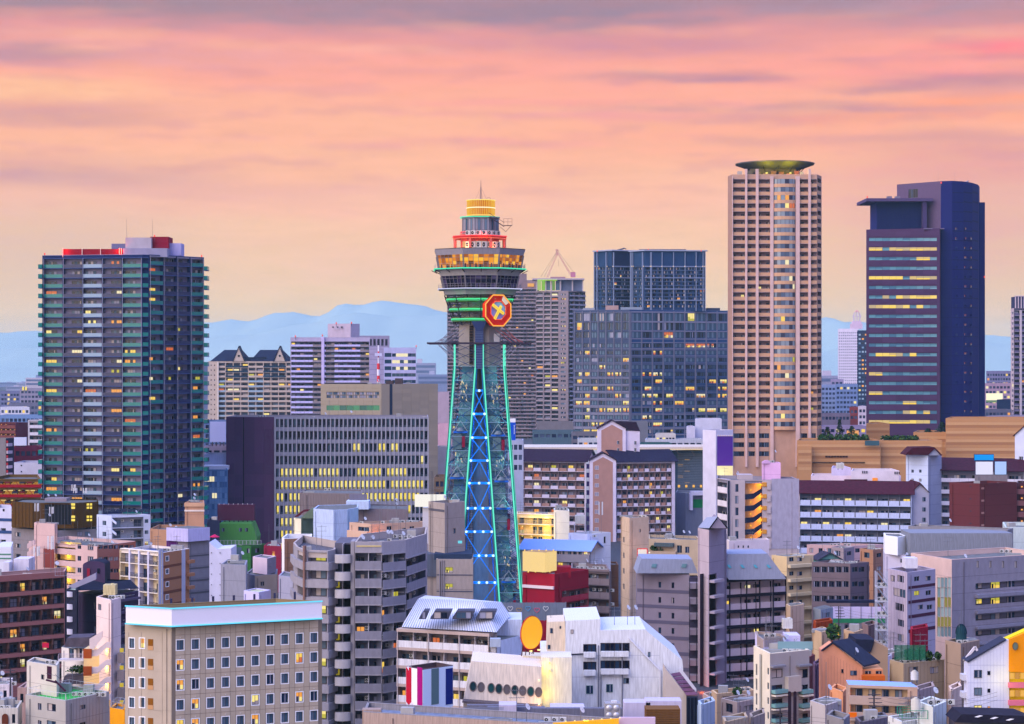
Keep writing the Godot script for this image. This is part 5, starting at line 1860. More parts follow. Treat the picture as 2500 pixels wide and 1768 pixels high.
func build_far() -> void:
	rng.seed = 77
	# the hazy far plain: one low pale building, repeated
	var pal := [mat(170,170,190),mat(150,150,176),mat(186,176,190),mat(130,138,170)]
	for k in 4:
		var first: Node3D = null
		for j in 34:
			var d := rng.randf_range(2300,5600)
			var h := rng.randf_range(10,34) if rng.randf() < 0.85 else rng.randf_range(40,62)
			var x := rng.randf_range(-0.31,0.31) * d
			if first == null:
				first = thing("far_building","pale hazy low building on the far plain before the hills","building",Vector3(x,0,-d),"far low buildings before the hills")
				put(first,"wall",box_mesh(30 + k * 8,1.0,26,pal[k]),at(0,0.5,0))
				put(first,"roof_house",box_mesh(8,0.16,8,pal[(k + 1) % 4]),at(-6,1.08,0))
				put(first,"window_row",box_mesh(28 + k * 8,0.1,0.4,mat(90,100,134,"glass")),at(0,0.86,13.1))
				put(first,"window_row",box_mesh(28 + k * 8,0.1,0.4,mat(90,100,134,"glass")),at(0,0.66,13.1))
				first.scale = Vector3(1,h,1)
			else:
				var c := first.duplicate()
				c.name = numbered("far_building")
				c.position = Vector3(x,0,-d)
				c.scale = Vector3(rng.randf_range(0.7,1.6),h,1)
				add_child(c)
	# left border, behind the dark tower
	low("grey blue long building far left below the hills",0,108,955,1500,mat(120,124,158),14,3,0.12)
	var lb := low("pale slab with two lit yellow windows far left",48,104,948,1420,mat(150,146,168),6,3,0.1)
	for x in [54,61]:
		boxat(lb.t,"lit_window",x,x + 4,944,953,1419,0.4,glow(255,230,110,0.9))
	low("low white warehouse roofs far left",0,72,994,1150,mat(196,198,214,"metal"),8,1,0.3)
	low("grey office with orange lamps left of the dark tower",20,112,985,1200,mat(116,118,140),10,2,0.3)
	low("long blue roofed hall left of the dark tower",0,106,1014,1000,mat(120,146,186,"metal"),10,2,0.0)
	var m := block("apartment_block","maroon apartment block with lamp-lit corridors at the left border","building",[[-20,820],[38,816],[70,822]],1032,18,mat(96,44,66))
	balconies(m,0,ruv(m,0,-18,1034,37,1120),5,7,{"panel": mat(128,78,78),"slab": mat(130,84,84),"back": mat(90,50,60),"lit": 0.0,"ac": false})
	for k in 4:
		for j in 3:
			boxat(m.t,"corridor_lamp",2 + k * 11,4 + k * 11,1036 + j * 12.3,1037.5 + j * 12.3,817.4,0.3,glow(255,170,60,1.0))
	finish(m)
	m = block("apartment_block","white apartment block with stacked balconies left of the dark tower","building",[[68,800],[106,800]],1026,16,mat(190,186,196))
	balconies(m,0,ruv(m,0,72,1028,106,1170),3,8,{"panel": mat(204,200,210,"plain"),"slab": mat(190,186,196),"back": mat(120,116,130),"lit": 0.15,"ac": false})
	finish(m)
	m = block("apartment_block","grey block with red zigzag stair railings at the left border","building",[[-20,690],[14,688],[34,692]],1070,14,[mat(130,126,132,"concrete"),mat(60,56,84)])
	for k in 7:
		var r := ruv(m,1,15,1082 + k * 18,27,1090 + k * 18)
		put(m.t,"stair_panel",box_mesh(r.size.x,r.size.y,0.5,mat(190,176,190,"plain")),m.f[1] * at(r.get_center().x,r.get_center().y,0.3))
		boxat(m.t,"stair_end",15,19,1076 + k * 18,1082 + k * 18,687,0.4,mat(170,50,60,"plain"))
	finish(m)
	m = low("maroon plastered house with a roof dish left of the dark tower",34,104,1092,700,mat(104,36,72),5,1,0.0)
	on_roof(m.t,"roof_dish",antenna_mesh(3.0,2),49,702,m.h)
	var wt := low("white windowless building with three small square windows at its side",34,102,1130,680,mat(196,196,218),0)
	for k in 3:
		boxat(wt.t,"window",50,53,1135 + k * 15,1138 + k * 15,679.8,0.1,glass_dark())
	boxat(wt.t,"roof_billboard",34,64,1068,1088,682,0.8,mat(200,206,236,"plain"))
	# red steel parking deck
	var pk := block("parking_deck","open red steel parking deck with yellow lighting at the left border","building",[[-30,645],[100,645]],1170,26,mat(120,96,60))
	for k in 4:
		var r := ruv(pk,0,-28,1172 + k * 24,98,1185 + k * 24)
		pk.open[0].append(r)
		put(pk.t,"lit_deck",_sheet(r.size.x,r.size.y,glow(226,160,50,0.55)),pk.f[0] * at(r.position.x,r.position.y,-3.0))
		put(pk.t,"ceiling_lamps",box_mesh(r.size.x,0.12,0.3,glow(255,236,150,1.1)),pk.f[0] * at(r.get_center().x,r.end.y - 0.3,-1.5))
		put(pk.t,"deck_edge",box_mesh(r.size.x + 1,0.95,0.5,mat(160,16,46,"metal")),pk.f[0] * at(r.get_center().x,r.position.y - 0.2,0.3))
		for j in 7:
			var q := MB.new()
			var x0: float = r.position.x + j * r.size.x / 7
			q.bar(mat(206,170,90,"plain"),Vector3(x0,r.position.y,-0.6),Vector3(x0 + 1.1,r.end.y,-0.6),0.2)
			q.bar(mat(150,20,50,"plain"),Vector3(x0 + 1.1,r.end.y,-0.6),Vector3(x0 + 2.2,r.position.y,-0.6),0.2)
			put(pk.t,"brace",q.mesh(),pk.f[0])
			if (j + k) % 3:
				put(pk.t,"parked_car",_car([mat(150,150,160,"glass"),mat(60,60,80,"glass"),mat(120,40,50,"glass")][(j + k) % 3]),pk.f[0] * at(x0 + 1.3,r.position.y + 0.3,-1.6))
	finish(pk)
	# between the dark tower and the grid-fronted office
	var bb := thing("billboard","blank pale lavender billboard beside the dark tower","billboard",P(532,1080,700))
	put(bb,"board",box_mesh(5.4,6.9,0.5,mat(192,196,236,"plain")),at(0,3.6,0))
	for k in 4:
		put(bb,"support",box_mesh(0.2,2.0,1.2,P1_()),at(-2 + k * 1.3,-0.9,-0.8))
	var bl := low("blue grey slab carrying the blank lavender billboard",498,560,1028,712,mat(120,140,180),5,4,0.0)
	m = low("pinkish low roof building below the lavender billboard",498,560,1090,690,mat(176,164,186),3,1,0.1)
	m = low("pale canopy building below the lavender billboard",496,560,1110,670,mat(150,160,186,"metal"),0)
	boxat(m.t,"canopy",495,556,1137,1147,664,6,mat(214,214,226,"plain"))
	var gl := block("office_building","glass office with reflected sunset clouds beside the dark tower","building",[[497,655],[556,655]],1147,14,mat(110,150,186,"metal"))
	for y in 8:
		for x in 9:
			var r := ruv(gl,0,499 + x * 6.2,1150 + y * 13.5,499 + x * 6.2 + 5.4,1150 + y * 13.5 + 12.6)
			gl.open[0].append(r)
			put(gl.t,"pane",_sheet(r.size.x,r.size.y,lit(4) if (y == 1 and x < 4 or y == 4 and x in [3,4]) else [mat(120,160,196,"glass"),mat(90,130,170,"glass"),mat(140,176,206,"glass")][rng.randi() % 3]),gl.f[0] * at(r.position.x,r.position.y,-0.1))
	finish(gl)
	# behind the neon tower, centre and right
	low("pale pink slab left of the neon tower",1066,1096,958,900,mat(176,160,176),0)
	low("pink windowless block left of the neon tower",1066,1104,1036,840,mat(206,170,186),0)
	low("pale grey block with roof vents left of the neon tower",1066,1110,1092,780,mat(186,180,186),0)
	low("brown building with black windows left of the neon tower's foot",1060,1120,1165,620,mat(120,102,88),5,5,0.0)
	low("low grey slab between the pinkish apartments and the blue complex",1310,1400,1030,1050,mat(126,122,130),0)
	low("teal roofed hall below the grey apartment tower",1300,1420,1052,980,mat(90,112,126,"metal"),8,1,0.0)
	low("dim office with a dark green screen below the blue complex",1395,1540,1056,940,mat(120,118,130),10,2,0.05)
	low("white roof structures before the blue complex",1410,1462,1072,900,mat(186,190,198,"metal"),4,1,0.3)
	var sg := thing("billboard","narrow blue signboard with a white top beside the neon tower","billboard",P(1252,1075,640))
	put(sg,"board",box_mesh(1.7,5.6,0.6,mat(26,86,190,"plain")),at(0,2.8,0))
	put(sg,"white_panel",box_mesh(1.72,1.2,0.62,mat(220,220,226,"plain")),at(0,6.2,0))
	for k in 7:
		put(sg,"letter",box_mesh(0.22,0.24,0.05,mat(220,226,240,"plain")),at(0.45,4.6 - k * 0.42,0.33))
	low("pale building carrying the blue signboard",1240,1278,1076,650,mat(170,176,200),3,3,0.1)
	low("dim brown slab below the tan tower",1740,1800,1060,800,mat(130,120,126),5,4,0.2)
	# right: behind and beside the purple office tower
	low("pale blue apartment slab right of the tan tower",2004,2042,940,1400,mat(140,156,190),4,6,0.1)
	low("blue apartment slab with balconies left of the purple tower",2040,2094,938,1380,mat(126,146,186),6,7,0.1)
	low("pinkish stepped building between the tan and purple towers",2028,2060,926,1450,mat(160,150,180),3,6,0.1)
	low("grey office with one window band left of the purple tower",2004,2076,1010,1100,mat(120,112,134),8,1,0.0)
	low("low lavender retail building with glowing shopfronts",2000,2116,1040,1040,mat(150,140,176),9,1,0.6)
	low("red brick house between the tan and purple towers",2074,2096,994,1120,mat(140,70,74,"tile"),2,2,0.2)
	low("white narrow house beside the purple tower",2095,2116,992,1090,mat(200,190,206),2,3,0.0)
	var or_ := thing("billboard","lit orange billboard low between the tan and purple towers","billboard",P(2082,1066,1030))
	put(or_,"board",box_mesh(6.0,3.0,0.5,glow(255,176,96,0.85)),at(0,1.5,0))
	put(or_,"frame",box_mesh(6.6,0.3,0.6,P1_()),at(0,3.2,0))
	low("hazy apartment block right of the purple tower",2408,2470,906,1500,mat(130,128,160),9,5,0.2)
	low("pinkish apartment slab at the right below the hills",2404,2530,936,1350,mat(170,146,166),14,5,0.25)
	var wb := thing("billboard","glowing white billboard at the right below the hills","billboard",P(2428,978,1200))
	put(wb,"board",box_mesh(9.6,4.0,0.6,glow(255,244,206,1.1)),at(0,2.2,0))
	put(wb,"lower_board",box_mesh(9.6,1.2,0.6,mat(120,150,110,"plain")),at(0,-0.5,0))
	low("navy screened roof behind the striped stone hall",2434,2530,976,1150,mat(48,66,106,"metal"),0)
	low("grey building with roof coolers behind the striped stone hall",2404,2470,1000,1100,mat(110,110,130),7,1,0.2)
	low("white building with one lit door at the right border",2408,2540,1016,1050,mat(160,156,180),12,1,0.15)

func P1_() -> Material: return mat(96,94,104,"plain")

func _car(m: Material) -> ArrayMesh:
	var key := "car%d" % m.get_instance_id()
	if not meshes.has(key):
		var b := MB.new()
		b.bx(m,-0.85,0.25,-2.0,0.85,0.85,2.0)
		b.hexa(mat(30,36,50,"glass"),[Vector3(-0.8,0.85,1.2),Vector3(0.8,0.85,1.2),Vector3(0.8,0.85,-1.6),Vector3(-0.8,0.85,-1.6),Vector3(-0.66,1.4,0.6),Vector3(0.66,1.4,0.6),Vector3(0.66,1.4,-1.2),Vector3(-0.66,1.4,-1.2)])
		b.bx(m,-0.66,1.4,-1.2,0.66,1.46,0.6)
		for s in [-1,1]:
			for z in [-1.3,1.3]:
				b.tube(mat(24,24,28,"plain"),Vector3(s * 0.7,0.32,z),Vector3(s * 0.9,0.32,z),0.32,0.32,10)
		meshes[key] = b.mesh()
	return meshes[key]

# ---------------------------------------------------------------- foreground helpers
func outline(t: Node3D,called: String,px: Array,d: float,deep: float,m: Material,side: Material = null) -> MeshInstance3D:
	# a solid whose front, drawn by pixels [x, y], faces the camera at d and which runs back deep metres
	var pts := PackedVector2Array()
	for e in px:
		var p := P(e[0],e[1],d) - t.position
		pts.append(Vector2(p.x,p.y))
	if Geometry2D.is_polygon_clockwise(pts):
		pts.reverse()
	var b := MB.new()
	var z := -d - t.position.z
	var ix := Geometry2D.triangulate_polygon(pts)
	for i in range(0,ix.size(),3):
		var q := [pts[ix[i]],pts[ix[i + 1]],pts[ix[i + 2]]]
		if (q[1] - q[0]).cross(q[2] - q[0]) < 0:
			q.reverse()
		b.tri(m,Vector3(q[0].x,q[0].y,z),Vector3(q[1].x,q[1].y,z),Vector3(q[2].x,q[2].y,z))
		b.tri(m,Vector3(q[0].x,q[0].y,z - deep),Vector3(q[2].x,q[2].y,z - deep),Vector3(q[1].x,q[1].y,z - deep))
	for i in pts.size():
		var a := pts[(i + 1) % pts.size()]
		var c := pts[i]
		b.quad(side if side else m,Vector3(a.x,a.y,z),Vector3(c.x,c.y,z),Vector3(c.x,c.y,z - deep),Vector3(a.x,a.y,z - deep))
	return put(t,called,b.mesh())

func pane_at(t: Node3D,x0: float,y0: float,x1: float,y1: float,d: float,style := -1,frame: Material = null,lit_share := 0.06) -> void:
	# a window in a frame that stands a little proud of a wall that faces the camera
	var a := P(x0,y1,d) - t.position
	var c := P(x1,y0,d) - t.position
	put(t,"window",window_mesh(snappedf(c.x - a.x,0.05),snappedf(c.y - a.y,0.05),pick_style(lit_share) if style < 0 else style,frame if frame else alu(),0.1),at(a.x,a.y,a.z + 0.09))

func house(called: String,label: String,corners: Array,py: float,deep: float,wall,roof: Material = null,par := 0.6) -> Blk:
	return block(called,label,"building",corners,py,deep,wall)

func lean_roof(b: Blk,rise: float,m: Material,over := 0.5,ridge_across := false) -> void:
	# a pitched roof over the plan's first face; the ridge runs along the face, or away from it
	var T := b.f[0] * at(0,b.h,0)
	var w := b.w[0]
	var dp: float = b.w[1] if b.nf > 1 else (b.pts[1] - b.pts[2]).length()
	var q := MB.new()
	if ridge_across:
		for s in 2:
			var x0 := -over if s == 0 else w / 2
			var x1 := w / 2 if s == 0 else w + over
			var y0 := -over * rise * 2 / w if s == 0 else rise
			var y1 := rise if s == 0 else -over * rise * 2 / w
			q.hexa(m,[T * Vector3(x0,y0,over),T * Vector3(x1,y1,over),T * Vector3(x1,y1,-dp - over),T * Vector3(x0,y0,-dp - over),T * Vector3(x0,y0 + 0.2,over),T * Vector3(x1,y1 + 0.2,over),T * Vector3(x1,y1 + 0.2,-dp - over),T * Vector3(x0,y0 + 0.2,-dp - over)])
		q.tri(b.m[0],T * Vector3(0,0,0),T * Vector3(w,0,0),T * Vector3(w / 2,rise,0))
	else:
		for s in 2:
			var z0 := over if s == 0 else -dp / 2
			var z1 := -dp / 2 if s == 0 else -dp - over
			var y0 := -over * rise * 2 / dp if s == 0 else rise
			var y1 := rise if s == 0 else -over * rise * 2 / dp
			q.hexa(m,[T * Vector3(-over,y0,z0),T * Vector3(w + over,y0,z0),T * Vector3(w + over,y1,z1),T * Vector3(-over,y1,z1),T * Vector3(-over,y0 + 0.2,z0),T * Vector3(w + over,y0 + 0.2,z0),T * Vector3(w + over,y1 + 0.2,z1),T * Vector3(-over,y1 + 0.2,z1)])
		for x in [0.0,w]:
			q.tri(b.m[0],T * Vector3(x,0,0),T * Vector3(x,0,-dp),T * Vector3(x,rise,-dp / 2))
	put(b.t,"pitched_roof",q.mesh())

func shrub(t: Node3D,called: String,c: Vector3,r: float,h: float,n: int,hue := 0) -> void:
	# a bush: many small leaf clumps through a rounded volume
	var b := MB.new()
	var ms := [mat(40,78,46,"plain"),mat(60,96,50,"plain"),mat(30,60,44,"plain"),mat(84,112,60,"plain")]
	for k in n:
		var v := Vector3(rng.randfn(),rng.randfn(),rng.randfn()).normalized() * pow(rng.randf(),0.4)
		var p := c + Vector3(v.x * r,h * 0.5 + v.y * h * 0.5,v.z * r)
		var s := rng.randf_range(0.14,0.34) * maxf(0.6,minf(r,2.0))
		var u := Vector3(rng.randfn(),rng.randfn() * 0.5,rng.randfn()).normalized()
		var w := u.cross(Vector3(rng.randfn(),rng.randfn(),rng.randfn())).normalized()
		var m: Material = ms[(rng.randi() + hue) % 4]
		b.quad(m,p - u * s - w * s * 0.5,p + u * s * 0.3 - w * s * 0.7,p + u * s + w * s * 0.4,p - u * s * 0.4 + w * s * 0.7)
	put(t,called,b.mesh())

func build_left() -> void:
	var P1 := P1_()
	var white := mat(210,206,214)
	# --- beige hotel with a blank illuminated sign round its top
	rng.seed = 101
	var wl := mat(188,174,158)
	var b := block("hotel","beige panelled hotel with white-framed square windows at the lower left","building",[[305,303],[419,300],[786,309]],1522,20,[wl,mat(136,124,114)])
	var wf := mat(226,226,230,"plain",0.4)
	for r in 5:
		for c in 2:
			win(b,0,316 + c * 25,1559 + r * 48.2,328 + c * 25,1582 + r * 48.2,4 if c == 1 and r == 0 else 19,P1,0.0,wf)
		win(b,0,361,1561 + r * 48.2,374,1577 + r * 48.2,0,mat(150,100,30,"plain"))
		strip(b,0,"louvre_panel",361,1577.5 + r * 48.2,374,1587 + r * 48.2,0.06,mat(190,150,110,"plain"))
		strip(b,0,"louvre_panel",361.4,1561 + r * 48.2,373.6,1576 + r * 48.2,0.04,mat(140,92,22,"plain"))
	var p0 := uv(b,1,439.5,1575)
	var p1 := uv(b,1,766,1747)
	var pw := (p1.x - p0.x) / 9.0
	var ph := (p0.y - p1.y) / 4.0
	var lits := {10: 4,20: 4,31: 4,40: 3,41: 4,18: 3,38: 4,45: 4,35: 5}
	for r in range(-1,6):
		for c in 10:
			var cx := p0.x + c * pw
			var cy := p0.y - r * ph
			if r >= 0 and cy > 1.0:
				hole(b,1,Rect2(cx - 0.53,cy - 0.72,1.06,1.44),lits.get(r * 10 + c,19 if rng.randf() < 0.75 else 0),P1,0.0,wf)
				put(b.t,"vent",box_mesh(0.14,0.14,0.1,mat(196,190,186,"plain")),b.f[1] * at(cx,cy + 1.12,0.1))
			# cladding: a panel round each window and a narrower one between
			var key := "hotel_panel%d" % int(r >= 0)
			if not meshes.has(key):
				var q := MB.new()
				var w := pw * 0.62 - 0.06
				var h := ph - 0.06
				if r >= 0:
					q.bx(wl,-w / 2,-h / 2,0,-0.67,h / 2,0.05)
					q.bx(wl,0.67,-h / 2,0,w / 2,h / 2,0.05)
					q.bx(wl,-0.67,-h / 2,0,0.67,-0.86,0.05)
					q.bx(wl,-0.67,0.86,0,0.67,h / 2,0.05)
				else:
					q.bx(wl,-w / 2,-h / 2,0,w / 2,-h * 0.12,0.05)
				meshes[key] = q.mesh()
			put(b.t,"wall_panel",meshes[key],b.f[1] * at(cx,cy,0.002))
			if c < 9:
				put(b.t,"wall_panel",box_mesh(pw * 0.38 - 0.06,ph - 0.06 if r >= 0 else ph * 0.38,0.05,mat(183,170,154)),b.f[1] * at(cx + pw / 2,cy if r >= 0 else cy - ph * 0.31,0.027))
	for k in 6:
		for e in [[305.5,314],[330,345],[375.5,396],[397,418]]:
			strip(b,0,"wall_panel",e[0],1543 + k * 48.2,e[1],1590.3 + k * 48.2,0.05,wl)
	finish(b,null,0.0)
	var sg := thing("rooftop_sign","blank pale lavender sign band with cyan neon edges round the beige hotel's top","sign",Vector3(b.t.position.x,hy(1524,303),b.t.position.z))
	var s := Blk.new()
	s.t = sg
	var off := sg.position.y
	sg.position.y = 0
	raise_on(s,[[307,302],[419,298.8],[786,308]],1480.5,21,mat(222,218,236,"plain"),off + 0.15)
	for e in s.f.size():
		s.f[e].origin.y -= off
	s.y0 -= off
	sg.position.y = off
	finish(s,mat(96,100,110,"roof"),2.4,mat(150,132,104,"plain"))
	for i in 2:
		for yy in [0.0,s.h]:
			var q := MB.new()
			q.tube(glow(96,216,255,1.1),s.f[i] * Vector3(-0.05,yy + 0.06,0.12),s.f[i] * Vector3(s.w[i] + 0.05,yy + 0.06,0.12),0.1,0.1,6)
			put(sg,"neon_tube",q.mesh())
	for k in 7:
		put(sg,"support",box_mesh(0.3,2.2,0.5,mat(60,60,90,"plain")),Transform3D(Basis(),Vector3(5.0 + k * 3.0,s.h - 1.2,-14.0 - k * 1.5 + 3)))
	# --- tan apartment house with white piers, behind the hotel
	rng.seed = 102
	var tan := mat(176,128,98,"tile")
	var pale := mat(222,204,170)
	b = block("apartment_block","tan apartment house with white piers and cream balconies behind the hotel sign","building",[[292,482],[386,473],[462,485]],1343,16,[pale,tan])
	balconies(b,0,ruv(b,0,293.5,1349,385,1507),4,5,{"panel": mat(34,36,60,"glass",0.3),"slab": mat(226,216,204),"back": pale,"lit": 0.05,"door": 0.45,"fins": mat(206,204,222),"fin_w": 0.55,"fin_d": 1.5,"fin_out": 0.2,"rails": true,"ph": 1.0})
	wins(b,1,408,408,1,1364,1458,4,1.15,1.0,0.05,P1,wf)
	for e in [[386.5,397],[443,451]]:
		strip(b,1,"pier",e[0],1341,e[1],1500,0.15,mat(186,186,206))
	for k in 5:
		strip(b,1,"floor_line",397.5,1380 + k * 31.6,442.5,1381.5 + k * 31.6,0.05,mat(120,76,60,"plain"))
		strip(b,1,"balcony_panel",455,1366 + k * 31.6,468,1376 + k * 31.6,0.9,tan)
	finish(b,mat(90,100,140,"roof"),0.6,mat(226,216,210,"plain"))
	clutter(b,31,4,0.6)
	# --- pinkish building with lamp-lit stair landings
	rng.seed = 103
	var pink := mat(206,178,176)
	var terra := mat(184,124,108,"tile")
	b = block("apartment_block","pinkish block with yellow-lit stair landings and terracotta bands","building",[[70,556],[237,540],[331,556]],1322,16,[pink,terra])
	for k in 5:
		win(b,0,189,1329 + k * 29,198,1340 + k * 29,0,P1)
		win(b,0,215,1331 + k * 29,227,1342 + k * 29,0,P1,0.0,mat(130,120,124,"plain"))
		var r := ruv(b,0,133,1327 + k * 29,184,1338 + k * 29)
		b.open[0].append(r)
		put(b.t,"landing",_sheet(r.size.x,r.size.y,mat(190,170,120)),b.f[0] * at(r.position.x,r.position.y,-2.0))
		put(b.t,"landing_lamp",box_mesh(0.5,0.3,0.2,glow(255,226,80,1.1)),b.f[0] * at(r.position.x + r.size.x * 0.4,r.end.y - 0.3,-1.8))
		omni("landing_light",b.t.position + b.f[0] * Vector3(r.position.x + r.size.x * 0.4,r.end.y - 0.5,-1.4),Color8(255,210,60),4.0,0.2)
		for j in 7:
			win(b,1,240 + j * 12.6,1330 + k * 29,251 + j * 12.6,1341 + k * 29,-1,P1,0.03)
	finish(b,null,0.8)
	clutter(b,33,6,0.8)
	var st := block("stair_tower","pale pink stair tower crowded with antennas","building",[[83,552],[133,548],[140,552]],1277,8,pink)
	for k in 4:
		outline(st.t,"stair_parapet",[[66,1328 + k * 20],[84,1318 + k * 20],[84,1330 + k * 20],[66,1340 + k * 20]],545,1.2,mat(216,190,190))
	strip(st,0,"brick_panel",107,1341,132,1385,0.2,mat(150,80,74,"tile"))
	finish(st,null,0.5)
	for e in [[90,3,6.0],[99,0,8.0],[126,3,5.0],[112,1,4.5],[120,2,3.0]]:
		on_roof(st.t,"antenna",antenna_mesh(e[2],e[1]),e[0],551,st.h - 0.5)
	# --- bronze-screened building with lit windows
	rng.seed = 104
	var bronze := mat(120,88,34,"metal")
	b = block("screened_building","grey building wearing a bronze louvred screen with lit yellow windows","building",[[28,602],[127,592],[234,598]],1290,16,mat(138,132,138,"concrete"))
	win(b,0,36,1300,50,1310,1); win(b,0,36,1328,50,1337,1); win(b,0,36,1353,50,1362,0)
	for e in [188,207]:
		win(b,1,e,1298,e + 13,1309,2); win(b,1,e,1326,e + 13,1336,1)
	finish(b)
	var sc := wing(b.t,[[30,600],[82,594],[180,593],[240,599]],1225,12,mat(70,52,30,"plain"),hy(1286,600))
	for i in 3:
		for k in 26:
			put(b.t,"louvre",box_mesh(sc.w[i],0.13,0.12,bronze),sc.f[i] * at(sc.w[i] / 2,0.2 + k * sc.h / 26.0,0.12))
		for k in int(sc.w[i] / 1.6) + 1:
			put(b.t,"screen_post",box_mesh(0.1,sc.h,0.1,mat(84,62,28,"metal")),sc.f[i] * at(minf(k * 1.6,sc.w[i] - 0.05),sc.h / 2,0.24))
	for e in [[194,1229],[194,1259]]:
		for j in 3:
			for v in 2:
				strip(sc,2 if j else 1,"lit_window",[194,211,219][j] - (20 if j == 0 else 0),e[1] + v * 8,[203,216,223][j] - (20 if j == 0 else 0),e[1] + v * 8 + 5.5,0.34,glow(255,226,90,1.0))
	strip(sc,1,"black_screen",110,1232,174,1280,0.31,mat(24,26,38,"glass"))
	for k in 9:
		strip(sc,1,"screen_bar",110 + k * 8,1232,110.7 + k * 8,1280,0.36,mat(90,90,100,"plain"))
	finish(sc,null,0.3)
	boxat(b.t,"roof_platform",109,162,1217,1225,592,5,mat(150,140,150,"metal"))
	for e in [[117,2,2.0],[135,2,2.0],[147,0,9.0],[180,3,5.0],[184,3,4.0],[208,3,4.0]]:
		on_roof(b.t,"antenna",antenna_mesh(e[2],e[1]),e[0],597,hy(1225,596))
	# --- white office with blue bands at the left border
	b = block("building","white building with blue ribbon bands at the left border","building",[[-30,620],[29,618]],1240,14,mat(206,206,226))
	for k in 5:
		strip(b,0,"band",-30,1266 + k * 30,29,1272 + k * 30,0.1,mat(60,84,130,"plain"))
		win(b,0,1,1290 + k * 28,14,1299 + k * 28,0); win(b,0,6,1243 + k * 47,11,1249 + k * 47,0)
	finish(b)
	b = block("elevated_hall","rounded white hall roof with green stripe at the left border","building",[[-30,470],[27,470]],1336,14,mat(214,214,222,"plain"))
	for k in 2:
		strip(b,0,"stripe",-30,1352 + k * 10,27,1355 + k * 10,0.1,mat(90,140,120,"plain"))
	finish(b,mat(206,208,216,"metal"),0.0)
	# --- pale blue house with solar panels
	rng.seed = 105
	var pb := mat(196,204,224)
	b = block("apartment_block","pale blue low block with open balconies and solar panels on its roof","building",[[236,566],[272,562],[367,566]],1257,12,pb)
	balconies(b,1,ruv(b,1,274,1262,350,1370),2,4,{"panel": mat(120,126,140,"plain"),"rails": true,"slab": pb,"back": mat(150,156,172),"door": 0.5,"lit": 0.0,"ph": 1.0})
	for k in 3:
		win(b,0,250,1272 + k * 27,259,1282 + k * 27); win(b,1,353,1268 + k * 27,362,1277 + k * 27)
		outline(b.t,"stair_parapet",[[271,1266 + k * 27],[283,1276 + k * 27],[283,1281 + k * 27],[271,1271 + k * 27]],560,1.0,mat(216,220,232))
	finish(b,null,0.5)
	for k in 8:
		put(b.t,"solar_panel",box_mesh(1.4,0.08,2.4,mat(40,46,66,"glass")),Transform3D(Basis(Vector3.RIGHT,0.3),Vector3(2.2 + k * 1.6,b.h + 0.9,-3.0)))
	# --- tan penthouse block, lavender corrugated block, and the white stepped wall
	b = block("building","tan building with a capped square penthouse behind the tan apartment house","building",[[366,548],[406,545],[500,548]],1292,14,mat(176,140,116))
	finish(b)
	var ph2 := wing(b.t,[[451,552],[498,552]],1228,9,mat(190,150,126),b.h)
	strip(ph2,0,"cap_band",450,1228,499,1237,0.25,mat(206,168,140))
	strip(ph2,0,"white_line",450,1245,499,1249,0.15,mat(226,214,206))
	finish(ph2,null,0.3)
	on_roof(b.t,"roof_dish",antenna_mesh(2.5,2),474,552,hy(1228,552))
	b = block("building","lavender corrugated box above a grey concrete block with a purple band","building",[[406,512],[458,508],[512,513]],1320,14,mat(138,134,146,"concrete"))
	strip(b,0,"purple_band",407,1322,434,1337,0.1,mat(90,40,110,"plain"))
	for k in 4:
		strip(b,1,"joint_band",459,1356 + k * 30,511,1357 + k * 30,0.05,P1)
	finish(b)
	var cg := wing(b.t,[[406,511],[458,507],[512,512]],1288,14,mat(196,192,226,"metal"),b.h + 0.1)
	for i in 2:
		for k in int(cg.w[i] / 0.5):
			put(b.t,"rib",box_mesh(0.1,cg.h - 0.1,0.06,mat(186,182,218,"metal")),cg.f[i] * at(0.3 + k * 0.5,cg.h / 2,0.03))
	finish(cg,null,0.0)
	var wd := thing("building","white windowless wall with a sloping shoulder left of the green building","building",P(512,1768,455))
	outline(wd,"wall",[[511,1324],[530,1341],[564,1339],[564,1700],[511,1700]],455,9,mat(206,206,226))
	for k in 5:
		for x in [515,536]:
			boxat(wd,"vent",x,x + 1.6,1349 + k * 26,1351 + k * 26,454.8,0.25,mat(70,70,90,"plain"))
	# --- green building with a sloped green roof and a dark billboard
	rng.seed = 106
	var gw := mat(70,128,74,"metal")
	b = block("building","bright green clad building with a sloping green top storey","building",[[528,560],[612,556],[650,562]],1330,14,gw)
	for e in [[564,601,590,1372]]:
		strip(b,0,"lattice_panel",e[0],1337,e[2],e[3],0.1,mat(90,110,130,"metal"))
	win(b,0,602,1339,609,1351); win(b,1,623,1338,634,1350)
	finish(b)
	outline(b.t,"green_storey",[[536,1278],[560,1278],[614,1278],[627,1312],[624,1330],[536,1330]],562,9,mat(80,138,76,"metal"))
	for x in [541,583,598]:
		pane_at(b.t,x,1289,x + 7,1298,562,1)
	for k in 12:
		put(b.t,"roof_railing",rail_mesh(1.0,1.2,mat(190,190,200,"plain"),0.3),at(k * 1.02 + 0.1,b.h,0.2))
	var bi := thing("billboard","dark maroon billboard with a row of small lamps above the green building","billboard",P(576,1272,566))
	put(bi,"board",box_mesh(10.2,4.4,2.0,mat(84,44,72,"metal")),at(0,2.3,-1))
	for k in 8:
		put(bi,"sign_lamp",box_mesh(0.16,0.3,0.5,mat(190,180,190,"plain")),at(-4.6 + k * 1.3,4.7,0.2))
		put(bi,"support",box_mesh(0.16,1.0,0.8,mat(40,40,56,"plain")),at(-4.4 + k * 1.25,-0.4,-0.8))
	b = block("building","dark navy screened building behind the maroon billboard","building",[[505,590],[540,588]],1270,10,mat(36,44,76,"metal"))
	finish(b)
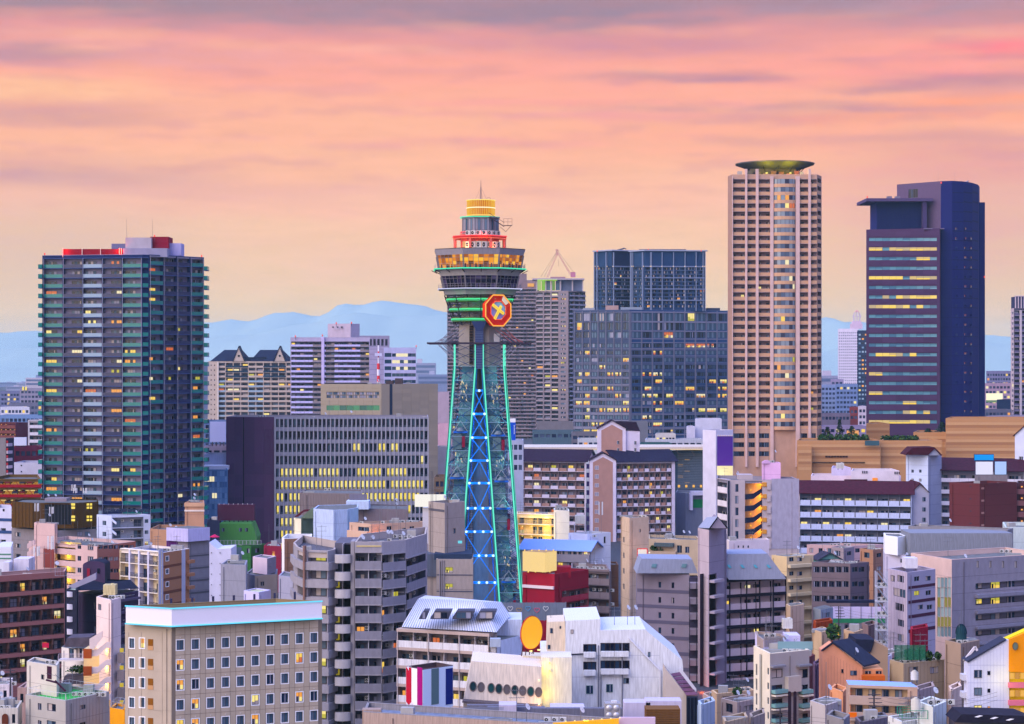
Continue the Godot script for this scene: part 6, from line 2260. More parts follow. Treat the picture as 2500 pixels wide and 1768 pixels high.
	b = block("building","crimson walled house beside the green building","building",[[644,552],[687,550]],1333,10,mat(140,40,74,"metal"))
	win(b,0,664,1346,671,1358,6)
	finish(b,mat(190,190,200,"roof"),0.3)
	var ps := thing("parasol","small magenta rooftop parasol left of the green building","parasol",P(524,1313,540))
	var q9 := MB.new()
	q9.frustum(mat(186,40,96,"plain"),Vector3.ZERO,8,1.4,0.05,0.2,0.9,0.0,false)
	q9.tube(P1,Vector3(0,-1.2,0),Vector3(0,0.9,0),0.04,0.04,5)
	put(ps,"canopy",q9.mesh())
	# --- small blocks between the hotel sign and the grey curved apartments
	b = block("building","grey ribbed metal shed left of the lilac cube","building",[[539,410],[600,408]],1378,10,mat(150,150,164,"metal"))
	finish(b,null,0.2)
	b = block("building","beige block with one dark square window under the lilac cube","building",[[600,422],[622,418],[675,421]],1401,10,[mat(130,130,146),mat(164,148,134)])
	win(b,1,636,1420,645,1431,0)
	finish(b,null,0.2)
	var cu := wing(b.t,[[617,424],[652,420],[674,425]],1360,7,[mat(206,190,204),mat(140,132,146)],b.h)
	finish(cu,null,0.1)
	b = block("building","low lavender cube with a yellow-green roof hatch behind the hotel sign","building",[[595,360],[632,357],[661,361]],1443,6,mat(200,196,228))
	finish(b,mat(196,200,170,"roof"),0.1)
	b = block("building","grey ribbed stair enclosure left of the curved apartments","building",[[680,392],[722,388]],1406,8,mat(160,160,180,"metal"))
	finish(b,null,0.1)
	b = block("building","brown edged building just behind the curved apartments","building",[[688,440],[694,438],[760,440]],1314,10,[mat(220,220,226,"plain"),mat(150,118,100)])
	strip(b,1,"joint_band",696,1361,716,1363,0.1,P1)
	finish(b)
	# --- brown apartment block at the left border
	rng.seed = 107
	var br := mat(158,110,108,"tile")
	b = block("apartment_block","brown tiled apartment block with dark railings at the lower left border","building",[[-62,374],[158,385],[163,392]],1411,14,[br,mat(56,50,72)])
	balconies(b,0,ruv(b,0,-61,1410,156.5,1690),8,7,{"panel": mat(34,30,44,"plain"),"rails": true,"slab": br,"st": 0.75,"back": mat(110,90,92),"lit": 0.2,"door": 0.62,"ph": 1.5,"deep": 1.4,"fins": mat(120,90,90),"every": 1})
	finish(b,mat(120,130,130,"roof"),0.6,mat(176,140,136,"plain"))
	boxat(b.t,"roof_house",33,70,1365,1398,388,5,mat(206,202,216,"metal"))
	boxat(b.t,"roof_house",8,22,1373,1396,386,3,mat(206,204,216,"metal"))
	put(b.t,"roof_railing",rail_mesh(5.0,1.6,mat(160,160,172,"plain"),0.5),at(14.0,b.h,-3.0))
	for e in [[124,3,7.0],[108,1,5.0],[90,3,5.0],[78,0,6.0]]:
		on_roof(b.t,"antenna",antenna_mesh(e[2],e[1]),e[0],389,b.h - 0.5)
	boxat(b.t,"hung_rug",103,119,1570,1582,379,0.1,mat(196,40,80,"plain"))
	# --- dark purple building with a steep hipped roof and a barrel-topped stair house
	rng.seed = 108
	var dp := mat(76,62,92)
	b = block("apartment_block","dark purple block with hipped navy roof and barrel-topped stair house","building",[[186,452],[262,446],[338,456]],1447,14,dp)
	for k in 4:
		win(b,0,228,1472 + k * 29,238,1488 + k * 29,-1,P1)
		win(b,1,268,1468 + k * 29,282,1482 + k * 29); win(b,1,300,1450 + k * 29,330,1458 + k * 29)
		strip(b,1,"balcony_panel",264,1462 + k * 29,337,1469 + k * 29,0.8,mat(100,88,112))
	finish(b,null,0.0)
	var hr := MB.new()
	var T := b.t.position
	var a0 := P(172,1443,446) - T
	var a1 := P(262,1440,442) - T
	var a2 := P(340,1437,458) - T
	var r0 := P(206,1413,452) - T
	var r1 := P(290,1419,454) - T
	var nv := mat(36,40,66,"roof")
	hr.quad(nv,a0,a1,r1,r0)
	hr.quad(nv,a1,a2,r1 + Vector3(2,0,-3),r1)
	hr.tri(nv,a0 + Vector3(0,0,-12),a0,r0)
	hr.quad(nv,a2,a0 + Vector3(0,0,-12),r0,r1 + Vector3(2,0,-3))
	put(b.t,"hip_roof",hr.mesh())
	var arch := [[202,1425],[256,1425]]
	for k in 9:
		arch.append([229 + 27 * cos(PI * k / 8),1380 - 10 * sin(PI * k / 8)])
	outline(b.t,"stair_house",arch,452,6,mat(84,66,96),nv)
	boxat(b.t,"stair_door",212,219,1388,1410,451.8,0.1,mat(150,30,60,"plain"))
	boxat(b.t,"window",237,243,1388,1400,451.8,0.1,glass_dark())
	outline(b.t,"stair_parapet",[[166,1431],[234,1399],[234,1415],[172,1441]],444,1.0,mat(160,156,176))
	b = block("apartment_block","slim block with white rounded balconies beside the brown apartments","building",[[160,440],[187,438]],1440,10,mat(44,44,66))
	for k in 5:
		var c := MB.new()
		c.tube(mat(206,202,214),Vector3(0,0,0),Vector3(0,1.1,0),1.2,1.2,14)
		put(b.t,"balcony",c.mesh(),at(1.2,hy(1459 + k * 30.5,438),0.2))
	finish(b,mat(170,180,160,"roof"),0.2)
	# --- white building with an open lit stair, and the water tank on its tower
	rng.seed = 109
	var wm := mat(222,204,202)
	b = block("stair_building","white building with zigzag stair parapets glowing yellow left of the hotel","building",[[235,342],[271,337],[295,341]],1458,6,wm)
	win(b,0,239,1476,247,1489,0)
	finish(b,null,0.3)
	put(b.t,"water_tank",tank_mesh(1.0,2.2,2),at(1.9,b.h - 0.3,-2.2))
	boxat(b.t,"stair_wall",204,271,1585,1760,341,4,mat(210,190,150))
	for k in 4:
		var y := 1567.0 + k * 42.5
		outline(b.t,"stair_parapet",[[224,y + 20],[238,y + 19],[258,y + 2],[270.5,y],[270.5,y + 14],[258,y + 17],[238,y + 35],[224,y + 36]],336.5,0.3,wm)
		boxat(b.t,"tile_panel",203,223,y + 18,y + 41,336.2,0.3,mat(176,90,40,"tile"))
		boxat(b.t,"stair_lamp",259,263,y + 18,y + 21,339.5,0.2,glow(255,230,90,1.2))
		omni("stair_light",P(258,y + 22,338.3),Color8(255,210,60),3.2,0.15)
		boxat(b.t,"balcony_box",286,302,y + 28,y + 53,338,1.6,mat(150,138,138,"concrete"))
		boxat(b.t,"lit_window",292,301,y + 16,y + 26,339,0.2,glow(230,200,50,0.7))
	outline(b.t,"stair_parapet",[[218,1560],[250,1541],[250,1556],[228,1585],[218,1583]],336,0.3,wm)
	# --- white house with a slate roof and planted balcony
	b = block("house","white house with grey slate roofs and a planted balcony","building",[[150,352],[205,347]],1580,6,mat(214,208,204))
	win(b,0,168,1584,180,1610,1); win(b,0,186,1584,200,1606,1)
	finish(b,null,0.0)
	outline(b.t,"slate_roof",[[156,1580],[163,1558],[219,1556],[219,1580]],346,5,mat(96,90,104,"roof"))
	outline(b.t,"slate_roof",[[150,1672],[158,1650],[203,1648],[203,1670]],345,2,mat(96,90,104,"roof"))
	boxat(b.t,"balcony_slab",142,203,1611,1615,345,2,mat(216,212,214))
	put(b.t,"balcony_railing",rail_mesh(4.2,1.0,mat(190,180,200,"plain"),0.15),at(P(142,0,345).x - b.t.position.x,hy(1611,345),5.0 + 2.0))
	for e in [[170,1646,0.7,20],[185,1643,0.9,120],[196,1644,0.9,140]]:
		shrub(b.t,"balcony_plant",P(e[0],e[1],345) - b.t.position,e[2],1.3,e[3])
	# --- grey beige building with a green roof terrace
	rng.seed = 110
	var gb := mat(176,172,168)
	b = block("building","grey beige low building with a bright green roof terrace at the lower left","building",[[62,322],[160,316],[266,325]],1697,9,gb)
	for e in [[0,92,1718,101,1733,0],[0,115,1720,136,1735,1],[1,194,1720,209,1734,1],[0,92,1760,101,1775,0],[0,114,1762,136,1777,1],[1,194,1762,209,1776,0]]:
		win(b,e[0],e[1],e[2],e[3],e[4],e[5],P1)
	for k in 13:
		strip(b,1,"rib",162 + k * 8,1703,162.6 + k * 8,1768,0.04,mat(160,156,154,"plain"))
	finish(b,mat(64,168,84,"plain",0.9),0.35)
	rail_round(b,1.1,mat(196,196,200,"plain"))
	var ph3 := wing(b.t,[[65,327],[138,322]],1616,5,mat(204,198,190),0.0)
	strip(ph3,0,"door",115,1628,126,1657,0.05,mat(70,36,60,"plain"))
	win(ph3,0,100,1648,108,1659,0)
	finish(ph3,null,0.3)
	for k in 6:
		put(b.t,"air_conditioner",ac_mesh(),at(7.5 + k * 0.95,b.h - 0.3,-1.0 + k * 0.12))
	for e in [[112,1660,138,1667],[134,1662,160,1688]]:
		var q := MB.new()
		q.bar(mat(80,44,70,"plain"),P(e[0],e[1],318.5) - b.t.position,P(e[2],e[3],318.5) - b.t.position,0.3)
		q.bar(P1,P(e[0],e[1] - 16,318) - b.t.position,P(e[2],e[3] - 16,318) - b.t.position,0.06)
		put(b.t,"stair_flight",q.mesh())
	for e in [["cream building with an arched window in the bottom left corner",-30,43,1730,320,206,200,190],["white low building at the left border beside the brown apartments",-30,22,1672,340,214,206,212],["rusty pink stair block between the white and grey beige buildings",42,63,1680,335,176,150,146]]:
		var h := block("building",e[0],"building",[[e[1],e[4]],[e[2],e[4]]],e[3],7,mat(e[5],e[6],e[7],"dirty"))
		win(h,0,e[2] - 14,e[3] + 14,e[2] - 6,e[3] + 36,0)
		if e[1] == -30 and e[4] == 320:
			var ar := []
			for k in 11:
				ar.append([12 + 8 * cos(PI * k / 10),1752 - 9 * sin(PI * k / 10)])
			outline(h.t,"arched_window",ar + [[4,1768],[20,1768]],319.8,0.1,mat(110,60,40,"glass"))
		finish(h,null,0.4)
		clutter(h,60 + e[3],2,0.4)
	var yl := block("building","small yellow ochre building between the stair building and the hotel","building",[[268,318],[304,316]],1730,5,mat(226,160,20))
	finish(yl,null,0.3)
	rail_round(yl)

func build_center() -> void:
	var P1 := P1_()
	var white := mat(210,206,214)
	# --- grey apartment block with rounded balconies
	rng.seed = 201
	var gc := mat(158,154,162,"concrete")
	var b := block("apartment_block","grey concrete apartment block with curved balcony bands beside the hotel","building",[[716,366],[724,358],[744,351.5],[800,350],[818,353]],1326,16,gc)
	var fp := 42.75
	for k in 11:
		var y := 1350.0 + k * fp
		for e in [[1,726,742,0.9],[2,751,798,1.3]]:
			var r := ruv(b,e[0],e[1],y,e[2],y + 21)
			b.open[e[0]].append(r)
			put(b.t,"recess_wall",_sheet(r.size.x,r.size.y,mat(108,104,116)),b.f[e[0]] * at(r.position.x,r.position.y,-1.2))
			if e[0] == 2:
				put(b.t,"window",window_mesh(2.0,1.4,22 if k % 3 else 5,P1,0.1),b.f[2] * at(r.position.x + 1.0,r.position.y + 0.05,-1.05))
		var q := MB.new()
		for i in 4:
			var o := b.f[i].basis.z * 0.55
			var o1 := b.f[mini(i + 1,3)].basis.z * 0.55
			var o0 := b.f[maxi(i - 1,0)].basis.z * 0.55
			var a := b.f[i].origin + (o + o0) / 2
			var c := b.f[i] * Vector3(b.w[i],0,0) + (o + o1) / 2
			var v0 := hy(y + 42,351)
			var v1 := hy(y + 22.5,351)
			q.hexa(gc,[a + Vector3.UP * v0,c + Vector3.UP * v0,b.f[i] * Vector3(b.w[i],v0,-0.1),b.f[i] * Vector3(0,v0,-0.1),a + Vector3.UP * v1,c + Vector3.UP * v1,b.f[i] * Vector3(b.w[i],v1,-0.1),b.f[i] * Vector3(0,v1,-0.1)])
		put(b.t,"balcony_band",q.mesh())
	strip(b,2,"rust_pier",744,1332,748,1768,0.75,mat(140,112,104,"concrete"))
	finish(b,mat(110,108,116,"roof"),1.2,mat(176,166,164,"plain"),1.25)
	b = wing(b.t,[[866,350],[932,350],[990,354],[1040,366]],1324,16,gc)
	for i in 3:
		balconies(b,i,ruv(b,i,[867,932.5,990.5][i],1350,[931.5,989.5,1039][i],1350 + fp * 10),[2,2,1][i],10,{"panel": mat(140,138,150,"concrete"),"slab": gc,"back": mat(96,98,116),"lit": 0.08,"door": 0.6,"ph": 1.45,"deep": 1.4,"fins": mat(180,180,186,"plain"),"fin_w": 0.12,"gap": 0.01,"out": 0.25})
	finish(b,mat(110,108,116,"roof"),1.2,mat(176,166,164,"plain"))
	clutter(b,70,10,1.2)
	strip(b,0,"lit_soffit",870,1332,931,1335,0.1,mat(196,180,130,"plain"))
	boxat(b.t,"stair_core",817,866,1326,1790,356,12,mat(108,106,120,"concrete"))
	boxat(b.t,"stair_pier",856,865,1322,1790,351,5,gc)
	boxat(b.t,"stair_pier",835,837,1330,1790,352,4,gc)
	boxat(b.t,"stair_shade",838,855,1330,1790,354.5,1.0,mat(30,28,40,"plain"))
	for k in 11:
		var c := MB.new()
		for j in 8:
			var u0 := -1.35 + j * 0.3375
			var z0 := 1.1 * sqrt(maxf(0.0,1 - pow(u0 / 1.5,2)))
			var z1 := 1.1 * sqrt(maxf(0.0,1 - pow((u0 + 0.3375) / 1.5,2)))
			c.quad(mat(182,178,182,"concrete"),Vector3(u0,0,z0),Vector3(u0 + 0.3375,0,z1),Vector3(u0 + 0.3375,1.45,z1),Vector3(u0,1.45,z0))
			c.quad(gc,Vector3(u0,1.45,z0),Vector3(u0 + 0.3375,1.45,z1),Vector3(u0 + 0.3375,1.45,0),Vector3(u0,1.45,0))
		put(b.t,"stair_parapet",c.mesh(),at(P(837,0,351).x - b.t.position.x,hy(1374 + k * fp,351),-351.0 - b.t.position.z))
		boxat(b.t,"stair_light",820,829,1378 + k * fp,1392 + k * fp,355.6,0.2,glow(190,170,30,0.5) if k in [1,3,4,6] else mat(60,56,60,"plain"))
	# --- building in front of the neon tower's left foot
	rng.seed = 202
	var bg := mat(164,154,150,"concrete")
	b = block("building","beige grey tower block with two yellow windows before the neon tower's left leg","building",[[1046,434],[1086,428],[1135,433]],1225,12,bg)
	win(b,1,1106,1290,1113,1303,2)
	strip(b,0,"joint_band",1047,1245,1085,1246,0.05,P1)
	finish(b)
	var lw := wing(b.t,[[1065,424.5],[1155,424]],1366,14,bg)
	for y in [1385,1425]:
		win(lw,0,1087,y,1106,y + 14,8)
	for y in [1403,1443]:
		strip(lw,0,"floor_line",1066,y,1154,y + 2,0.06,mat(90,92,108,"plain"))
	for x in [1073,1078,1083]:
		strip(lw,0,"drain_pipe",x,1368,x + 1.3,1480,0.25,mat(150,146,156,"plain"))
	finish(lw,null,0.3)
	boxat(b.t,"dark_ledge",1060,1152,1353,1367,426,10,mat(56,70,96,"metal"))
	boxat(b.t,"blue_grey_wall",1034,1066,1353,1408,429,8,mat(96,104,124,"metal"))
	boxat(b.t,"wall",1034,1066,1408,1560,429.5,8,bg)
	boxat(b.t,"roof_lamp",1118,1128,1321,1327,424,0.6,glow(110,220,240,0.9))
	for x in [1052,1056]:
		boxat(b.t,"mast",x,x + 1,1150,1480,424,0.1,mat(80,76,84,"plain"))
	var wb := thing("billboard","glowing blank white rooftop billboard left of the neon tower","billboard",P(1050,1240,455))
	put(wb,"board",box_mesh(6.8,2.7,1.0,glow(255,250,240,0.9)),at(0,1.6,0))
	put(wb,"stand",box_mesh(5.0,8.0,3.0,mat(200,198,206)),at(0.8,-4.0,-2))
	put(wb,"red_banner",box_mesh(0.5,3.0,0.2,mat(190,20,30,"plain")),at(1.4,-4.6,0.0))
	# --- roofs before the grid-fronted office
	rng.seed = 203
	var tn := mat(196,168,150)
	b = block("building","peach walled rooftop house with one orange lamp before the grid-fronted office","building",[[853,470],[905,465],[1044,472]],1276,14,tn)
	win(b,0,874,1288,901,1300,0); win(b,1,944,1285,956,1298,0); win(b,1,982,1289,991,1300,2); win(b,1,1000,1285,1011,1297,0); win(b,1,1033,1287,1043,1297,1)
	strip(b,0,"balcony_panel",854,1298,903,1312,0.9,mat(206,176,156))
	boxat(b.t,"orange_lamp",925.5,927.5,1302,1304,464,0.3,glow(255,190,90,1.2))
	omni("wall_lamp",P(926,1301,463.5),Color8(255,150,60),6.0,0.2)
	finish(b,null,0.4)
	clutter(b,71,5,0.4)
	b = block("building","taupe windowless block with a blue white tank house before the grid-fronted office","building",[[873,520],[996,516]],1242,16,mat(124,114,124,"metal"))
	finish(b,null,0.2)
	var r2 := wing(b.t,[[731,530],[884,526]],1204,16,mat(132,122,124,"metal"))
	for k in 24:
		strip(r2,0,"rib",733 + k * 6.3,1206,734 + k * 6.3,1300,0.05,mat(126,116,120,"metal"))
	finish(r2,null,0.2)
	boxat(b.t,"tank_house",845,900,1224,1244,517,6,mat(190,204,232,"metal"))
	boxat(b.t,"frame_screen",853,896,1207,1225,521,0.4,mat(120,116,128,"metal"))
	b = block("building","weathered pale blue metal box hiding a rooftop before the grid-fronted office","building",[[765,482],[814,478],[848,480],[874,486]],1243,12,mat(186,200,226,"dirty"))
	finish(b,null,0.1)
	b = block("building","olive and cream ribbed house with a maroon roof frame","building",[[717,500],[735,496],[764,499]],1264,8,[mat(226,222,200),mat(110,124,104,"metal")])
	finish(b,null,0.0)
	outline(b.t,"roof_shoulder",[[735,1264],[757,1244],[764,1244],[764,1266],[735,1266]],496,6,mat(110,124,104,"metal"))
	outline(b.t,"maroon_frame",[[717,1263],[741,1245],[757,1244],[754,1248],[742,1250],[728,1262]],498,1.0,mat(96,30,50,"plain"))
	# --- white apartment block with a ribbed metal mansard roof
	rng.seed = 204
	var mw := mat(204,200,206,"dirty")
	b = block("apartment_block","white apartment block under a silvery ribbed mansard roof with dormers","building",[[969,341],[1213,334],[1274,342]],1552,12,[mw,mat(206,212,228,"dirty")])
	balconies(b,0,ruv(b,0,971,1554,1197,1554 + 42 * 5),6,5,{"panel": mat(222,220,224,"dirty"),"slab": mat(190,172,164),"back": mat(150,138,140),"lit": 0.1,"door": 0.5,"ph": 1.45,"st": 0.5,"pipes": mat(190,176,170,"plain"),"pipe_every": 2,"fins": mat(196,190,196),"out": 0.5})
	finish(b,null,0.0)
	var T := b.t.position
	var up := wing(b.t,[[983,343],[1213,336]],1534,10,mw,b.h - 0.1)
	for k in 7:
		win(up,0,998 + k * 29,1537,1014 + k * 29,1552,[0,1,22,0,3 if k == 3 else 1,42,0][k],P1)
	finish(up,null,0.0)
	var tin := mat(204,208,222,"metal",0.45)
	var roof := MB.new()
	var A := P(981,1531,341) - T
	var B := P(1212,1544,333.5) - T
	var C := P(1180,1469,341) - T
	var D := P(1021,1462,347) - T
	var E := P(1246,1503,343) - T
	var Fp := P(1224,1470,346) - T
	roof.quad(tin,A,B,C,D)
	roof.quad(tin,B,E,Fp,C)
	roof.quad(tin,D,C,Fp,D + Vector3(1.0,0,-5))
	roof.tri(tin,A + Vector3(0,0,-6),A,D)
	put(b.t,"mansard_roof",roof.mesh())
	for k in 38:
		var u := (k + 0.5) / 38.0
		var q := MB.new()
		q.bar(mat(146,152,176,"metal"),A.lerp(B,u) + Vector3(0,0.06,0.06),D.lerp(C,u) + Vector3(0,0.06,0.06),0.1)
		put(b.t,"roof_rib",q.mesh())
	for k in 10:
		var u := (k + 0.5) / 10.0
		var q := MB.new()
		q.bar(mat(146,152,176,"metal"),B.lerp(E,u) + Vector3(0,0.05,0.05),C.lerp(Fp,u) + Vector3(0,0.05,0.05),0.07)
		put(b.t,"roof_rib",q.mesh())
	for e in [[1022,1049,0],[1050,1104,1],[1104,1160,1],[1161,1213,1]]:
		var g := MB.new()
		var a := P(e[0],1512,336) - T
		var c := P(e[1],1494,336) - T
		var w := c.x - a.x
		var h := c.y - a.y
		g.hexa(mat(84,86,104,"metal"),[a,a + Vector3(w - 0.6,0,0),a + Vector3(w - 0.6,0,-3),a + Vector3(0,0,-3),a + Vector3(0.9,h + 0.2,0),a + Vector3(w,h + 0.2,0),a + Vector3(w,h + 0.2,-3),a + Vector3(0.9,h + 0.2,-3)])  # dark colour stands in for the shade of a recessed roof slot
		var dm := put(b.t,"dormer",g.mesh())
		put(dm,"window",window_mesh(snappedf(w - 1.3,0.1),snappedf(h - 0.1,0.1),[0,22,1,42][(e[0] / 7) % 4],P1,0.1),at(a.x + 0.6,a.y + 0.1,a.z + 0.12))
	boxat(b.t,"side_wall",1213,1274,1513,1556,341,10,mat(206,212,228,"dirty"))
	for e in [[1206,1590,1196,1222]]:
		boxat(b.t,"meter_box",e[2],e[3],1560,1580,332.5,1.5,mat(170,180,196,"metal"))
		boxat(b.t,"flue",1200,1210,1580,1614,332.8,1.0,mat(190,186,186))
	# --- fence with small hearts, at the foot of the neon tower
	var hf := thing("screen_fence","translucent grey screen fence with small painted hearts below the neon tower","fence",P(1236,1516,415))
	for k in 9:
		put(hf,"post",box_mesh(0.14,3.9,0.14,mat(130,136,150,"plain")),at(-5.5 + k * 2.2,1.9,0))
		if k < 8:
			put(hf,"mesh_panel",box_mesh(2.1,3.6,0.05,mat(124,132,146,"metal")),at(-4.4 + k * 2.2,1.9,0))
	for k in 6:
		var q := MB.new()
		for j in 16:
			var a0 := TAU * j / 16
			var a1 := TAU * (j + 1) / 16
			var hx := func(a): return Vector3(0.034 * 16 * pow(sin(a),3),0.034 * (13 * cos(a) - 5 * cos(2 * a) - 2 * cos(3 * a) - cos(4 * a)),0)
			q.bar([mat(220,130,140,"plain"),mat(236,236,240,"plain"),mat(200,160,80,"plain"),mat(90,170,210,"plain"),mat(230,110,140,"plain"),mat(240,240,244,"plain")][k],hx.call(a0),hx.call(a1),0.09)
		put(hf,"heart",q.mesh(),at(-1.0 + k * 1.8,2.2 + (k % 2) * 0.3,0.08))
	# --- weathered white building with a sloping shoulder
	rng.seed = 205
	var ww := mat(216,218,224,"dirty")
	var wh := thing("building","weathered white concrete building with a sloping right shoulder and ribbon windows","building",P(1340,1768,312))
	wh.position.y = 0
	outline(wh,"wall",[[1322,1830],[1322,1600],[1380,1598],[1381,1516],[1466,1512],[1466,1539],[1577,1537],[1580,1541],[1666,1612],[1668,1634],[1668,1830]],312,16,ww)
	outline(wh,"wall",[[1335,1600],[1337,1519],[1379,1517],[1381,1600]],313,8,mat(222,206,184,"dirty"))
	for e in [[1425,1574,1455,1592,3],[1467,1571,1536,1590,6],[1425,1617,1455,1636,3],[1467,1614,1536,1633,6]]:
		var n: int = e[4]
		boxat(wh,"window_recess",e[0] - 1,e[2] + 1,e[1] - 1,e[3] + 1,311.95,0.2,mat(30,26,40,"plain"))
		for k in n:
			pane_at(wh,lerpf(e[0],e[2],k / float(n)),e[1],lerpf(e[0],e[2],(k + 0.92) / n),e[3],311.9,[0,20,40][k % 3],mat(70,60,66,"plain"))
		for k in n / 3:
			boxat(wh,"planter_box",lerpf(e[0],e[2],k / (n / 3.0)),lerpf(e[0],e[2],(k + 0.97) / (n / 3.0)),e[3] + 1,e[3] + 14,311.2,0.8,ww)
	for e in [[1431,1674,1448,1694],[1480,1671,1496,1690]]:
		pane_at(wh,e[0],e[1],e[2],e[3],312,0,mat(60,110,110,"plain"))
	for e in [[1522,1655,1536,1669],[1582,1592,1588,1604],[1393,1537,1400,1547]]:
		pane_at(wh,e[0],e[1],e[2],e[3],312,1)
	for e in [[1343,1534,1349,1546],[1337,1575,1343,1585],[1366,1529,1370,1535]]:
		pane_at(wh,e[0],e[1],e[2],e[3],313,0)
	var q := MB.new()
	for e in [[[1535,1558],[1612,1638]],[[1612,1638],[1612,1760]]]:
		q.tube(mat(206,206,214,"plain"),P(e[0][0],e[0][1],311.7) - wh.position,P(e[1][0],e[1][1],311.7) - wh.position,0.12,0.12,6)
	for e in [[1461,1576,1764],[1467,1640,1764],[1519,1570,1764]]:
		q.tube(mat(120,122,136,"plain"),P(e[0],e[1],311.7) - wh.position,P(e[0],e[2],311.7) - wh.position,0.09,0.09,6)
	q.tube(mat(60,60,76,"plain"),P(1360,1600,311.6) - wh.position,P(1425,1597,311.6) - wh.position,0.12,0.12,6)
	put(wh,"drain_pipe",q.mesh())
	for e in [[1322,1668,1653],[1322,1610,1600]]:
		boxat(wh,"joint_line",e[0],e[1],e[2],e[2] + 0.8,311.99,0.1,mat(166,170,186,"plain"))
	for x in [1396,1466,1612]:
		boxat(wh,"joint_line",x,x + 0.7,1605 if x < 1400 else 1654,1790,311.99,0.1,mat(166,170,186,"plain"))
	for e in [[1325,2.6,0],[1512,2,2],[1530,2,2],[1480,3,1]]:
		on_roof(wh,"antenna",antenna_mesh(3.0,e[2]),e[0] + 20,318,hy(1538,312))
	# the low slanting front with round windows, and its lamp-lit flank
	var sl := thing("building","slanted cream rooftop storey with a row of round porthole windows","building",P(1230,1768,298))
	sl.position.y = 0
	outline(sl,"wall",[[1131,1714],[1151,1614],[1322,1628],[1322,1830],[1131,1830]],298,10,mat(228,216,202,"dirty"))
	for x in [1155,1174.5,1199,1218,1237.5,1257,1276,1295.5,1315]:
		var pw := MB.new()
		var c := P(x,1676 + (x - 1155) * 0.088,298) - sl.position
		for k in 14:
			var a0 := TAU * k / 14
			var a1 := TAU * (k + 1) / 14
			var e0 := Vector3(cos(a0) * 0.46,sin(a0) * 0.66,0)
			var e1 := Vector3(cos(a1) * 0.46,sin(a1) * 0.66,0)
			pw.tri([mat(40,70,76,"glass"),mat(110,104,108,"glass"),mat(40,84,86,"glass")][int(x) % 3],c + Vector3(0,0,0.03),c + e0 + Vector3(0,0,0.03),c + e1 + Vector3(0,0,0.03))
			pw.tube(mat(120,110,108,"plain"),c + e0 * 1.05 + Vector3(0,0,0.05),c + e1 * 1.05 + Vector3(0,0,0.05),0.07,0.07,5)
		put(sl,"round_window",pw.mesh())
	outline(sl,"eave",[[1128,1716],[1132,1712],[1325,1726],[1325,1731]],296,3,mat(110,100,104,"metal"))
	outline(sl,"flank_wall",[[1322,1830],[1322,1605],[1396,1605],[1396,1830]],300,6,mat(220,216,206,"dirty"))
	outline(sl,"upper_wall",[[1276,1640],[1276,1601],[1322,1603],[1322,1640]],306,4,mat(214,206,186,"dirty"))
	outline(sl,"parapet_wall",[[1180,1640],[1180,1612],[1276,1605],[1276,1640]],312,3,mat(150,150,160,"dirty"))
	for e in [[1342,1617],[1342,1636]]:
		boxat(sl,"wall_lamp",e[0] - 2,e[0] + 2,e[1],e[1] + 4,299.4,0.4,glow(255,240,160,1.0))
	omni("wall_lamp_light",P(1334,1640,298.6),Color8(255,226,70),3.0,0.2)
	omni("wall_lamp_light",P(1336,1700,298.4),Color8(255,226,70),3.0,0.2)
	omni("wall_lamp_light",P(1318,1720,296.5),Color8(255,190,80),3.0,0.2)
	for e in [[1316,1660],[1316,1719]]:
		boxat(sl,"wall_lamp",e[0] - 2.5,e[0] + 2.5,e[1],e[1] + 5,297.2,0.4,glow(255,236,200,1.2))
	# round orange sign
	var ds := thing("round_sign","big orange disc sign lit from below on the white rooftop","sign",P(1298,1545,304))
	ds.rotation.y = 0.86
	q = MB.new()
	q.tube(mat(186,60,40,"plain"),Vector3(0,0,-0.12),Vector3(0,0,0.0),2.5,2.5,40)
	put(ds,"rim",q.mesh())
	q = MB.new()
	q.tube(glow(255,178,10,0.95),Vector3(0,0,0.0),Vector3(0,0,0.06),2.4,2.4,40)
	put(ds,"disc",q.mesh())
	for k in 2:
		put(ds,"lamp",box_mesh(0.3,0.2,0.3,glow(255,236,150,1.2)),at(-0.9 + k * 1.8,-2.6,0.6))
		spot("disc_lamp",ds.transform * Vector3(-0.9 + k * 1.8,-2.6,0.9),ds.transform * Vector3(-0.9 + k * 1.8,-1.2,0),Color8(255,236,110),9.0,55.0,0.15)
	q = MB.new()
	for k in 4:
		q.bar(mat(90,60,50,"plain"),Vector3(-1.4 + k * 0.9,-3.4,-0.8),Vector3(-1.2 + k * 0.8,-0.5,-0.4),0.12)
		q.bar(mat(110,100,100,"plain"),Vector3(1.6,-3.4 + k * 1.3,-1.4),Vector3(1.0,-3.0 + k * 1.3,-0.4),0.1)
	put(ds,"frame",q.mesh())
	# gabled annex with a maroon stepped roof
	var an := thing("building","small annex with a steep maroon metal roof right of the white building","building",P(1670,1768,304))
	an.position.y = 0
	outline(an,"wall",[[1624,1840],[1626,1634],[1676,1698],[1676,1840]],305,6,mat(196,184,176))
	q = MB.new()
	for k in 6:
		var u0 := k / 6.0
		var u1 := (k + 0.94) / 6.0
		var a := P(1637,1645,309) - an.position
		var c := P(1659,1641,311) - an.position
		var d := P(1704,1698,304.5) - an.position
		var e := P(1677,1700,304) - an.position
		q = MB.new()
		q.quad(mat(122,84,104,"metal"),a.lerp(e,u1) + Vector3(0,0.1,0),c.lerp(d,u1) + Vector3(0,0.1,0),c.lerp(d,u0),a.lerp(e,u0))
		q.quad(mat(90,60,80,"metal"),a.lerp(e,u1),c.lerp(d,u1),c.lerp(d,u1) + Vector3(0,0.1,0),a.lerp(e,u1) + Vector3(0,0.1,0))
		put(an,"roof_step",q.mesh())
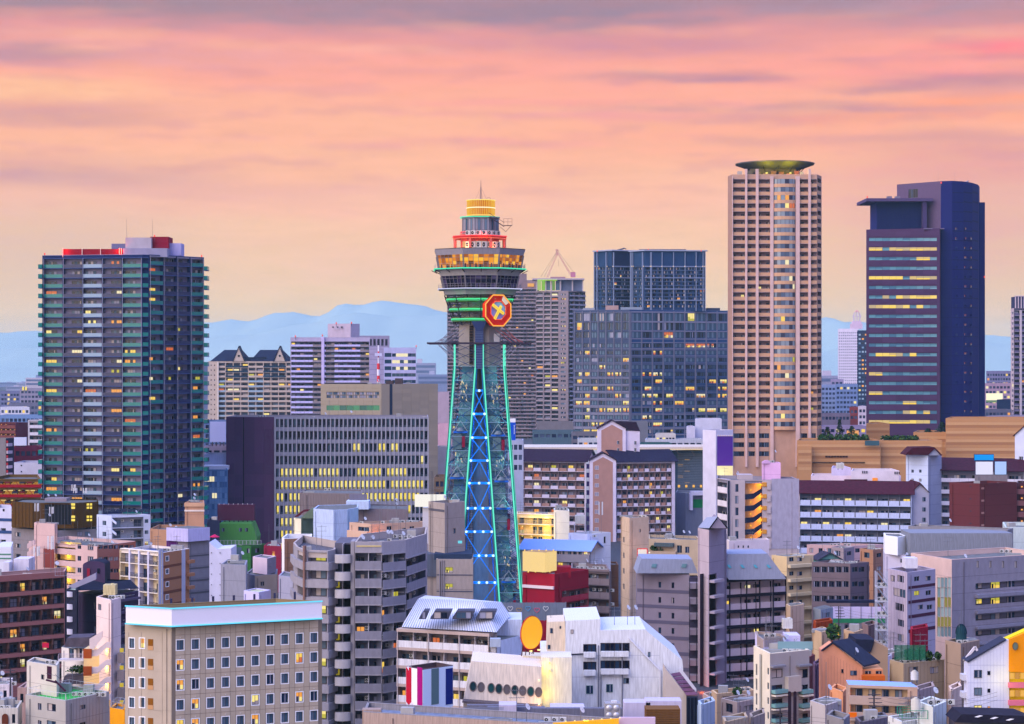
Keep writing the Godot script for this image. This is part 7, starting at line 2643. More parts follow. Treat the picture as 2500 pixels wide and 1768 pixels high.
	outline(an,"parapet_wall",[[1660,1632],[1664,1634],[1700,1682],[1700,1690],[1696,1688],[1660,1642]],306,0.6,mat(206,204,212))
	for k in 3:
		pane_at(an,1677 + k * 9,1703,1685 + k * 9,1800,304,0,mat(60,70,90,"plain"))
	boxat(an,"glazed_front",1676,1704,1700,1840,304.3,5,mat(40,52,76,"glass"))
	# striped billboard
	var sb := Blk.new()
	sb.t = thing("billboard","white box billboard with red, magenta, grey green and navy stripes","billboard",Vector3.ZERO)
	var p0 := P(991,1728,292)
	sb.t.position = Vector3(p0.x,p0.y,p0.z)
	raise_on(sb,[[991,292],[1032,289],[1106,293]],1628,5,[mat(226,222,232,"plain"),mat(196,210,238,"plain")],p0.y)
	for i in sb.f.size():
		sb.f[i].origin.y = 0
	sb.y0 = 0
	var tp := sb.t.position
	sb.t.position.y = p0.y
	for e in [[0,992,1004.5,178,20,60],[0,1019,1033,160,0,120],[1,1053,1071,96,120,126],[1,1088,1105,20,40,120]]:
		strip(sb,e[0],"stripe",e[1],1631,minf(e[2],1031.5) if e[0] == 0 else e[2],1721,0.05,mat(e[3],e[4],e[5],"plain"))
	outline(sb.t,"chevron_notch",[[992,1628],[1004.5,1628],[998,1638]],291.4,0.1,mat(226,222,232,"plain"))
	outline(sb.t,"chevron_notch",[[991.5,1714],[998,1722],[991.5,1722]],291.4,0.1,mat(226,222,232,"plain"))
	outline(sb.t,"chevron_notch",[[1005,1714],[998,1722],[1005,1722]],290.6,0.1,mat(226,222,232,"plain"))
	finish(sb,mat(90,60,60,"roof"),0.5,mat(90,76,80,"plain"))
	boxat(sb.t,"stand",996,1100,1728,1740,294,3,mat(170,170,180,"metal"))
	# foreground flat roof
	rng.seed = 206
	b = block("building","broad flat grey roof with parapets across the bottom of the picture","building",[[887,251.5],[1516,240]],1739,7,mat(176,156,146,"dirty"))
	finish(b,mat(126,142,168,"roof",0.25),0.7,mat(150,146,150,"dirty"))
	boxat(b.t,"corner_post",884,930,1733,1790,251.8,1.5,mat(170,150,140,"dirty"))
	clutter(b,79,3,0.7)
	for e in [[1140,1280,1722,1742,276],[1190,1330,1727,1744,275],[1300,1520,1730,1752,268]]:
		boxat(b.t,"duct_wall",e[0],e[1],e[2],e[3] + 70,e[4],1.0,mat(120,120,136,"dirty"))
	for e in [[1218,1262,1722],[1344,1427,1727],[1524,1588,1716],[1577,1664,1712]]:
		boxat(b.t,"roof_box",e[0],e[1],e[2],1810,272,3,mat(192,186,206,"metal"))
	for k in 3:
		boxat(b.t,"pipe_rail",1130 + k * 4,1230,1727 + k * 2.6,1728 + k * 2.6,270 - k,0.1,mat(120,124,140,"plain"))
	for k in 12:
		boxat(b.t,"louvre",1577,1661,1732 + k * 5,1735.5 + k * 5,262,3,mat(126,92,56,"metal"))
	boxat(b.t,"louvre_core",1578,1660,1733,1800,262.3,2.6,mat(70,52,40,"plain"))
	var tk := thing("water_tank","steel panel water tank with round dimples on the foreground roof","water tank",P(1495,1756,256))
	put(tk,"body",box_mesh(1.9,2.0,1.9,mat(176,176,180,"steel",0.4)),at(0,1.1,0))
	for k in 4:
		var dm := MB.new()
		dm.dome(mat(190,190,196,"steel",0.4),Vector3.ZERO,0.4,0.22,10,4)
		put(tk,"dimple",dm.mesh(),Transform3D(Basis(Vector3.RIGHT,PI / 2),Vector3(-0.45 + (k % 2) * 0.9,0.65 + (k / 2) * 0.9,0.95)))
	put(tk,"hatch",box_mesh(0.7,0.25,0.7,mat(190,190,196,"plain")),at(0.2,2.2,0))
	var os := thing("lit_sign","orange glowing sign face along the foreground roof's right edge","sign",P(1440,1790,238))
	outline(os,"face",[[1350,1772],[1350,1766],[1511,1755],[1511,1800],[1350,1800]],238,0.4,glow(255,180,10,0.95))
	for k in 7:
		boxat(os,"sign_lamp",1380 + k * 22,1383 + k * 22,1761 - k * 1.4,1763 - k * 1.4,237.4,0.3,glow(255,236,150,1.2))
	omni("sign_light",P(1430,1752,239.5),Color8(255,180,50),7.0,0.3)
	boxat(os,"end_panel",1511,1600,1752,1800,239,0.4,mat(200,180,196,"plain"))
	# --- red building with a glowing box sign
	rng.seed = 207
	var rd := mat(150,26,58)
	b = block("building","crimson building with balconies under a glowing yellow box sign","building",[[1276,428],[1354,424],[1437,434]],1398,12,rd)
	balconies(b,1,ruv(b,1,1372,1434,1436,1532),3,3,{"panel": mat(170,60,80),"slab": rd,"back": mat(150,110,110),"lit": 0.05,"door": 0.5})
	strip(b,0,"white_line",1277,1432,1353,1434,0.4,mat(206,196,204,"plain"))
	finish(b,null,0.9)
	boxat(b.t,"roof_house",1355,1394,1385,1412,428,4,rd)
	var ys := thing("box_sign","glowing pale yellow box sign on the crimson building","sign",P(1275,1393,428))
	var yb := Blk.new()
	yb.t = ys
	raise_on(yb,[[1276,427],[1331,424],[1359,428]],1346,5,glow(255,218,140,0.85),ys.position.y)
	for i in yb.f.size():
		yb.f[i].origin.y = 0
	yb.y0 = 0
	finish(yb,mat(180,150,110,"roof"),0.0)
	for k in 9:
		put(ys,"sign_lamp",box_mesh(0.25,0.25,0.25,glow(255,210,110,1.2)),at(0.5 + k * 0.75,-0.2 if k % 2 else yb.h + 0.2,1.0))
	omni("box_sign_light",P(1310,1400,421),Color8(255,200,110),9.0,0.3)
	b = block("apartment_block","brown grey apartment block with ribbed balconies right of the crimson building","building",[[1395,446],[1488,442]],1388,12,mat(140,126,128))
	balconies(b,0,ruv(b,0,1400,1398,1487,1560),4,5,{"panel": mat(142,130,132,"metal"),"slab": mat(120,110,114),"back": mat(120,106,106),"lit": 0.03,"door": 0.5,"ph": 1.4})
	finish(b)
	clutter(b,72,4)
	b = block("building","long grey house with a pale blue metal roof right of the neon tower","building",[[1268,505],[1440,500]],1341,12,mat(176,160,156))
	for k in 6:
		win(b,0,1360 + k * 13,1343,1369 + k * 13,1354,-1,P1)
	strip(b,0,"balcony_panel",1330,1355,1440,1370,0.9,mat(156,150,160))
	for k in 4:
		win(b,0,1340 + k * 22,1374,1352 + k * 22,1383,-1,P1,0.2)
	finish(b,null,0.0)
	lean_roof(b,1.9,mat(150,176,226,"metal"))
	b = block("building","bright yellow-lit apartment balconies below the twin apartment block","building",[[1262,560],[1356,556]],1256,10,mat(222,206,176))
	balconies(b,0,ruv(b,0,1264,1258,1354,1330),4,3,{"panel": mat(170,160,150,"plain"),"rails": true,"slab": mat(226,206,200),"back": mat(220,196,140),"lit": 0.1,"door": 0.4,"ac": false})
	for k in 3:
		for j in 4:
			var lp := P(1275 + j * 22,1261 + k * 24,556.8)
			boxat(b.t,"balcony_lamp",1274 + j * 22,1277 + j * 22,1260 + k * 24,1262 + k * 24,557,0.3,glow(255,236,140,1.2))
		omni("balcony_light",P(1296,1264 + k * 24,556.4),Color8(255,220,110),6.0,0.3)
		omni("balcony_light",P(1332,1264 + k * 24,556.4),Color8(255,220,110),6.0,0.3)
	finish(b)
	var wt := wing(b.t,[[1352,556],[1390,553]],1246,8,mat(222,220,214))
	finish(wt,null,0.2)
	b = block("building","white house with a blue door panel and a tank frame on top","building",[[1388,512],[1434,508],[1491,514]],1302,10,mat(214,216,226))
	win(b,1,1474,1310,1479,1327,0)
	win(b,0,1402,1330,1418,1342,0)
	finish(b)
	put(b.t,"water_tank",tank_mesh(1.2,2.6,0),at(3.0,b.h + 1.6,-4))
	for s in [[1.6,-2.8],[4.4,-2.8],[1.6,-5.2],[4.4,-5.2]]:
		put(b.t,"tank_leg",box_mesh(0.14,2.8,0.14,mat(180,180,190,"plain")),at(s[0],b.h + 0.6,s[1]))
	on_roof(b.t,"antenna",antenna_mesh(9.0,3),1468,512,b.h - 1)
	b = block("building","orange brown brick house between the white house and the beige tower","building",[[1440,520],[1510,518]],1378,8,mat(130,96,78,"tile"))
	win(b,0,1462,1390,1470,1400,0)
	finish(b,null,0.4)
	# --- beige tower with a red-framed white sign
	var be := mat(206,182,160,"concrete")
	b = block("building","slim beige tower with a lamp-lit red-framed sign on its side","building",[[1516,470],[1537,464],[1584,468]],1261,7,be)
	for k in 4:
		win(b,0,1521,1312 + k * 38,1525,1324 + k * 38,1)
	win(b,1,1561,1292,1565,1300,1)
	finish(b,null,0.3)
	var rs := thing("framed_sign","blank white sign in a red frame on the slim beige tower","sign",P(1568,1386,463))
	put(rs,"board",box_mesh(2.0,4.1,0.2,glow(255,244,240,0.75)),at(0,2.1,0.2))
	for e in [[-1.1,2.1,0.16,4.4],[1.1,2.1,0.16,4.4],[0,4.25,2.36,0.16],[0,-0.05,2.36,0.16]]:
		put(rs,"frame",box_mesh(e[2],e[3],0.3,mat(200,30,50,"plain")),at(e[0],e[1],0.2))
	for y in [1348,1360]:
		boxat(rs,"sign_lamp",1584,1587,y,y + 3,462,0.3,glow(255,236,200,1.2))
	omni("sign_lamp_light",P(1570,1337,460.5),Color8(255,190,120),5.0,0.2)
	b = block("building","beige house with a planted roof terrace right of the slim beige tower","building",[[1584,500],[1712,496]],1316,12,mat(190,172,150))
	win(b,0,1653,1332,1665,1350,0); win(b,0,1673,1335,1683,1350,0)
	strip(b,0,"balcony_panel",1584,1346,1652,1364,1.0,mat(186,166,146))
	strip(b,0,"awning",1600,1326,1646,1333,1.4,mat(90,104,110,"metal"))
	finish(b,null,0.6)
	shrub(b.t,"terrace_plant",Vector3(1.2,b.h - 3.0,0.8),1.0,1.6,160)
	shrub(b.t,"terrace_plant",Vector3(3.0,b.h - 3.2,0.8),0.8,1.2,120)
	clutter(b,73,5,0.6)

func gable_tower(t: Node3D,x0: float,xm: float,x1: float,apex: float,eave: float,bot: float,d: float,m: Material,core: Material,roofm: Material,deep := 7.0) -> void:
	# a stair tower with a gabled front from x0 to xm and a plain right flank to x1
	var g := (x0 + xm) / 2
	outline(t,"tower_wall",[[x0,bot],[x0,eave],[g,apex],[xm,eave],[xm,bot]],d,deep,m)
	var i := (xm - x0) * 0.12
	outline(t,"tower_panel",[[x0 + i,bot],[x0 + i,eave + 5],[g,apex + 9],[xm - i,eave + 5],[xm - i,bot]],d - 0.05,0.3,core)
	var q := MB.new()
	var z := Vector3(0,0,-deep - 0.6)
	for s in 2:
		var a := P(x0 - 2,eave + 1.5,d - 0.5) - t.position if s == 0 else P(g,apex - 1,d - 0.5) - t.position
		var c := P(g,apex - 1,d - 0.5) - t.position if s == 0 else P(xm + 2,eave + 1.5,d - 0.5) - t.position
		q.hexa(roofm,[a,c,c + z,a + z,a + Vector3(0,0.35,0),c + Vector3(0,0.35,0),c + z + Vector3(0,0.35,0),a + z + Vector3(0,0.35,0)])
	put(t,"gable_roof",q.mesh())
	if x1 > xm + 2:
		boxat(t,"tower_flank",xm + 0.2,x1,eave + 6,bot,d + 1.0,deep - 1,m)
		outline(t,"flank_roof",[[xm,eave + 4],[g + 6,apex + 1],[x1 - 8,apex + 3],[x1 + 1,eave + 7]],d + 0.8,deep - 0.6,roofm)

func cypress(label: String,px: float,py: float,base: float,d: float,r: float) -> void:
	var p := P(px,base,d)
	var h := (base - py) * d / F
	var t := thing("tree",label,"tree",p)
	var q := MB.new()
	q.tube(mat(70,56,46,"plain"),Vector3.ZERO,Vector3(0,h * 0.9,0),0.25,0.05,6)
	put(t,"trunk",q.mesh())
	q = MB.new()
	var ms := [mat(34,66,52,"plain"),mat(48,84,58,"plain"),mat(26,52,46,"plain")]
	for k in 420:
		var u := rng.randf()
		var a := rng.randf() * TAU
		var rr := r * (1.0 - u * 0.92) * (0.55 + 0.45 * rng.randf()) * (0.75 + 0.25 * sin(u * 34.0))
		var c := Vector3(cos(a) * rr,h * (0.06 + 0.94 * u),sin(a) * rr)
		var w := Vector3(cos(a),-0.4,sin(a)) * rng.randf_range(0.3,0.6)
		var v := Vector3(-sin(a),0.3,cos(a)) * rng.randf_range(0.2,0.4)
		q.quad(ms[rng.randi() % 3],c - v,c + w - v * 0.3,c + w * 1.2 + v * 0.3,c + v)
	put(t,"crown",q.mesh())

func build_right() -> void:
	var P1 := P1_()
	# --- twin apartment block with gabled stair towers
	rng.seed = 301
	var cr := mat(214,206,222)
	var pk := mat(178,142,132)
	var mar := mat(56,36,62,"roof")
	var b := block("apartment_block","long apartment block with pink and white balconies and two gabled stair towers","building",[[1258,716],[1430,710]],1123,16,cr)
	var pan := [cr,pk]
	balconies(b,0,ruv(b,0,1259,1131,1427,1131 + 21.3 * 9),8,9,{"panel": pan,"slab": mat(200,190,198),"back": mat(138,124,132),"lit": 0.16,"door": 0.6,"fins": mat(150,130,134),"gap": 0.5,"ac": false})
	finish(b,null,0.0)
	lean_roof(b,3.4,mar,1.0)
	var w := wing(b.t,[[1504,708],[1648,714]],1126,16,cr)
	balconies(w,0,ruv(w,0,1505,1131,1640,1131 + 21.3 * 10),10,10,{"panel": pan,"slab": mat(200,190,198),"back": mat(138,124,132),"lit": 0.12,"door": 0.6,"fins": mat(150,130,134),"gap": 0.5,"ac": false,"sides": 0.5})
	finish(w,null,0.0)
	var sv := b.t
	var bw := Blk.new()
	bw = w
	lean_roof(bw,3.4,mat(44,40,70,"roof"),1.0)
	gable_tower(sv,1460,1528,1562,1028,1046,1126,716,cr,pk,mar)
	gable_tower(sv,1440,1504,1504,1107,1124,1330,706,cr,pk,mar)
	for k in 9:
		pane_at(sv,1452,1137 + k * 21.5,1462,1147 + k * 21.5,705.9,2,mat(210,196,196,"plain"))
		boxat(sv,"stair_window",1432,1439,1133 + k * 21.3,1145 + k * 21.3,707,0.4,mat(60,44,96,"plain"))
	for e in [[1506,1076],[1506,1094],[1548,1077],[1548,1094]]:
		pane_at(sv,e[0],e[1],e[0] + 6,e[1] + 9,715.9,1,mat(214,200,200,"plain"))
	# --- glass hall with a long thin canopy
	rng.seed = 302
	b = block("glass_hall","dim glass hall with louvres under a long thin lit canopy","building",[[1640,790],[1730,784],[1770,790]],1100,30,[mat(60,82,106,"glass"),mat(206,186,180,"concrete")])
	for k in 22:
		strip(b,0,"louvre",1655,1108 + k * 4.0,1728,1109.4 + k * 4.0,0.4,mat(96,110,130,"metal"))
	for k in 5:
		for j in 2:
			strip(b,0,"lit_window",1656 + j * 16,1120 + k * 14,1668 + j * 16,1124 + k * 14,0.2,glow(226,170,70,0.6) if (k + j) % 2 else mat(90,80,80,"plain"))
	for k in 4:
		strip(b,0,"lit_window",1656 + k * 18,1184,1661 + k * 18,1190,0.5,glow(255,190,80,0.9))
	finish(b,null,0.0)
	b = wing(b.t,[[1770,800],[1926,800]],1086,20,mat(70,88,104,"glass"))
	for k in 24:
		strip(b,0,"louvre",1795,1112 + k * 3.0,1925,1113 + k * 3.0,0.4,mat(84,104,124,"metal"))
	for k in 9:
		strip(b,0,"ceiling_lamp",1792 + k * 14,1103,1795 + k * 14,1106,0.5,glow(255,210,130,1.1))
		strip(b,0,"column",1790 + k * 16,1110,1792 + k * 16,1190,0.6,mat(60,70,86,"metal"))
	finish(b,mat(126,130,140,"roof"),0.0)
	boxat(b.t,"roof_plant",1806,1894,1072,1092,805,12,mat(120,128,140,"metal"))
	boxat(b.t,"canopy",1280,1735,1092,1097,782,26,mat(206,196,186,"metal"))
	boxat(b.t,"canopy",1772,1935,1093,1097,795,16,mat(206,196,186,"metal"))
	boxat(b.t,"canopy_light",1282,1733,1097.3,1098.6,781.8,4,glow(255,224,170,0.8))
	for k in 7:
		boxat(b.t,"ceiling_lamp",1355 + k * 14,1357 + k * 14,1104 + (k % 2),1107 + (k % 2),781,0.4,glow(255,190,100,1.1))
	for k in 12:
		var q := MB.new()
		q.bar(P1,P(1290 + k * 36,1098,784) - b.t.position,P(1300 + k * 36,1112,784) - b.t.position,0.3)
		put(b.t,"canopy_strut",q.mesh())
	b = block("building","grey blue hall with a rounded white porch and a green panel","building",[[1650,730],[1674,726],[1750,728]],1203,16,mat(120,126,146,"metal"))
	strip(b,1,"green_panel",1692,1219,1721,1240,0.1,mat(20,130,84,"plain"))
	strip(b,1,"porch",1684,1198,1750,1209,2.0,mat(206,204,222,"metal"))
	strip(b,1,"porch",1682,1204,1688,1245,2.0,mat(206,204,222,"metal"))
	finish(b)
	# --- white rooftop blocks and the purple advertising board
	low("white blank block before the blue complex, right of the gabled tower",1697,1762,1023,900,mat(206,206,224),0)
	low("white cube beside the blank white block before the blue complex",1676,1697,1042,890,mat(206,204,222),0)
	low("low white building with roof machines right of the gabled tower",1575,1716,1073,860,mat(190,194,210,"metal"),9,1,0.2)
	low("teal flat roof building right of the gabled tower",1562,1640,1083,840,mat(70,110,116,"metal"),6,1,0.0)
	low("grey slab with glinting greenhouse frames right of the gabled tower",1600,1650,1060,870,mat(200,196,196,"metal"),6,1,0.6)
	low("grey wall behind the gabled stair tower",1500,1582,1030,930,mat(120,122,134),0)
	b = block("building","white windowless block carrying the tall purple advertising board","building",[[1716,700],[1748,694],[1790,700]],1050,14,mat(212,208,222))
	finish(b)
	var ad := thing("advertising_board","tall purple and white lit advertising board on the white block","billboard",P(1770,1160,690))
	put(ad,"purple_panel",box_mesh(5.3,10.0,0.4,mat(84,44,140,"plain",0.4)),at(0,8.1,0))
	put(ad,"lit_panel",box_mesh(5.3,3.4,0.42,glow(255,236,176,0.9)),at(0,1.4,0))
	put(ad,"frame",box_mesh(5.6,0.3,0.5,mat(160,120,140,"plain")),at(0,-0.4,0))
	for k in 7:
		put(ad,"lamp",box_mesh(0.25,0.25,0.5,glow(255,214,190,1.1)),at(-2.3 + k * 0.77,13.3,0.6))
	omni("board_light",P(1770,1158,685),Color8(255,236,180),22.0,0.5)
	# --- striped stone hall with terraces and cypress trees
	rng.seed = 303
	var so := [mat(196,152,110,"tile"),mat(206,166,124,"tile"),mat(178,134,98,"tile")]
	for e in [["stepped sandstone hall with a slit of dark windows below the tan tower",1946,2150,1076,730,1982,9],["square sandstone pavilion at the foot of the purple tower",2115,2172,1035,800,0,4],["sandstone terrace block right of the planted gap",2150,2300,1076,735,0,8],["tall striped sandstone wall at the right",2309,2540,1022,760,0,20],["sloping sandstone ramp block beside the striped wall",2230,2312,1056,770,0,5],["dull sandstone block with a lit slit left of the stepped hall",1948,1982,1090,725,0,8]]:
		b = block("sandstone_hall",e[0],"building",[[e[1],e[4]],[e[2],e[4]]],e[3],24,so[0])
		for k in e[6]:
			var y: float = e[3] + 2 + k * 7.0
			panels(b,0,ruv(b,0,e[1] + 1,y,e[2] - 1,y + 6.8),maxi(2,int((e[2] - e[1]) / 36)),1,so[k % 3],"stone_course",0.05)
		finish(b,mat(150,126,104,"roof"),0.5)
		if e[5] > 0:
			for k in 8:
				boxat(b.t,"window",2015 + k * 7,2021 + k * 7,1113,1117,729.7,0.2,mat(70,46,44,"glass"))
			boxat(b.t,"shadow_gap",1984,2112,1128,1131,729.6,0.3,mat(96,72,60,"plain"))
			boxat(b.t,"balustrade",2112,2147,1076,1088,728,0.5,mat(70,100,110,"glass"))
	for e in [["short dark cypress left of the purple tower",2020,1042,3.0],["tallest slim cypress left of the purple tower",2050,1024,2.2],["broad pointed cypress beside the sandstone pavilion",2080,1040,3.0],["low rounded conifer at the stepped hall's left end",2008,1058,2.6],["spreading conifer beside the purple tower's foot",2266,1046,3.2],["dark rounded conifer against the striped wall",2300,1030,4.0]]:
		cypress(e[0],e[1],e[2],1074 if e[1] < 2100 else 1062,770 if e[1] < 2100 else 780,e[3])
	for e in [["leafy hedge on the stepped hall's roof",2006,2112,1066,1076,745],["dense hedge on the sandstone terrace",2160,2232,1062,1078,750]]:
		var h := thing("hedge",e[0],"hedge",P((e[1] + e[2]) / 2.0,e[4],e[5]))
		for k in 6:
			shrub(h,"bush",Vector3(lerpf(-0.5,0.5,k / 5.0) * (e[2] - e[1]) * e[5] / F,-0.3,rng.randf_range(-1,1)),1.8,2.6,150)
	# --- block with zigzag stairs glowing orange
	rng.seed = 304
	var gw := mat(190,178,182)
	b = block("apartment_block","pale block with navy zigzag stair parapets glowing orange inside","building",[[1750,560],[1777,552],[1951,552]],1168,14,[mat(150,146,160),gw])
	balconies(b,0,ruv(b,0,1752,1173,1775,1300),1,4,{"panel": mat(226,218,222),"slab": gw,"back": mat(90,90,110),"lit": 0.0,"ph": 1.5})
	strip(b,1,"dark_pier",1777,1174,1781,1330,0.5,mat(30,34,60,"metal"))
	for k in 5:
		win(b,1,1795,1182 + k * 28.7,1803,1201 + k * 28.7,0 if k % 2 == 0 else 22,P1)
	var sr := ruv(b,1,1819,1174,1861,1330)
	b.open[1].append(sr)
	put(b.t,"stair_well",_sheet(sr.size.x,sr.size.y,mat(200,170,130)),b.f[1] * at(sr.position.x,sr.position.y,-2.2))
	for k in 6:
		var y := 1174.0 + k * 28.8
		outline(b.t,"stair_parapet",[[1819,y + 33],[1840,y + 31],[1860,y + 18],[1860,y + 29],[1840,y + 44],[1819,y + 46]],551.8,0.3,mat(34,40,70,"metal"))
		boxat(b.t,"orange_screen",1861,1872,y + 4,y + 14,551.7,0.3,mat(206,150,70,"plain"))
		boxat(b.t,"grey_screen",1873,1882,y + 6,y + 22,551.6,0.4,gw)
		for e in [[1832,y + 22,0.4],[1858,y + 8,0.6]]:
			boxat(b.t,"stair_lamp",e[0],e[0] + 3,e[1],e[1] + 3,553.6,e[2],glow(255,186,50,1.2))
		omni("stair_light",P(1856,y + 9,553.0),Color8(255,166,20),6.0,0.2)
	finish(b)
	boxat(b.t,"roof_house",1804,1838,1159,1172,556,5,gw)
	var ht := wing(b.t,[[1860,566],[1906,564]],1130,5,mat(214,176,214))
	finish(ht,null,0.2)
	outline(b.t,"round_crest",[[1862,1132],[1862,1128],[1868,1124],[1876,1124],[1880,1128],[1880,1132]],565,1.0,mat(214,176,214))
	on_roof(b.t,"roof_dish",antenna_mesh(3.5,2),1892,566,ht.y0 + ht.h)
	boxat(b.t,"side_panel",1884,1951,1169,1340,551.9,0.2,mat(170,166,184,"concrete"))
	# --- pale blue apartment slab with a maroon roof and its tower
	rng.seed = 305
	var ab := mat(186,196,224)
	var mr := mat(80,24,46,"roof")
	b = block("apartment_block","pale blue apartment slab with scalloped balconies and a maroon roof","building",[[1952,610],[2226,604]],1202,15,ab)
	balconies(b,0,ruv(b,0,1953,1208,2224,1208 + 28.5 * 5),10,5,{"panel": mat(196,204,232,"metal"),"slab": ab,"back": mat(120,124,140),"lit": 0.22,"door": 0.62,"fins": mat(150,150,164),"gap": 0.3,"ph": 1.5,"ac": false,"out": 0.5})
	finish(b,null,0.0)
	lean_roof(b,3.0,mr,0.9)
	outline(b.t,"gable_end",[[2226,1360],[2226,1203],[2247,1182],[2268,1203],[2268,1360]],606,14,mat(176,176,196))
	outline(b.t,"gable_roof",[[2224,1203],[2247,1178],[2271,1204],[2247,1183]],605.5,15,mr)
	for k in 3:
		pane_at(b.t,2252,1214 + k * 25,2260,1224 + k * 25,606,1)
	var gt := wing(b.t,[[2212,640],[2266,634],[2299,640]],1110,10,[mat(196,206,234),mat(160,164,186)])
	for e in [[2225,1147],[2244,1147],[2225,1169],[2244,1169]]:
		win(gt,0,e[0],e[1],e[0] + 6,e[1] + 7,0 if e[1] < 1150 else 2)
	finish(gt,null,0.0)
	outline(b.t,"gable_top",[[2266,1112],[2283,1093],[2299,1112]],634,8,mat(160,164,186))
	outline(b.t,"tower_roof",[[2210,1111],[2228,1093],[2282,1092],[2301,1111],[2298,1113],[2282,1096],[2266,1111]],633.5,9,mr)
	low("white stepped low building with small black windows behind the blue apartments",1980,2200,1162,660,mat(222,206,214),0)
	b = low("lavender house with square recess behind the maroon roof",2030,2078,1143,664,mat(206,196,220),0)
	b = low("white block with three slots and an orange window behind the maroon roof",2078,2196,1150,650,mat(222,212,220),0)
	for k in 3:
		boxat(b.t,"slot",2105 + k * 5,2108 + k * 5,1150,1156,649.8,0.1,P1)
		boxat(b.t,"slot",2184 + k * 5,2187 + k * 5,1152,1158,649.8,0.1,P1)
	boxat(b.t,"lit_window",2130,2143,1167,1174,649.8,0.1,glow(255,150,50,0.9))
	boxat(b.t,"maroon_awning",2063,2118,1171,1178,648,1.5,mr)
	put(b.t,"water_tank",tank_mesh(1.1,2.2,0),at(-3.0,hy(1143,664),-3.0))
	# --- red brown block, signs and dark roofs at the right
	rng.seed = 306
	b = block("apartment_block","long block with a maroon roof and white balconies behind the red brown block","building",[[2296,640],[2540,630]],1146,16,mat(206,200,216))
	balconies(b,0,ruv(b,0,2298,1152,2500,1290),9,5,{"panel": mat(206,204,220),"slab": mat(200,196,210),"back": mat(110,106,124),"lit": 0.05,"ac": false})
	finish(b,null,0.0)
	lean_roof(b,3.2,mat(72,26,50,"roof"),0.8)
	b = block("building","dark red brown brick block with tiny vents at the right","building",[[2318,585],[2392,578],[2483,586]],1178,14,mat(112,58,64,"tile"))
	for k in 4:
		win(b,0,2367,1187 + k * 30,2372,1189 + k * 30,0); strip(b,1,"pale_inset",2396,1190 + k * 30,2403,1195 + k * 30,0.05,mat(170,130,124,"plain"))
	finish(b)
	b = block("building","maroon stair block with orange corridor lamps at the right border","building",[[2483,588],[2540,584]],1180,12,mat(84,50,66))
	for k in 4:
		strip(b,0,"balcony_panel",2485,1196 + k * 28,2530,1206 + k * 28,1.0,mat(130,90,100))
		strip(b,0,"corridor_lamp",2494,1187 + k * 28,2497,1190 + k * 28,0.3,glow(255,170,70,1.2))
	finish(b)
	for e in [["large blank white framed rooftop sign at the right",2381,2425,1126,1160,mat(222,226,246,"plain")],["smaller pale blue framed sign beside the large white sign",2428,2458,1126,1160,mat(176,204,246,"plain")],["bright cyan sign board above the white framed sign",2378,2427,1109,1125,mat(20,160,220,"plain")]]:
		var sg := thing("rooftop_sign",e[0],"sign",P((e[1] + e[2]) / 2.0,e[4],575.0))
		var sw: float = (e[2] - e[1]) * 575 / F
		var sh: float = (e[4] - e[3]) * 575 / F
		put(sg,"board",box_mesh(sw - 0.3,sh - 0.3,0.3,e[5]),at(0,sh / 2,0.1))
		put(sg,"frame",box_mesh(sw,sh,0.2,mat(30,40,90,"plain")),at(0,sh / 2,-0.1))
	b = low("grey base carrying the white framed rooftop signs",2380,2460,1160,600,mat(140,132,138,"concrete"),0)
	var wt := block("apartment_block","white tower with a maroon roof cut off by the right border","building",[[2478,640],[2530,636]],1062,10,mat(200,206,226))
	win(wt,0,2488,1115,2498,1124,0)
	finish(wt,null,0.0)
	lean_roof(wt,3.0,mr,0.5,true)
	# --- large grey building at the right
	rng.seed = 307
	var lg := mat(146,142,156,"concrete")
	b = block("office_building","large grey concrete building with lit yellow windows at the right","building",[[2224,385],[2324,372],[2560,384]],1351,20,[mat(206,182,176),lg])
	for k in 4:
		win(b,1,2384 + k * 31,1370,2390 + k * 31,1387,1)
	for k in 4:
		var r := ruv(b,1,2382,1415 + k * 38,2520,1440 + k * 38)
		b.open[1].append(r)
		put(b.t,"recess_wall",_sheet(r.size.x,r.size.y,mat(120,118,138)),b.f[1] * at(r.position.x,r.position.y,-0.9))
		strip(b,1,"balcony_panel",2380,1441 + k * 38,2525,1460 + k * 38,0.8,mat(140,138,154,"concrete"))
		for j in 3:
			var q := uv(b,1,2386 + j * 40,1439 + k * 38)
			put(b.t,"window",window_mesh(1.9 + 0.4 * (j % 2),1.6,8 if (k == 1 and j < 2 or k == 0 and j == 1) else 0 if j == 2 else 22,P1,0.12),b.f[1] * at(q.x,q.y,-0.75))
	for y in 6:
		for x in 4:
			var r := ruv(b,0,2288 + x * 8.6,1411 + y * 24,2296 + x * 8.6,1434 + y * 24)
			b.open[0].append(r)
			put(b.t,"pane",_sheet(r.size.x,r.size.y,[mat(120,144,150,"glass"),mat(150,170,170,"glass"),glow(170,160,70,0.55)][2 if y in [2,4] and rng.randf() < 0.8 else rng.randi() % 2]),b.f[0] * at(r.position.x,r.position.y,-0.12))
	finish(b)
	var ub := wing(b.t,[[2218,430],[2460,420],[2474,424]],1285,22,mat(140,138,146,"concrete"))
	for k in 7:
		strip(ub,0,"joint_band",2222 + k * 34,1303,2223 + k * 34,1352,0.04,P1)
	finish(ub)
	boxat(b.t,"stained_wall",2222,2472,1302,1353,414,10,mat(140,144,156,"dirty"))
	low("pale green white hall with a green eave at the right border",2455,2545,1288,440,mat(196,206,206,"metal"),0)
	b = block("building","white billboard cube on a pale stair block beside the large grey building","building",[[2160,420],[2212,416]],1352,8,mat(190,186,206))
	win(b,0,2198,1365,2206,1374,0)
	finish(b)
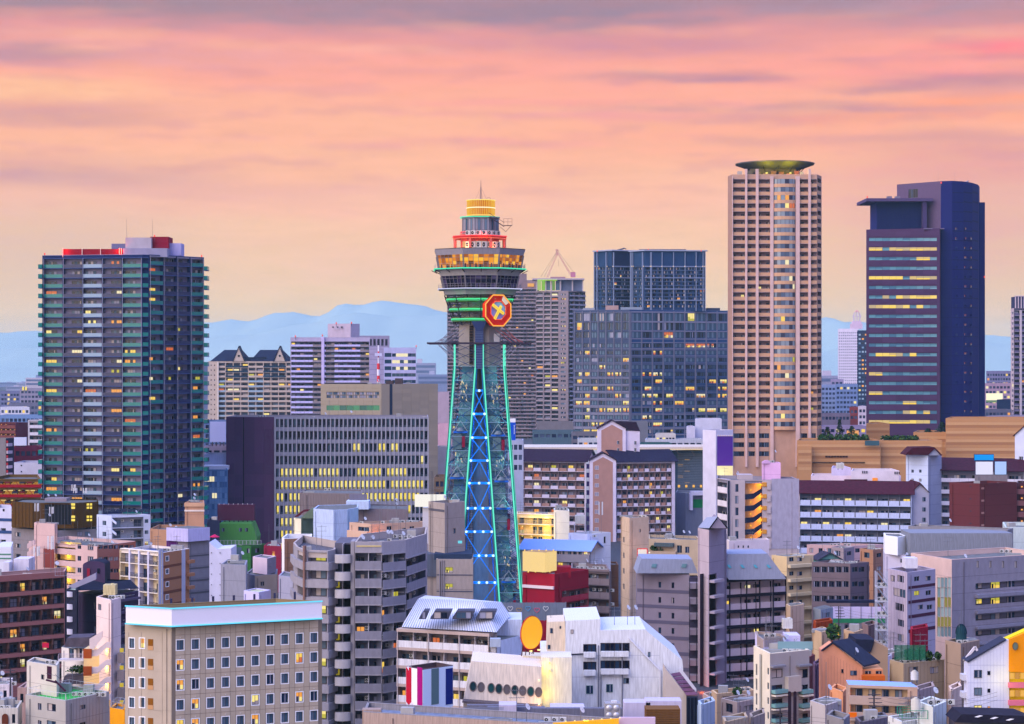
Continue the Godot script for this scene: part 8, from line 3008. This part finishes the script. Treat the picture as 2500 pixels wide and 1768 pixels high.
	var cb := wing(b.t,[[2160,420],[2192,416],[2212,419]],1308,6,mat(222,224,236,"plain"),b.h)
	finish(cb,null,0.1)
	# --- grey lilac building with an outside steel stair
	rng.seed = 308
	var gl := mat(182,172,188)
	b = block("building","lilac grey building with small windows, maroon lines and an outside steel stair","building",[[2168,362],[2215,355],[2284,361]],1389,12,[gl,mat(162,158,180)])
	for e in [[2174,2185,1412],[2191,2207,1413],[2181,2211,1447],[2186,2207,1482],[2192,2207,1521],[2192,2207,1557]]:
		win(b,0,e[0],e[2] - 6,e[1],e[2] + 7,-1,P1,0.0)
	for e in [[2232,1413,0],[2260,1412,1],[2232,1448,8],[2260,1447,0],[2241,1482,1],[2263,1482,0]]:
		win(b,1,e[0],e[1] - 6,e[0] + 13,e[1] + 7,e[2],P1)
	for k in 4:
		strip(b,1,"maroon_line",2218,1430 + k * 35.3,2283,1432 + k * 35.3,0.06,mat(80,44,70,"plain"))
	for k in 6:
		strip(b,0,"rib",2176 + k * 7,1392,2176.6 + k * 7,1600,0.03,mat(160,152,168,"plain"))
	finish(b)
	boxat(b.t,"roof_house",2210,2241,1363,1388,362,3,mat(206,204,214,"metal"))
	var stz := P(2141,1768,356) - b.t.position
	for e in [[0,0],[1.85,0],[0,-1.6],[1.85,-1.6]]:
		put(b.t,"stair_post",box_mesh(0.14,hy(1396,356),0.14,mat(176,180,196,"plain")),at(stz.x + e[0],hy(1396,356) / 2,stz.z + e[1]))
	for k in 6:
		var y := hy(1434 + k * 35.0,356)
		put(b.t,"stair_landing",box_mesh(2.0,0.25,1.7,mat(176,178,190,"plain")),at(stz.x + 0.95,y,stz.z - 0.8))
		var q := MB.new()
		q.bar(mat(130,140,156,"plain"),Vector3(stz.x + 0.2,y + 2.4,stz.z),Vector3(stz.x + 1.8,y + 0.2,stz.z),0.22)
		q.bar(mat(130,140,156,"plain"),Vector3(stz.x + 0.2,y + 3.2,stz.z),Vector3(stz.x + 1.8,y + 1.1,stz.z),0.07)
		put(b.t,"stair_flight",q.mesh())
		for j in 2:
			put(b.t,"air_conditioner",ac_mesh(),at(stz.x + 0.5 + j * 0.85,y + 0.15,stz.z - 0.3))
	# --- grey gabled apartment building in the centre right
	rng.seed = 309
	var gg := mat(142,134,148)
	var lead := mat(150,156,176,"metal")
	var blk := mat(36,34,54,"plain")
	b = block("apartment_block","grey apartment building with lead roofs and a tall gabled lift tower","building",[[1555,404],[1684,400]],1398,14,gg)
	wins(b,0,1611,1643,2,1428,1690,8,0.55,1.15,0.1,P1)
	for k in 7:
		strip(b,0,"floor_line",1556,1443 + k * 37.6,1682,1445 + k * 37.6,0.05,mat(100,96,116,"plain"))
	finish(b,null,0.0)
	outline(b.t,"lead_roof",[[1554,1400],[1566,1364],[1690,1366],[1704,1400]],400,10,lead)
	for e in [1590,1663]:
		outline(b.t,"skylight",[[e,1386],[e + 3,1377],[e + 14,1377],[e + 12,1386]],399.8,0.3,mat(110,146,156,"glass"))
	var rw := wing(b.t,[[1770,398],[1918,404]],1414,14,mat(176,164,178))
	balconies(rw,0,ruv(rw,0,1771,1416,1917,1416 + 37.6 * 7),4,7,{"panel": mat(198,186,198),"slab": mat(176,166,178),"back": mat(206,192,202),"lit": 0.12,"door": 0.42,"fins": blk,"fin_w": 0.16,"fin_out": 0.35,"fin_d": 0.3,"ph": 1.55,"ac": false,"out": 0.2})
	for x in [1770.5,1780,1821,1853,1886,1917]:
		strip(rw,0,"black_frame",x - 0.6,1414,x + 0.8,1690,0.4,blk)
	for k in 8:
		strip(rw,0,"black_frame",1770,1414 + k * 37.6,1918,1414.9 + k * 37.6,0.4,blk)
	finish(rw,null,0.0)
	outline(b.t,"lead_roof",[[1769,1400],[1776,1353],[1874,1352],[1920,1414],[1780,1416]],396.5,10,lead)
	for k in 4:
		outline(b.t,"skylight",[[1775 + k * 32,1379],[1781 + k * 32,1379],[1787 + k * 32,1387],[1780 + k * 32,1387]],396.3,0.2,mat(96,170,190,"glass"))
	var tw := wing(b.t,[[1704,395],[1731,390],[1774,396]],1289,8,[mat(190,176,184),mat(146,138,156)])
	var sh := ruv(tw,1,1731.5,1400,1750,1690)
	tw.open[1].append(sh)
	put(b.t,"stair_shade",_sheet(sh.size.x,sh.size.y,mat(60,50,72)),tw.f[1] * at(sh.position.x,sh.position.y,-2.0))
	for k in 7:
		strip(tw,1,"stair_balcony",1732,1412 + k * 37.6,1756,1423 + k * 37.6,1.1,mat(170,160,172))
	finish(tw,null,0.0)
	outline(b.t,"gable",[[1731,1290],[1752,1262],[1774,1290]],390,7,mat(146,138,156))
	var q := MB.new()
	var a := P(1704,1288,395) - b.t.position
	var c := P(1731,1290,389.5) - b.t.position
	var e2 := P(1752,1261,389.5) - b.t.position
	var f := P(1725,1263,395) - b.t.position
	q.quad(lead,a,c,e2,f)
	q.quad(mat(46,44,66,"plain"),c,P(1776,1291,396) - b.t.position,P(1777,1288,396) - b.t.position,e2)
	put(b.t,"tower_roof",q.mesh())
	for k in 8:
		boxat(b.t,"balcony_stack",1684,1706,1424 + k * 37.6,1438 + k * 37.6,396,3,mat(150,142,156))
	for x in [1683,1700,1705]:
		boxat(b.t,"black_frame",x,x + 1.4,1412,1700,395.6,0.2,blk)
	boxat(b.t,"stack_core",1684,1706,1410,1700,398.5,4,mat(76,70,92))
	omni("street_glow",P(1716,1692,385),Color8(255,100,20),130.0,0.5)
	build_small()

func build_small() -> void:
	# the small houses of the lower right: label, left, corner, right, roof pixel row, distance, wall colour, windows [x0, y0, x1, y1 on face 0/1], roof kind
	var P1 := P1_()
	rng.seed = 401
	var rows := [
		["yellowish balcony block right of the grey gabled building",1884,1921,1986,1356,440,196,178,150,0,6],
		["dark taupe office with black ribbon windows",1982,2076,2122,1373,430,112,102,118,0,5],
		["teal walled house with a hipped dark roof",1984,2000,2028,1362,470,90,140,150,2,1],
		["brown brick block with paired windows behind the steel stair",2100,2132,2160,1340,470,160,124,110,0,5],
		["purplish low house with a round roof drum",2030,2060,2086,1336,480,150,140,156,0,1],
		["pink flat roofed block below the pale blue apartments",1970,2080,2160,1330,520,186,160,170,0,2],
		["white ribbed low block with three square holes",1774,1780,1878,1318,470,214,202,212,3,0],
		["beige windowless shaft before the yellowish balcony block",1919,1930,1963,1476,390,196,176,158,0,0],
		["pale blue house with a flat rooftop deck and one wide window",1986,2004,2034,1483,395,150,160,176,2,1],
		["rust red tiled wall house below the pale blue house",1986,1992,2033,1515,385,156,70,30,0,0],
		["beige ribbed roof hut left of the glowing lamp",1983,2006,2030,1538,350,186,164,142,0,0],
		["beige ribbed roof hut right of the glowing lamp",2060,2086,2108,1538,350,180,156,136,0,0],
		["taupe low house with red lamps left of the steel stair",2104,2120,2146,1522,365,130,112,120,0,0],
		["crimson rooftop cube before the lilac grey building",2223,2226,2266,1531,330,150,20,60,1,0],
		["olive beige house with a planted roof garden",2172,2206,2306,1612,300,166,150,132,0,2],
		["taupe stair house with a narrow slot window by the roof garden",2308,2346,2392,1564,298,150,134,128,0,0],
		["grey sided cream terrace house below the gabled building",1737,1750,1842,1686,345,206,178,150,0,1],
		["white cube house between the salmon house and the roof garden",2136,2160,2178,1600,325,206,200,214,0,0],
		["grey metal sheds at the foot of the white balcony house",1978,2015,2055,1712,272,176,172,180,0,0],
		["pale green white block with a green roof cage in front",2240,2278,2311,1714,235,196,204,210,0,0],
		["pale green white base block in the lower right",2168,2202,2300,1750,238,196,200,206,0,0],
		["pinkish grey rooftop house beside the long balcony house",2235,2240,2282,1676,268,160,146,152,0,0],
		["cream slanted house left of the white sloped house",2316,2322,2348,1676,272,206,186,180,0,0],
		["salmon small house with blue tarpaulin roof",2028,2058,2070,1680,282,206,150,120,0,1],
		["low grey tiled house beneath the white balcony house",2018,2060,2075,1746,250,130,130,142,0,0],
		["pinkish house with corrugated patio roofs left of the white balcony house",1760,1800,1855,1706,320,176,160,160,0,1],
		["beige flat house at the bottom edge left of the white balcony house",1764,1770,1826,1752,262,170,154,140,0,0],
		["rusty roofed shed right of the white balcony house",1950,1966,1990,1600,330,120,70,80,0,1],
		["blue white corrugated lean-to roof right of the maroon roofed annex",1704,1712,1746,1712,300,170,190,220,0,0],
		["pale stucco hut beneath the grey gabled building",1716,1730,1762,1694,350,196,170,160,0,1],
		["grey brown shed with a flat tin roof at the bottom edge",1830,1834,1868,1742,268,150,140,140,0,1],
		["dark roofed house behind the pale green white block",2088,2100,2170,1752,252,110,104,120,0,0],
		["terracotta walled house under the blue tarpaulin",2046,2060,2076,1700,288,190,120,84,0,1],
		["white plaster house left of the crimson rooftop cube",2150,2166,2206,1590,335,206,196,200,0,1],
		["mauve narrow house left of the salmon house",1985,1990,2006,1618,318,96,76,104,0,1]]
	for e in rows:
		var d: float = e[5]
		var m := mat(e[6],e[7],e[8])
		var b := block("house" if d < 400 else "building",e[0],"building",[[e[1],d + 4],[e[2],d],[e[3],d + 4]],e[4],9,[mat(mini(e[6] + 14,226),mini(e[7] + 10,220),e[8]),m])  # left face: warmer copy of the wall, light from the left painted in
		var pitch := 3.05 * F / d
		if e[9] == 3:
			for k in 3:
				win(b,1,1801 + k * 12,1332,1805 + k * 12,1338,0)
		for k in e[10]:
			var y: float = e[4] + pitch * (k + 0.3)
			if "ribbon" in e[0]:
				for i in 2:
					for j in (5 if i == 0 else 2):
						var s: float = (e[2] - e[1] - 6) / 5.0 if i == 0 else 16.0
						win(b,i,(e[1] + 3 if i == 0 else e[2] + 4) + j * s,y,(e[1] + 3 if i == 0 else e[2] + 4) + (j + 1) * s - 1,y + pitch * 0.4,0,P1)
			elif "balcony block" in e[0]:
				strip(b,1,"balcony_panel",e[2] + 2,y + 8,e[3] - 1,y + 20,1.0,mat(206,190,160))
				win(b,1,e[2] + 6,y - 6,e[2] + 17,y + 5,0); win(b,1,e[2] + 26,y - 6,e[2] + 38,y + 5,1)
			else:
				for i in 2:
					var wpx: float = (e[2] - e[1]) if i == 0 else (e[3] - e[2])
					var n := int(wpx * d / F / 2.2)
					for j in n:
						var x: float = (e[1] if i == 0 else e[2]) + wpx * (j + 0.3) / n
						win(b,i,x,y,x + wpx * 0.42 / n,y + pitch * 0.36,-1,P1,0.1)
		if d < 400:
			for k in int((e[3] - e[2]) / 9):
				strip(b,1,"siding_joint",e[2] + 5 + k * 9,e[4] + 3,e[2] + 5.5 + k * 9,1800,0.02,mat(int(e[6] * 0.8),int(e[7] * 0.8),int(e[8] * 0.8),"plain"))
		finish(b,null,0.0 if e[9] == 2 and d > 390 else 0.5)
		if e[9] == 2 and d > 450:
			lean_roof(b,1.4,mat(66,64,84,"roof"))
		clutter(b,int(e[1] + e[4]),2 if d < 400 else 3,0.5)
	# salmon house with a long asymmetric dark roof
	var h := thing("house","salmon sided house with a long dark sloping roof and an orange balcony","house",P(2010,1768,300))
	h.position.y = 0
	outline(h,"wall",[[2008,1830],[2008,1590],[2033,1572],[2106,1628],[2106,1830]],300,3.4,mat(226,164,130))
	var z := -3.6
	for e in [[2005,1591,2034,1570],[2034,1570,2110,1629]]:
		var q := MB.new()
		var a := P(e[0],e[1],299.6) - h.position
		var c := P(e[2],e[3],299.6) - h.position
		var dz := Vector3((2156 - 2106) * 0.06,0,z)
		q.hexa(mat(56,62,84,"roof"),[a,c,c + dz,a + dz,a + Vector3(0,0.25,0),c + Vector3(0,0.25,0),c + dz + Vector3(0,0.25,0),a + dz + Vector3(0,0.25,0)])
		put(h,"roof",q.mesh())
	for k in 12:
		boxat(h,"siding_joint",2014 + k * 7.6,2014.5 + k * 7.6,1600 + absf(k - 2.5) * 4,1800,299.98,0.03,mat(176,120,96,"plain"))
	pane_at(h,2054,1634,2059,1643,300,0); pane_at(h,2076,1637,2092,1649,300,1)
	boxat(h,"side_wall",2106,2156,1634,1830,300.5,8,mat(206,150,110))
	for x in [2112,2138]:
		pane_at(h,x,1638,x + 14,1655,300.5,0)
	boxat(h,"balcony_panel",2107,2161,1650,1662,298.8,1.6,mat(206,110,40))
	put(h,"roof_dish",antenna_mesh(1.8,2),at(P(2092,0,299.5).x - h.position.x,hy(1618,299),-0.5))
	# dark gabled house behind it
	h = thing("house","small house with a dark gabled roof behind the salmon house","house",P(2130,1768,325))
	h.position.y = 0
	outline(h,"wall",[[2126,1700],[2126,1596],[2135,1566],[2168,1582],[2168,1700]],325,6,mat(176,150,126))
	outline(h,"roof",[[2085,1592],[2090,1561],[2135,1562],[2126,1592]],324.5,7,mat(44,48,72,"roof"))
	# white balcony house with arched slots
	rng.seed = 402
	var wm := mat(216,204,190)
	var b := block("apartment_block","white narrow apartment house with glazed balconies, twin arched slots and a terrace","building",[[1840,296],[1880,288],[1976,292]],1578,10,[mat(226,216,196),mat(170,162,160)])
	strip(b,0,"glass_slot",1855,1600,1861,1740,0.03,mat(150,150,140,"glass"))
	for k in 4:
		win(b,0,1845,1622 + k * 36,1849,1648 + k * 36,1); win(b,0,1873,1632 + k * 36,1877.5,1646 + k * 36,1)
	for y in [1634,1672,1706,1742]:
		win(b,1,1884,y - 1,1911,y + 23,2 if y == 1634 else 0,mat(40,36,44,"plain"))
		win(b,1,1951,y - 1,1973,y + 23,1,mat(40,36,44,"plain"))
		if y > 1650:
			for e in [[1883,1914],[1950,1976]]:
				strip(b,1,"balcony_glass",e[0],y + 9,e[1],y + 21,0.9,mat(120,160,160,"glass"))
				strip(b,1,"balcony_slab",e[0],y + 21,e[1],y + 28,1.0,wm)
	strip(b,1,"oriel",1916,1648,1948,1690,0.8,mat(186,176,168))
	for x in [1924,1937]:
		var ar := [[x,1800],[x + 8,1800]]
		for k in 7:
			ar.append([x + 4 + 4 * cos(PI * k / 6),1692 - 4 * sin(PI * k / 6)])
		outline(b.t,"arched_slot",ar,287.3,0.1,mat(50,36,50,"glass"))
	strip(b,1,"canopy",1880,1622,1912,1630,0.7,mat(140,138,146))
	strip(b,1,"canopy",1944,1620,1976,1628,0.7,mat(140,138,146))
	finish(b,mat(150,150,150,"roof"),0.6)
	var u := wing(b.t,[[1848,298],[1864,293],[1920,295]],1553,5,[mat(166,150,144),mat(206,200,226)],b.h - 1)
	for k in 16:
		strip(u,1,"slat",1865 + k * 3.3,1554,1866.4 + k * 3.3,1580,0.1,mat(150,140,140,"plain"))
	finish(u,null,0.3)
	boxat(b.t,"stair_house",1920,1954,1552,1590,296,4,mat(200,196,226))
	put(b.t,"water_tank",tank_mesh(0.7,1.9,0),at(P(1931,0,297).x - b.t.position.x,hy(1553,296),-5))
	put(b.t,"terrace_glass",box_mesh(5.0,1.2,0.06,mat(130,160,166,"glass")),at(5.6,b.h + 0.5,3.0))
	clutter(b,77,4,0.6)
	# long two-storey balcony house
	rng.seed = 403
	b = block("house","long two storey house with open galleries under a pale blue flat roof","building",[[2072,267],[2240,265]],1672,4,mat(186,160,144))
	for k in 2:
		var r := ruv(b,0,2076,1684 + k * 40,2216,1703 + k * 40)
		b.open[0].append(r)
		put(b.t,"recess_wall",_sheet(r.size.x,r.size.y,mat(196,170,140)),b.f[0] * at(r.position.x,r.position.y,-1.1))
		for j in 4:
			put(b.t,"window",window_mesh(0.9,1.0,[0,2,0,22][j],P1,0.1),b.f[0] * at(r.position.x + 0.6 + j * 1.7,r.position.y + 0.02,-0.95))
		strip(b,0,"balcony_panel",2074,1703 + k * 40,2216,1718 + k * 40,0.5,mat(180,160,150))
	omni("gallery_lamp",P(2098,1726,268),Color8(255,150,30),7.0,0.2)
	boxat(b.t,"orange_screen",2073,2092,1740,1752,265,0.2,mat(226,120,20,"plain"))
	finish(b,mat(150,176,226,"metal"),0.05)
	put(b.t,"water_tank",tank_mesh(0.5,1.5,1),at(8.8,b.h,-1.0))
	# white sloped house with yellow gable, and its neighbour
	h = thing("house","white sided house with a sloped roof and yellow upper end at lower right","house",P(2400,1768,262))
	h.position.y = 0
	outline(h,"wall",[[2364,1840],[2364,1614],[2456,1562],[2464,1562],[2464,1840]],262,2.5,mat(206,208,226))
	outline(h,"yellow_wall",[[2456,1900],[2456,1561],[2500,1541],[2545,1520],[2545,1900]],262.6,1.5,mat(226,206,40))
	outline(h,"ochre_panel",[[2464,1640],[2464,1562],[2545,1528],[2545,1644]],261.8,0.5,mat(226,150,4))
	outline(h,"roof_edge",[[2360,1615],[2456,1560],[2458,1563],[2364,1618]],261.8,3.0,mat(60,64,84,"plain"))
	for k in 3:
		pane_at(h,2378,1636 + k * 43,2397,1655 + k * 43,262,[0,22,5][k]); pane_at(h,2411,1638 + k * 43,2418,1648 + k * 43,262,[0,0,4][k])
		boxat(h,"band",2464,2540,1668 + k * 43,1680 + k * 43,261.4,0.8,mat(206,120,140,"plain") if k < 2 else mat(206,206,214,"plain"))
		for j in 3:
			boxat(h,"lit_window",2466 + j * 13,2477 + j * 13,1643 + k * 43,1658 + k * 43,261.7,0.1,[glow(255,190,80,0.8),glow(226,160,70,0.7)][j % 2])
		boxat(h,"balcony_box",2350,2364,1648 + k * 43,1662 + k * 43,263,1.6,mat(196,196,206))
		boxat(h,"joint_line",2364,2456,1624 + k * 43,1624.6 + k * 43,261.98,0.05,mat(150,156,190,"plain"))
	for k in 11:
		boxat(h,"siding_joint",2370 + k * 8,2370.5 + k * 8,1616 - k * 4,1800,261.98,0.03,mat(170,174,200,"plain"))
	var rw := MB.new()
	for k in 14:
		var a0 := TAU * k / 14
		var a1 := TAU * (k + 1) / 14
		var c := P(2479,1578,261.6) - h.position
		rw.tri(mat(110,120,110,"glass"),c,c + Vector3(cos(a0) * 0.36,sin(a0) * 0.5,0),c + Vector3(cos(a1) * 0.36,sin(a1) * 0.5,0))
		rw.bar(mat(120,90,30,"plain"),c + Vector3(cos(a0) * 0.36,sin(a0) * 0.5,0.02),c + Vector3(cos(a1) * 0.36,sin(a1) * 0.5,0.02),0.05)
	put(h,"round_window",rw.mesh())
	omni("side_lamp",P(2455,1660,260),Color8(255,236,90),3.0,0.2)
	var tri := MB.new()
	for e in [[2354,1614,2381,1580],[2381,1580,2392,1600],[2392,1600,2354,1614]]:
		tri.bar(mat(206,200,206,"plain"),P(e[0],e[1],264) - h.position,P(e[2],e[3],264) - h.position,0.35)
	put(h,"roof_truss",tri.mesh())
	b = block("house","house with a dark roof and three white skylights at the bottom right","house",[[2332,236],[2520,232]],1764,6,mat(130,116,116))
	finish(b,null,0.0)
	outline(b.t,"roof",[[2331,1764],[2348,1744],[2500,1748],[2545,1766]],231.5,5,mat(48,46,64,"roof"))
	for k in 3:
		outline(b.t,"skylight",[[2380 + k * 38,1751 + k * 4],[2392 + k * 38,1747 + k * 4],[2400 + k * 38,1748 + k * 4],[2388 + k * 38,1752 + k * 4]],231.4,0.1,mat(226,226,236,"plain"))
	# verdigris dome, roof garden, green cage, viaduct, poles
	var dm := thing("roof_dome","dark teal ribbed rooftop dome with a finial above the roof garden","dome",P(2347,1564,302))
	var q := MB.new()
	q.tube(mat(40,76,86,"metal"),Vector3.ZERO,Vector3(0,1.0,0),0.8,0.8,14)
	q.dome(mat(40,76,86,"metal"),Vector3(0,1.0,0),0.8,1.4,14,5)
	put(dm,"shell",q.mesh())
	for k in 14:
		q = MB.new()
		for j in 5:
			var f := func(t): return Vector3(sin(TAU * k / 14) * 0.83 * cos(t),1.0 + sin(t) * 1.45,cos(TAU * k / 14) * 0.83 * cos(t))
			q.bar(mat(30,56,70,"plain"),f.call(PI / 2 * j / 5),f.call(PI / 2 * (j + 1) / 5),0.07)
		put(dm,"rib",q.mesh())
	put(dm,"finial",antenna_mesh(5.0,0))
	dm.get_node("finial").position = Vector3(0,0.5,0)
	for e in [["clipped round shrub of the roof garden",2290,1602,0.5],["leafy shrubs behind the roof garden's net",2222,1606,0.9],["tall shrub in the middle of the roof garden",2246,1602,0.8],["loose shrub by the roof garden's railing",2268,1606,0.7],["green tree beside the glowing lamp",2036,1556,1.3],["potted plants on the cream terrace",1800,1694,0.8],["small bushes at the bottom left of the white balcony house",1790,1752,0.7]]:
		var s := thing("shrub",e[0],"shrub",P(e[1],e[2] + 8,303.0 if e[1] > 2200 else 345.0))
		shrub(s,"foliage",Vector3.ZERO,e[3],e[3] * 2.2,260)
		put(s,"stem",box_mesh(0.08,0.8,0.08,mat(70,54,40,"plain")),at(0,0.1,0))
	var nt := thing("garden_net","tall green mesh net round the roof garden","net",P(2222,1612,301))
	for k in 6:
		put(nt,"post",box_mesh(0.06,2.3,0.06,mat(30,70,60,"plain")),at(-2.2 + k * 0.9,1.1,0))
	put(nt,"net",box_mesh(4.6,2.2,0.02,clear_glass(20,110,80,0.55,0.6)),at(0,1.1,-0.1))
	var cg := thing("roof_cage","green steel railing cage on the pale green white block","railing",P(2236,1756,236))
	for k in 3:
		put(cg,"railing",rail_mesh(3.0,1.0,mat(30,140,110,"plain"),0.7),at(-1.6,k * 0.02,-k * 1.4))
	put(cg,"tank",tank_mesh(0.55,1.9,1),at(0.2,0.2,-1.0))
	var vd := thing("viaduct","low white viaduct parapet with a green stripe at the right","bridge",P(2090,1516,420))
	put(vd,"parapet",box_mesh(12.0,2.3,1.0,mat(206,196,222,"plain")),at(0,1.7,0))
	put(vd,"stripe",box_mesh(12.0,0.9,1.02,mat(60,140,100,"plain")),at(0,0.1,0))
	put(vd,"upper_beam",box_mesh(12.0,0.5,2.0,mat(40,44,70,"metal")),at(0,3.9,-1))
	for k in 6:
		put(vd,"catenary_post",box_mesh(0.08,3.2,0.08,P1),at(-5.4 + k * 2.1,1.8,0.7))
		put(vd,"pier",box_mesh(1.2,14,1.2,mat(140,136,144,"concrete")),at(-5.0 + k * 2.0,-7.3,-0.2))
	for e in [["utility pole with many arms before the viaduct",2048,1480,360],["utility pole with wires before the long balcony house",2134,1690,258],["utility pole at the lower left beside the brown apartments",25,1632,330],["slim lamp pole before the white balcony house",1905,1730,262]]:
		var up := thing("utility_pole",e[0],"utility pole",Vector3((e[1] - CX) * e[3] / F,0,-e[3]))
		var hh: float = hy(e[2],e[3])
		q = MB.new()
		q.tube(mat(70,66,76,"plain"),Vector3.ZERO,Vector3(0,hh,0),0.16,0.1,8)
		put(up,"pole",q.mesh())
		for k in 4:
			put(up,"cross_arm",box_mesh(1.6,0.09,0.09,mat(80,78,88,"plain")),at(0.1 * k,hh - 0.3 - k * 0.5,0.1))
		for s in 3:
			q = MB.new()
			for k in 8:
				var f := func(t): return Vector3(t * 16.0,hh - 0.3 - s * 0.5 - 1.2 * 4 * t * (1 - t),0.1 - t * 2.0)
				q.bar(mat(40,40,50,"plain"),f.call(k / 8.0),f.call((k + 1) / 8.0),0.025)
			put(up,"wire",q.mesh())
	var lp := thing("garden_lamp","glowing orange lamp between the two beige roof huts","lamp",P(2046,1552,346))
	put(lp,"globe",box_mesh(0.35,0.35,0.35,glow(255,190,90,1.3)),at(0,0.3,0))
	put(lp,"post",box_mesh(0.06,1.5,0.06,P1),at(0,-0.6,0))
	omni("garden_lamp_light",P(2046,1549,345),Color8(255,150,40),6.0,0.2)

func _ready() -> void:
	build_world()
	build_land()
	build_skyline()
	build_tower()
	build_left()
	build_center()
	build_right()
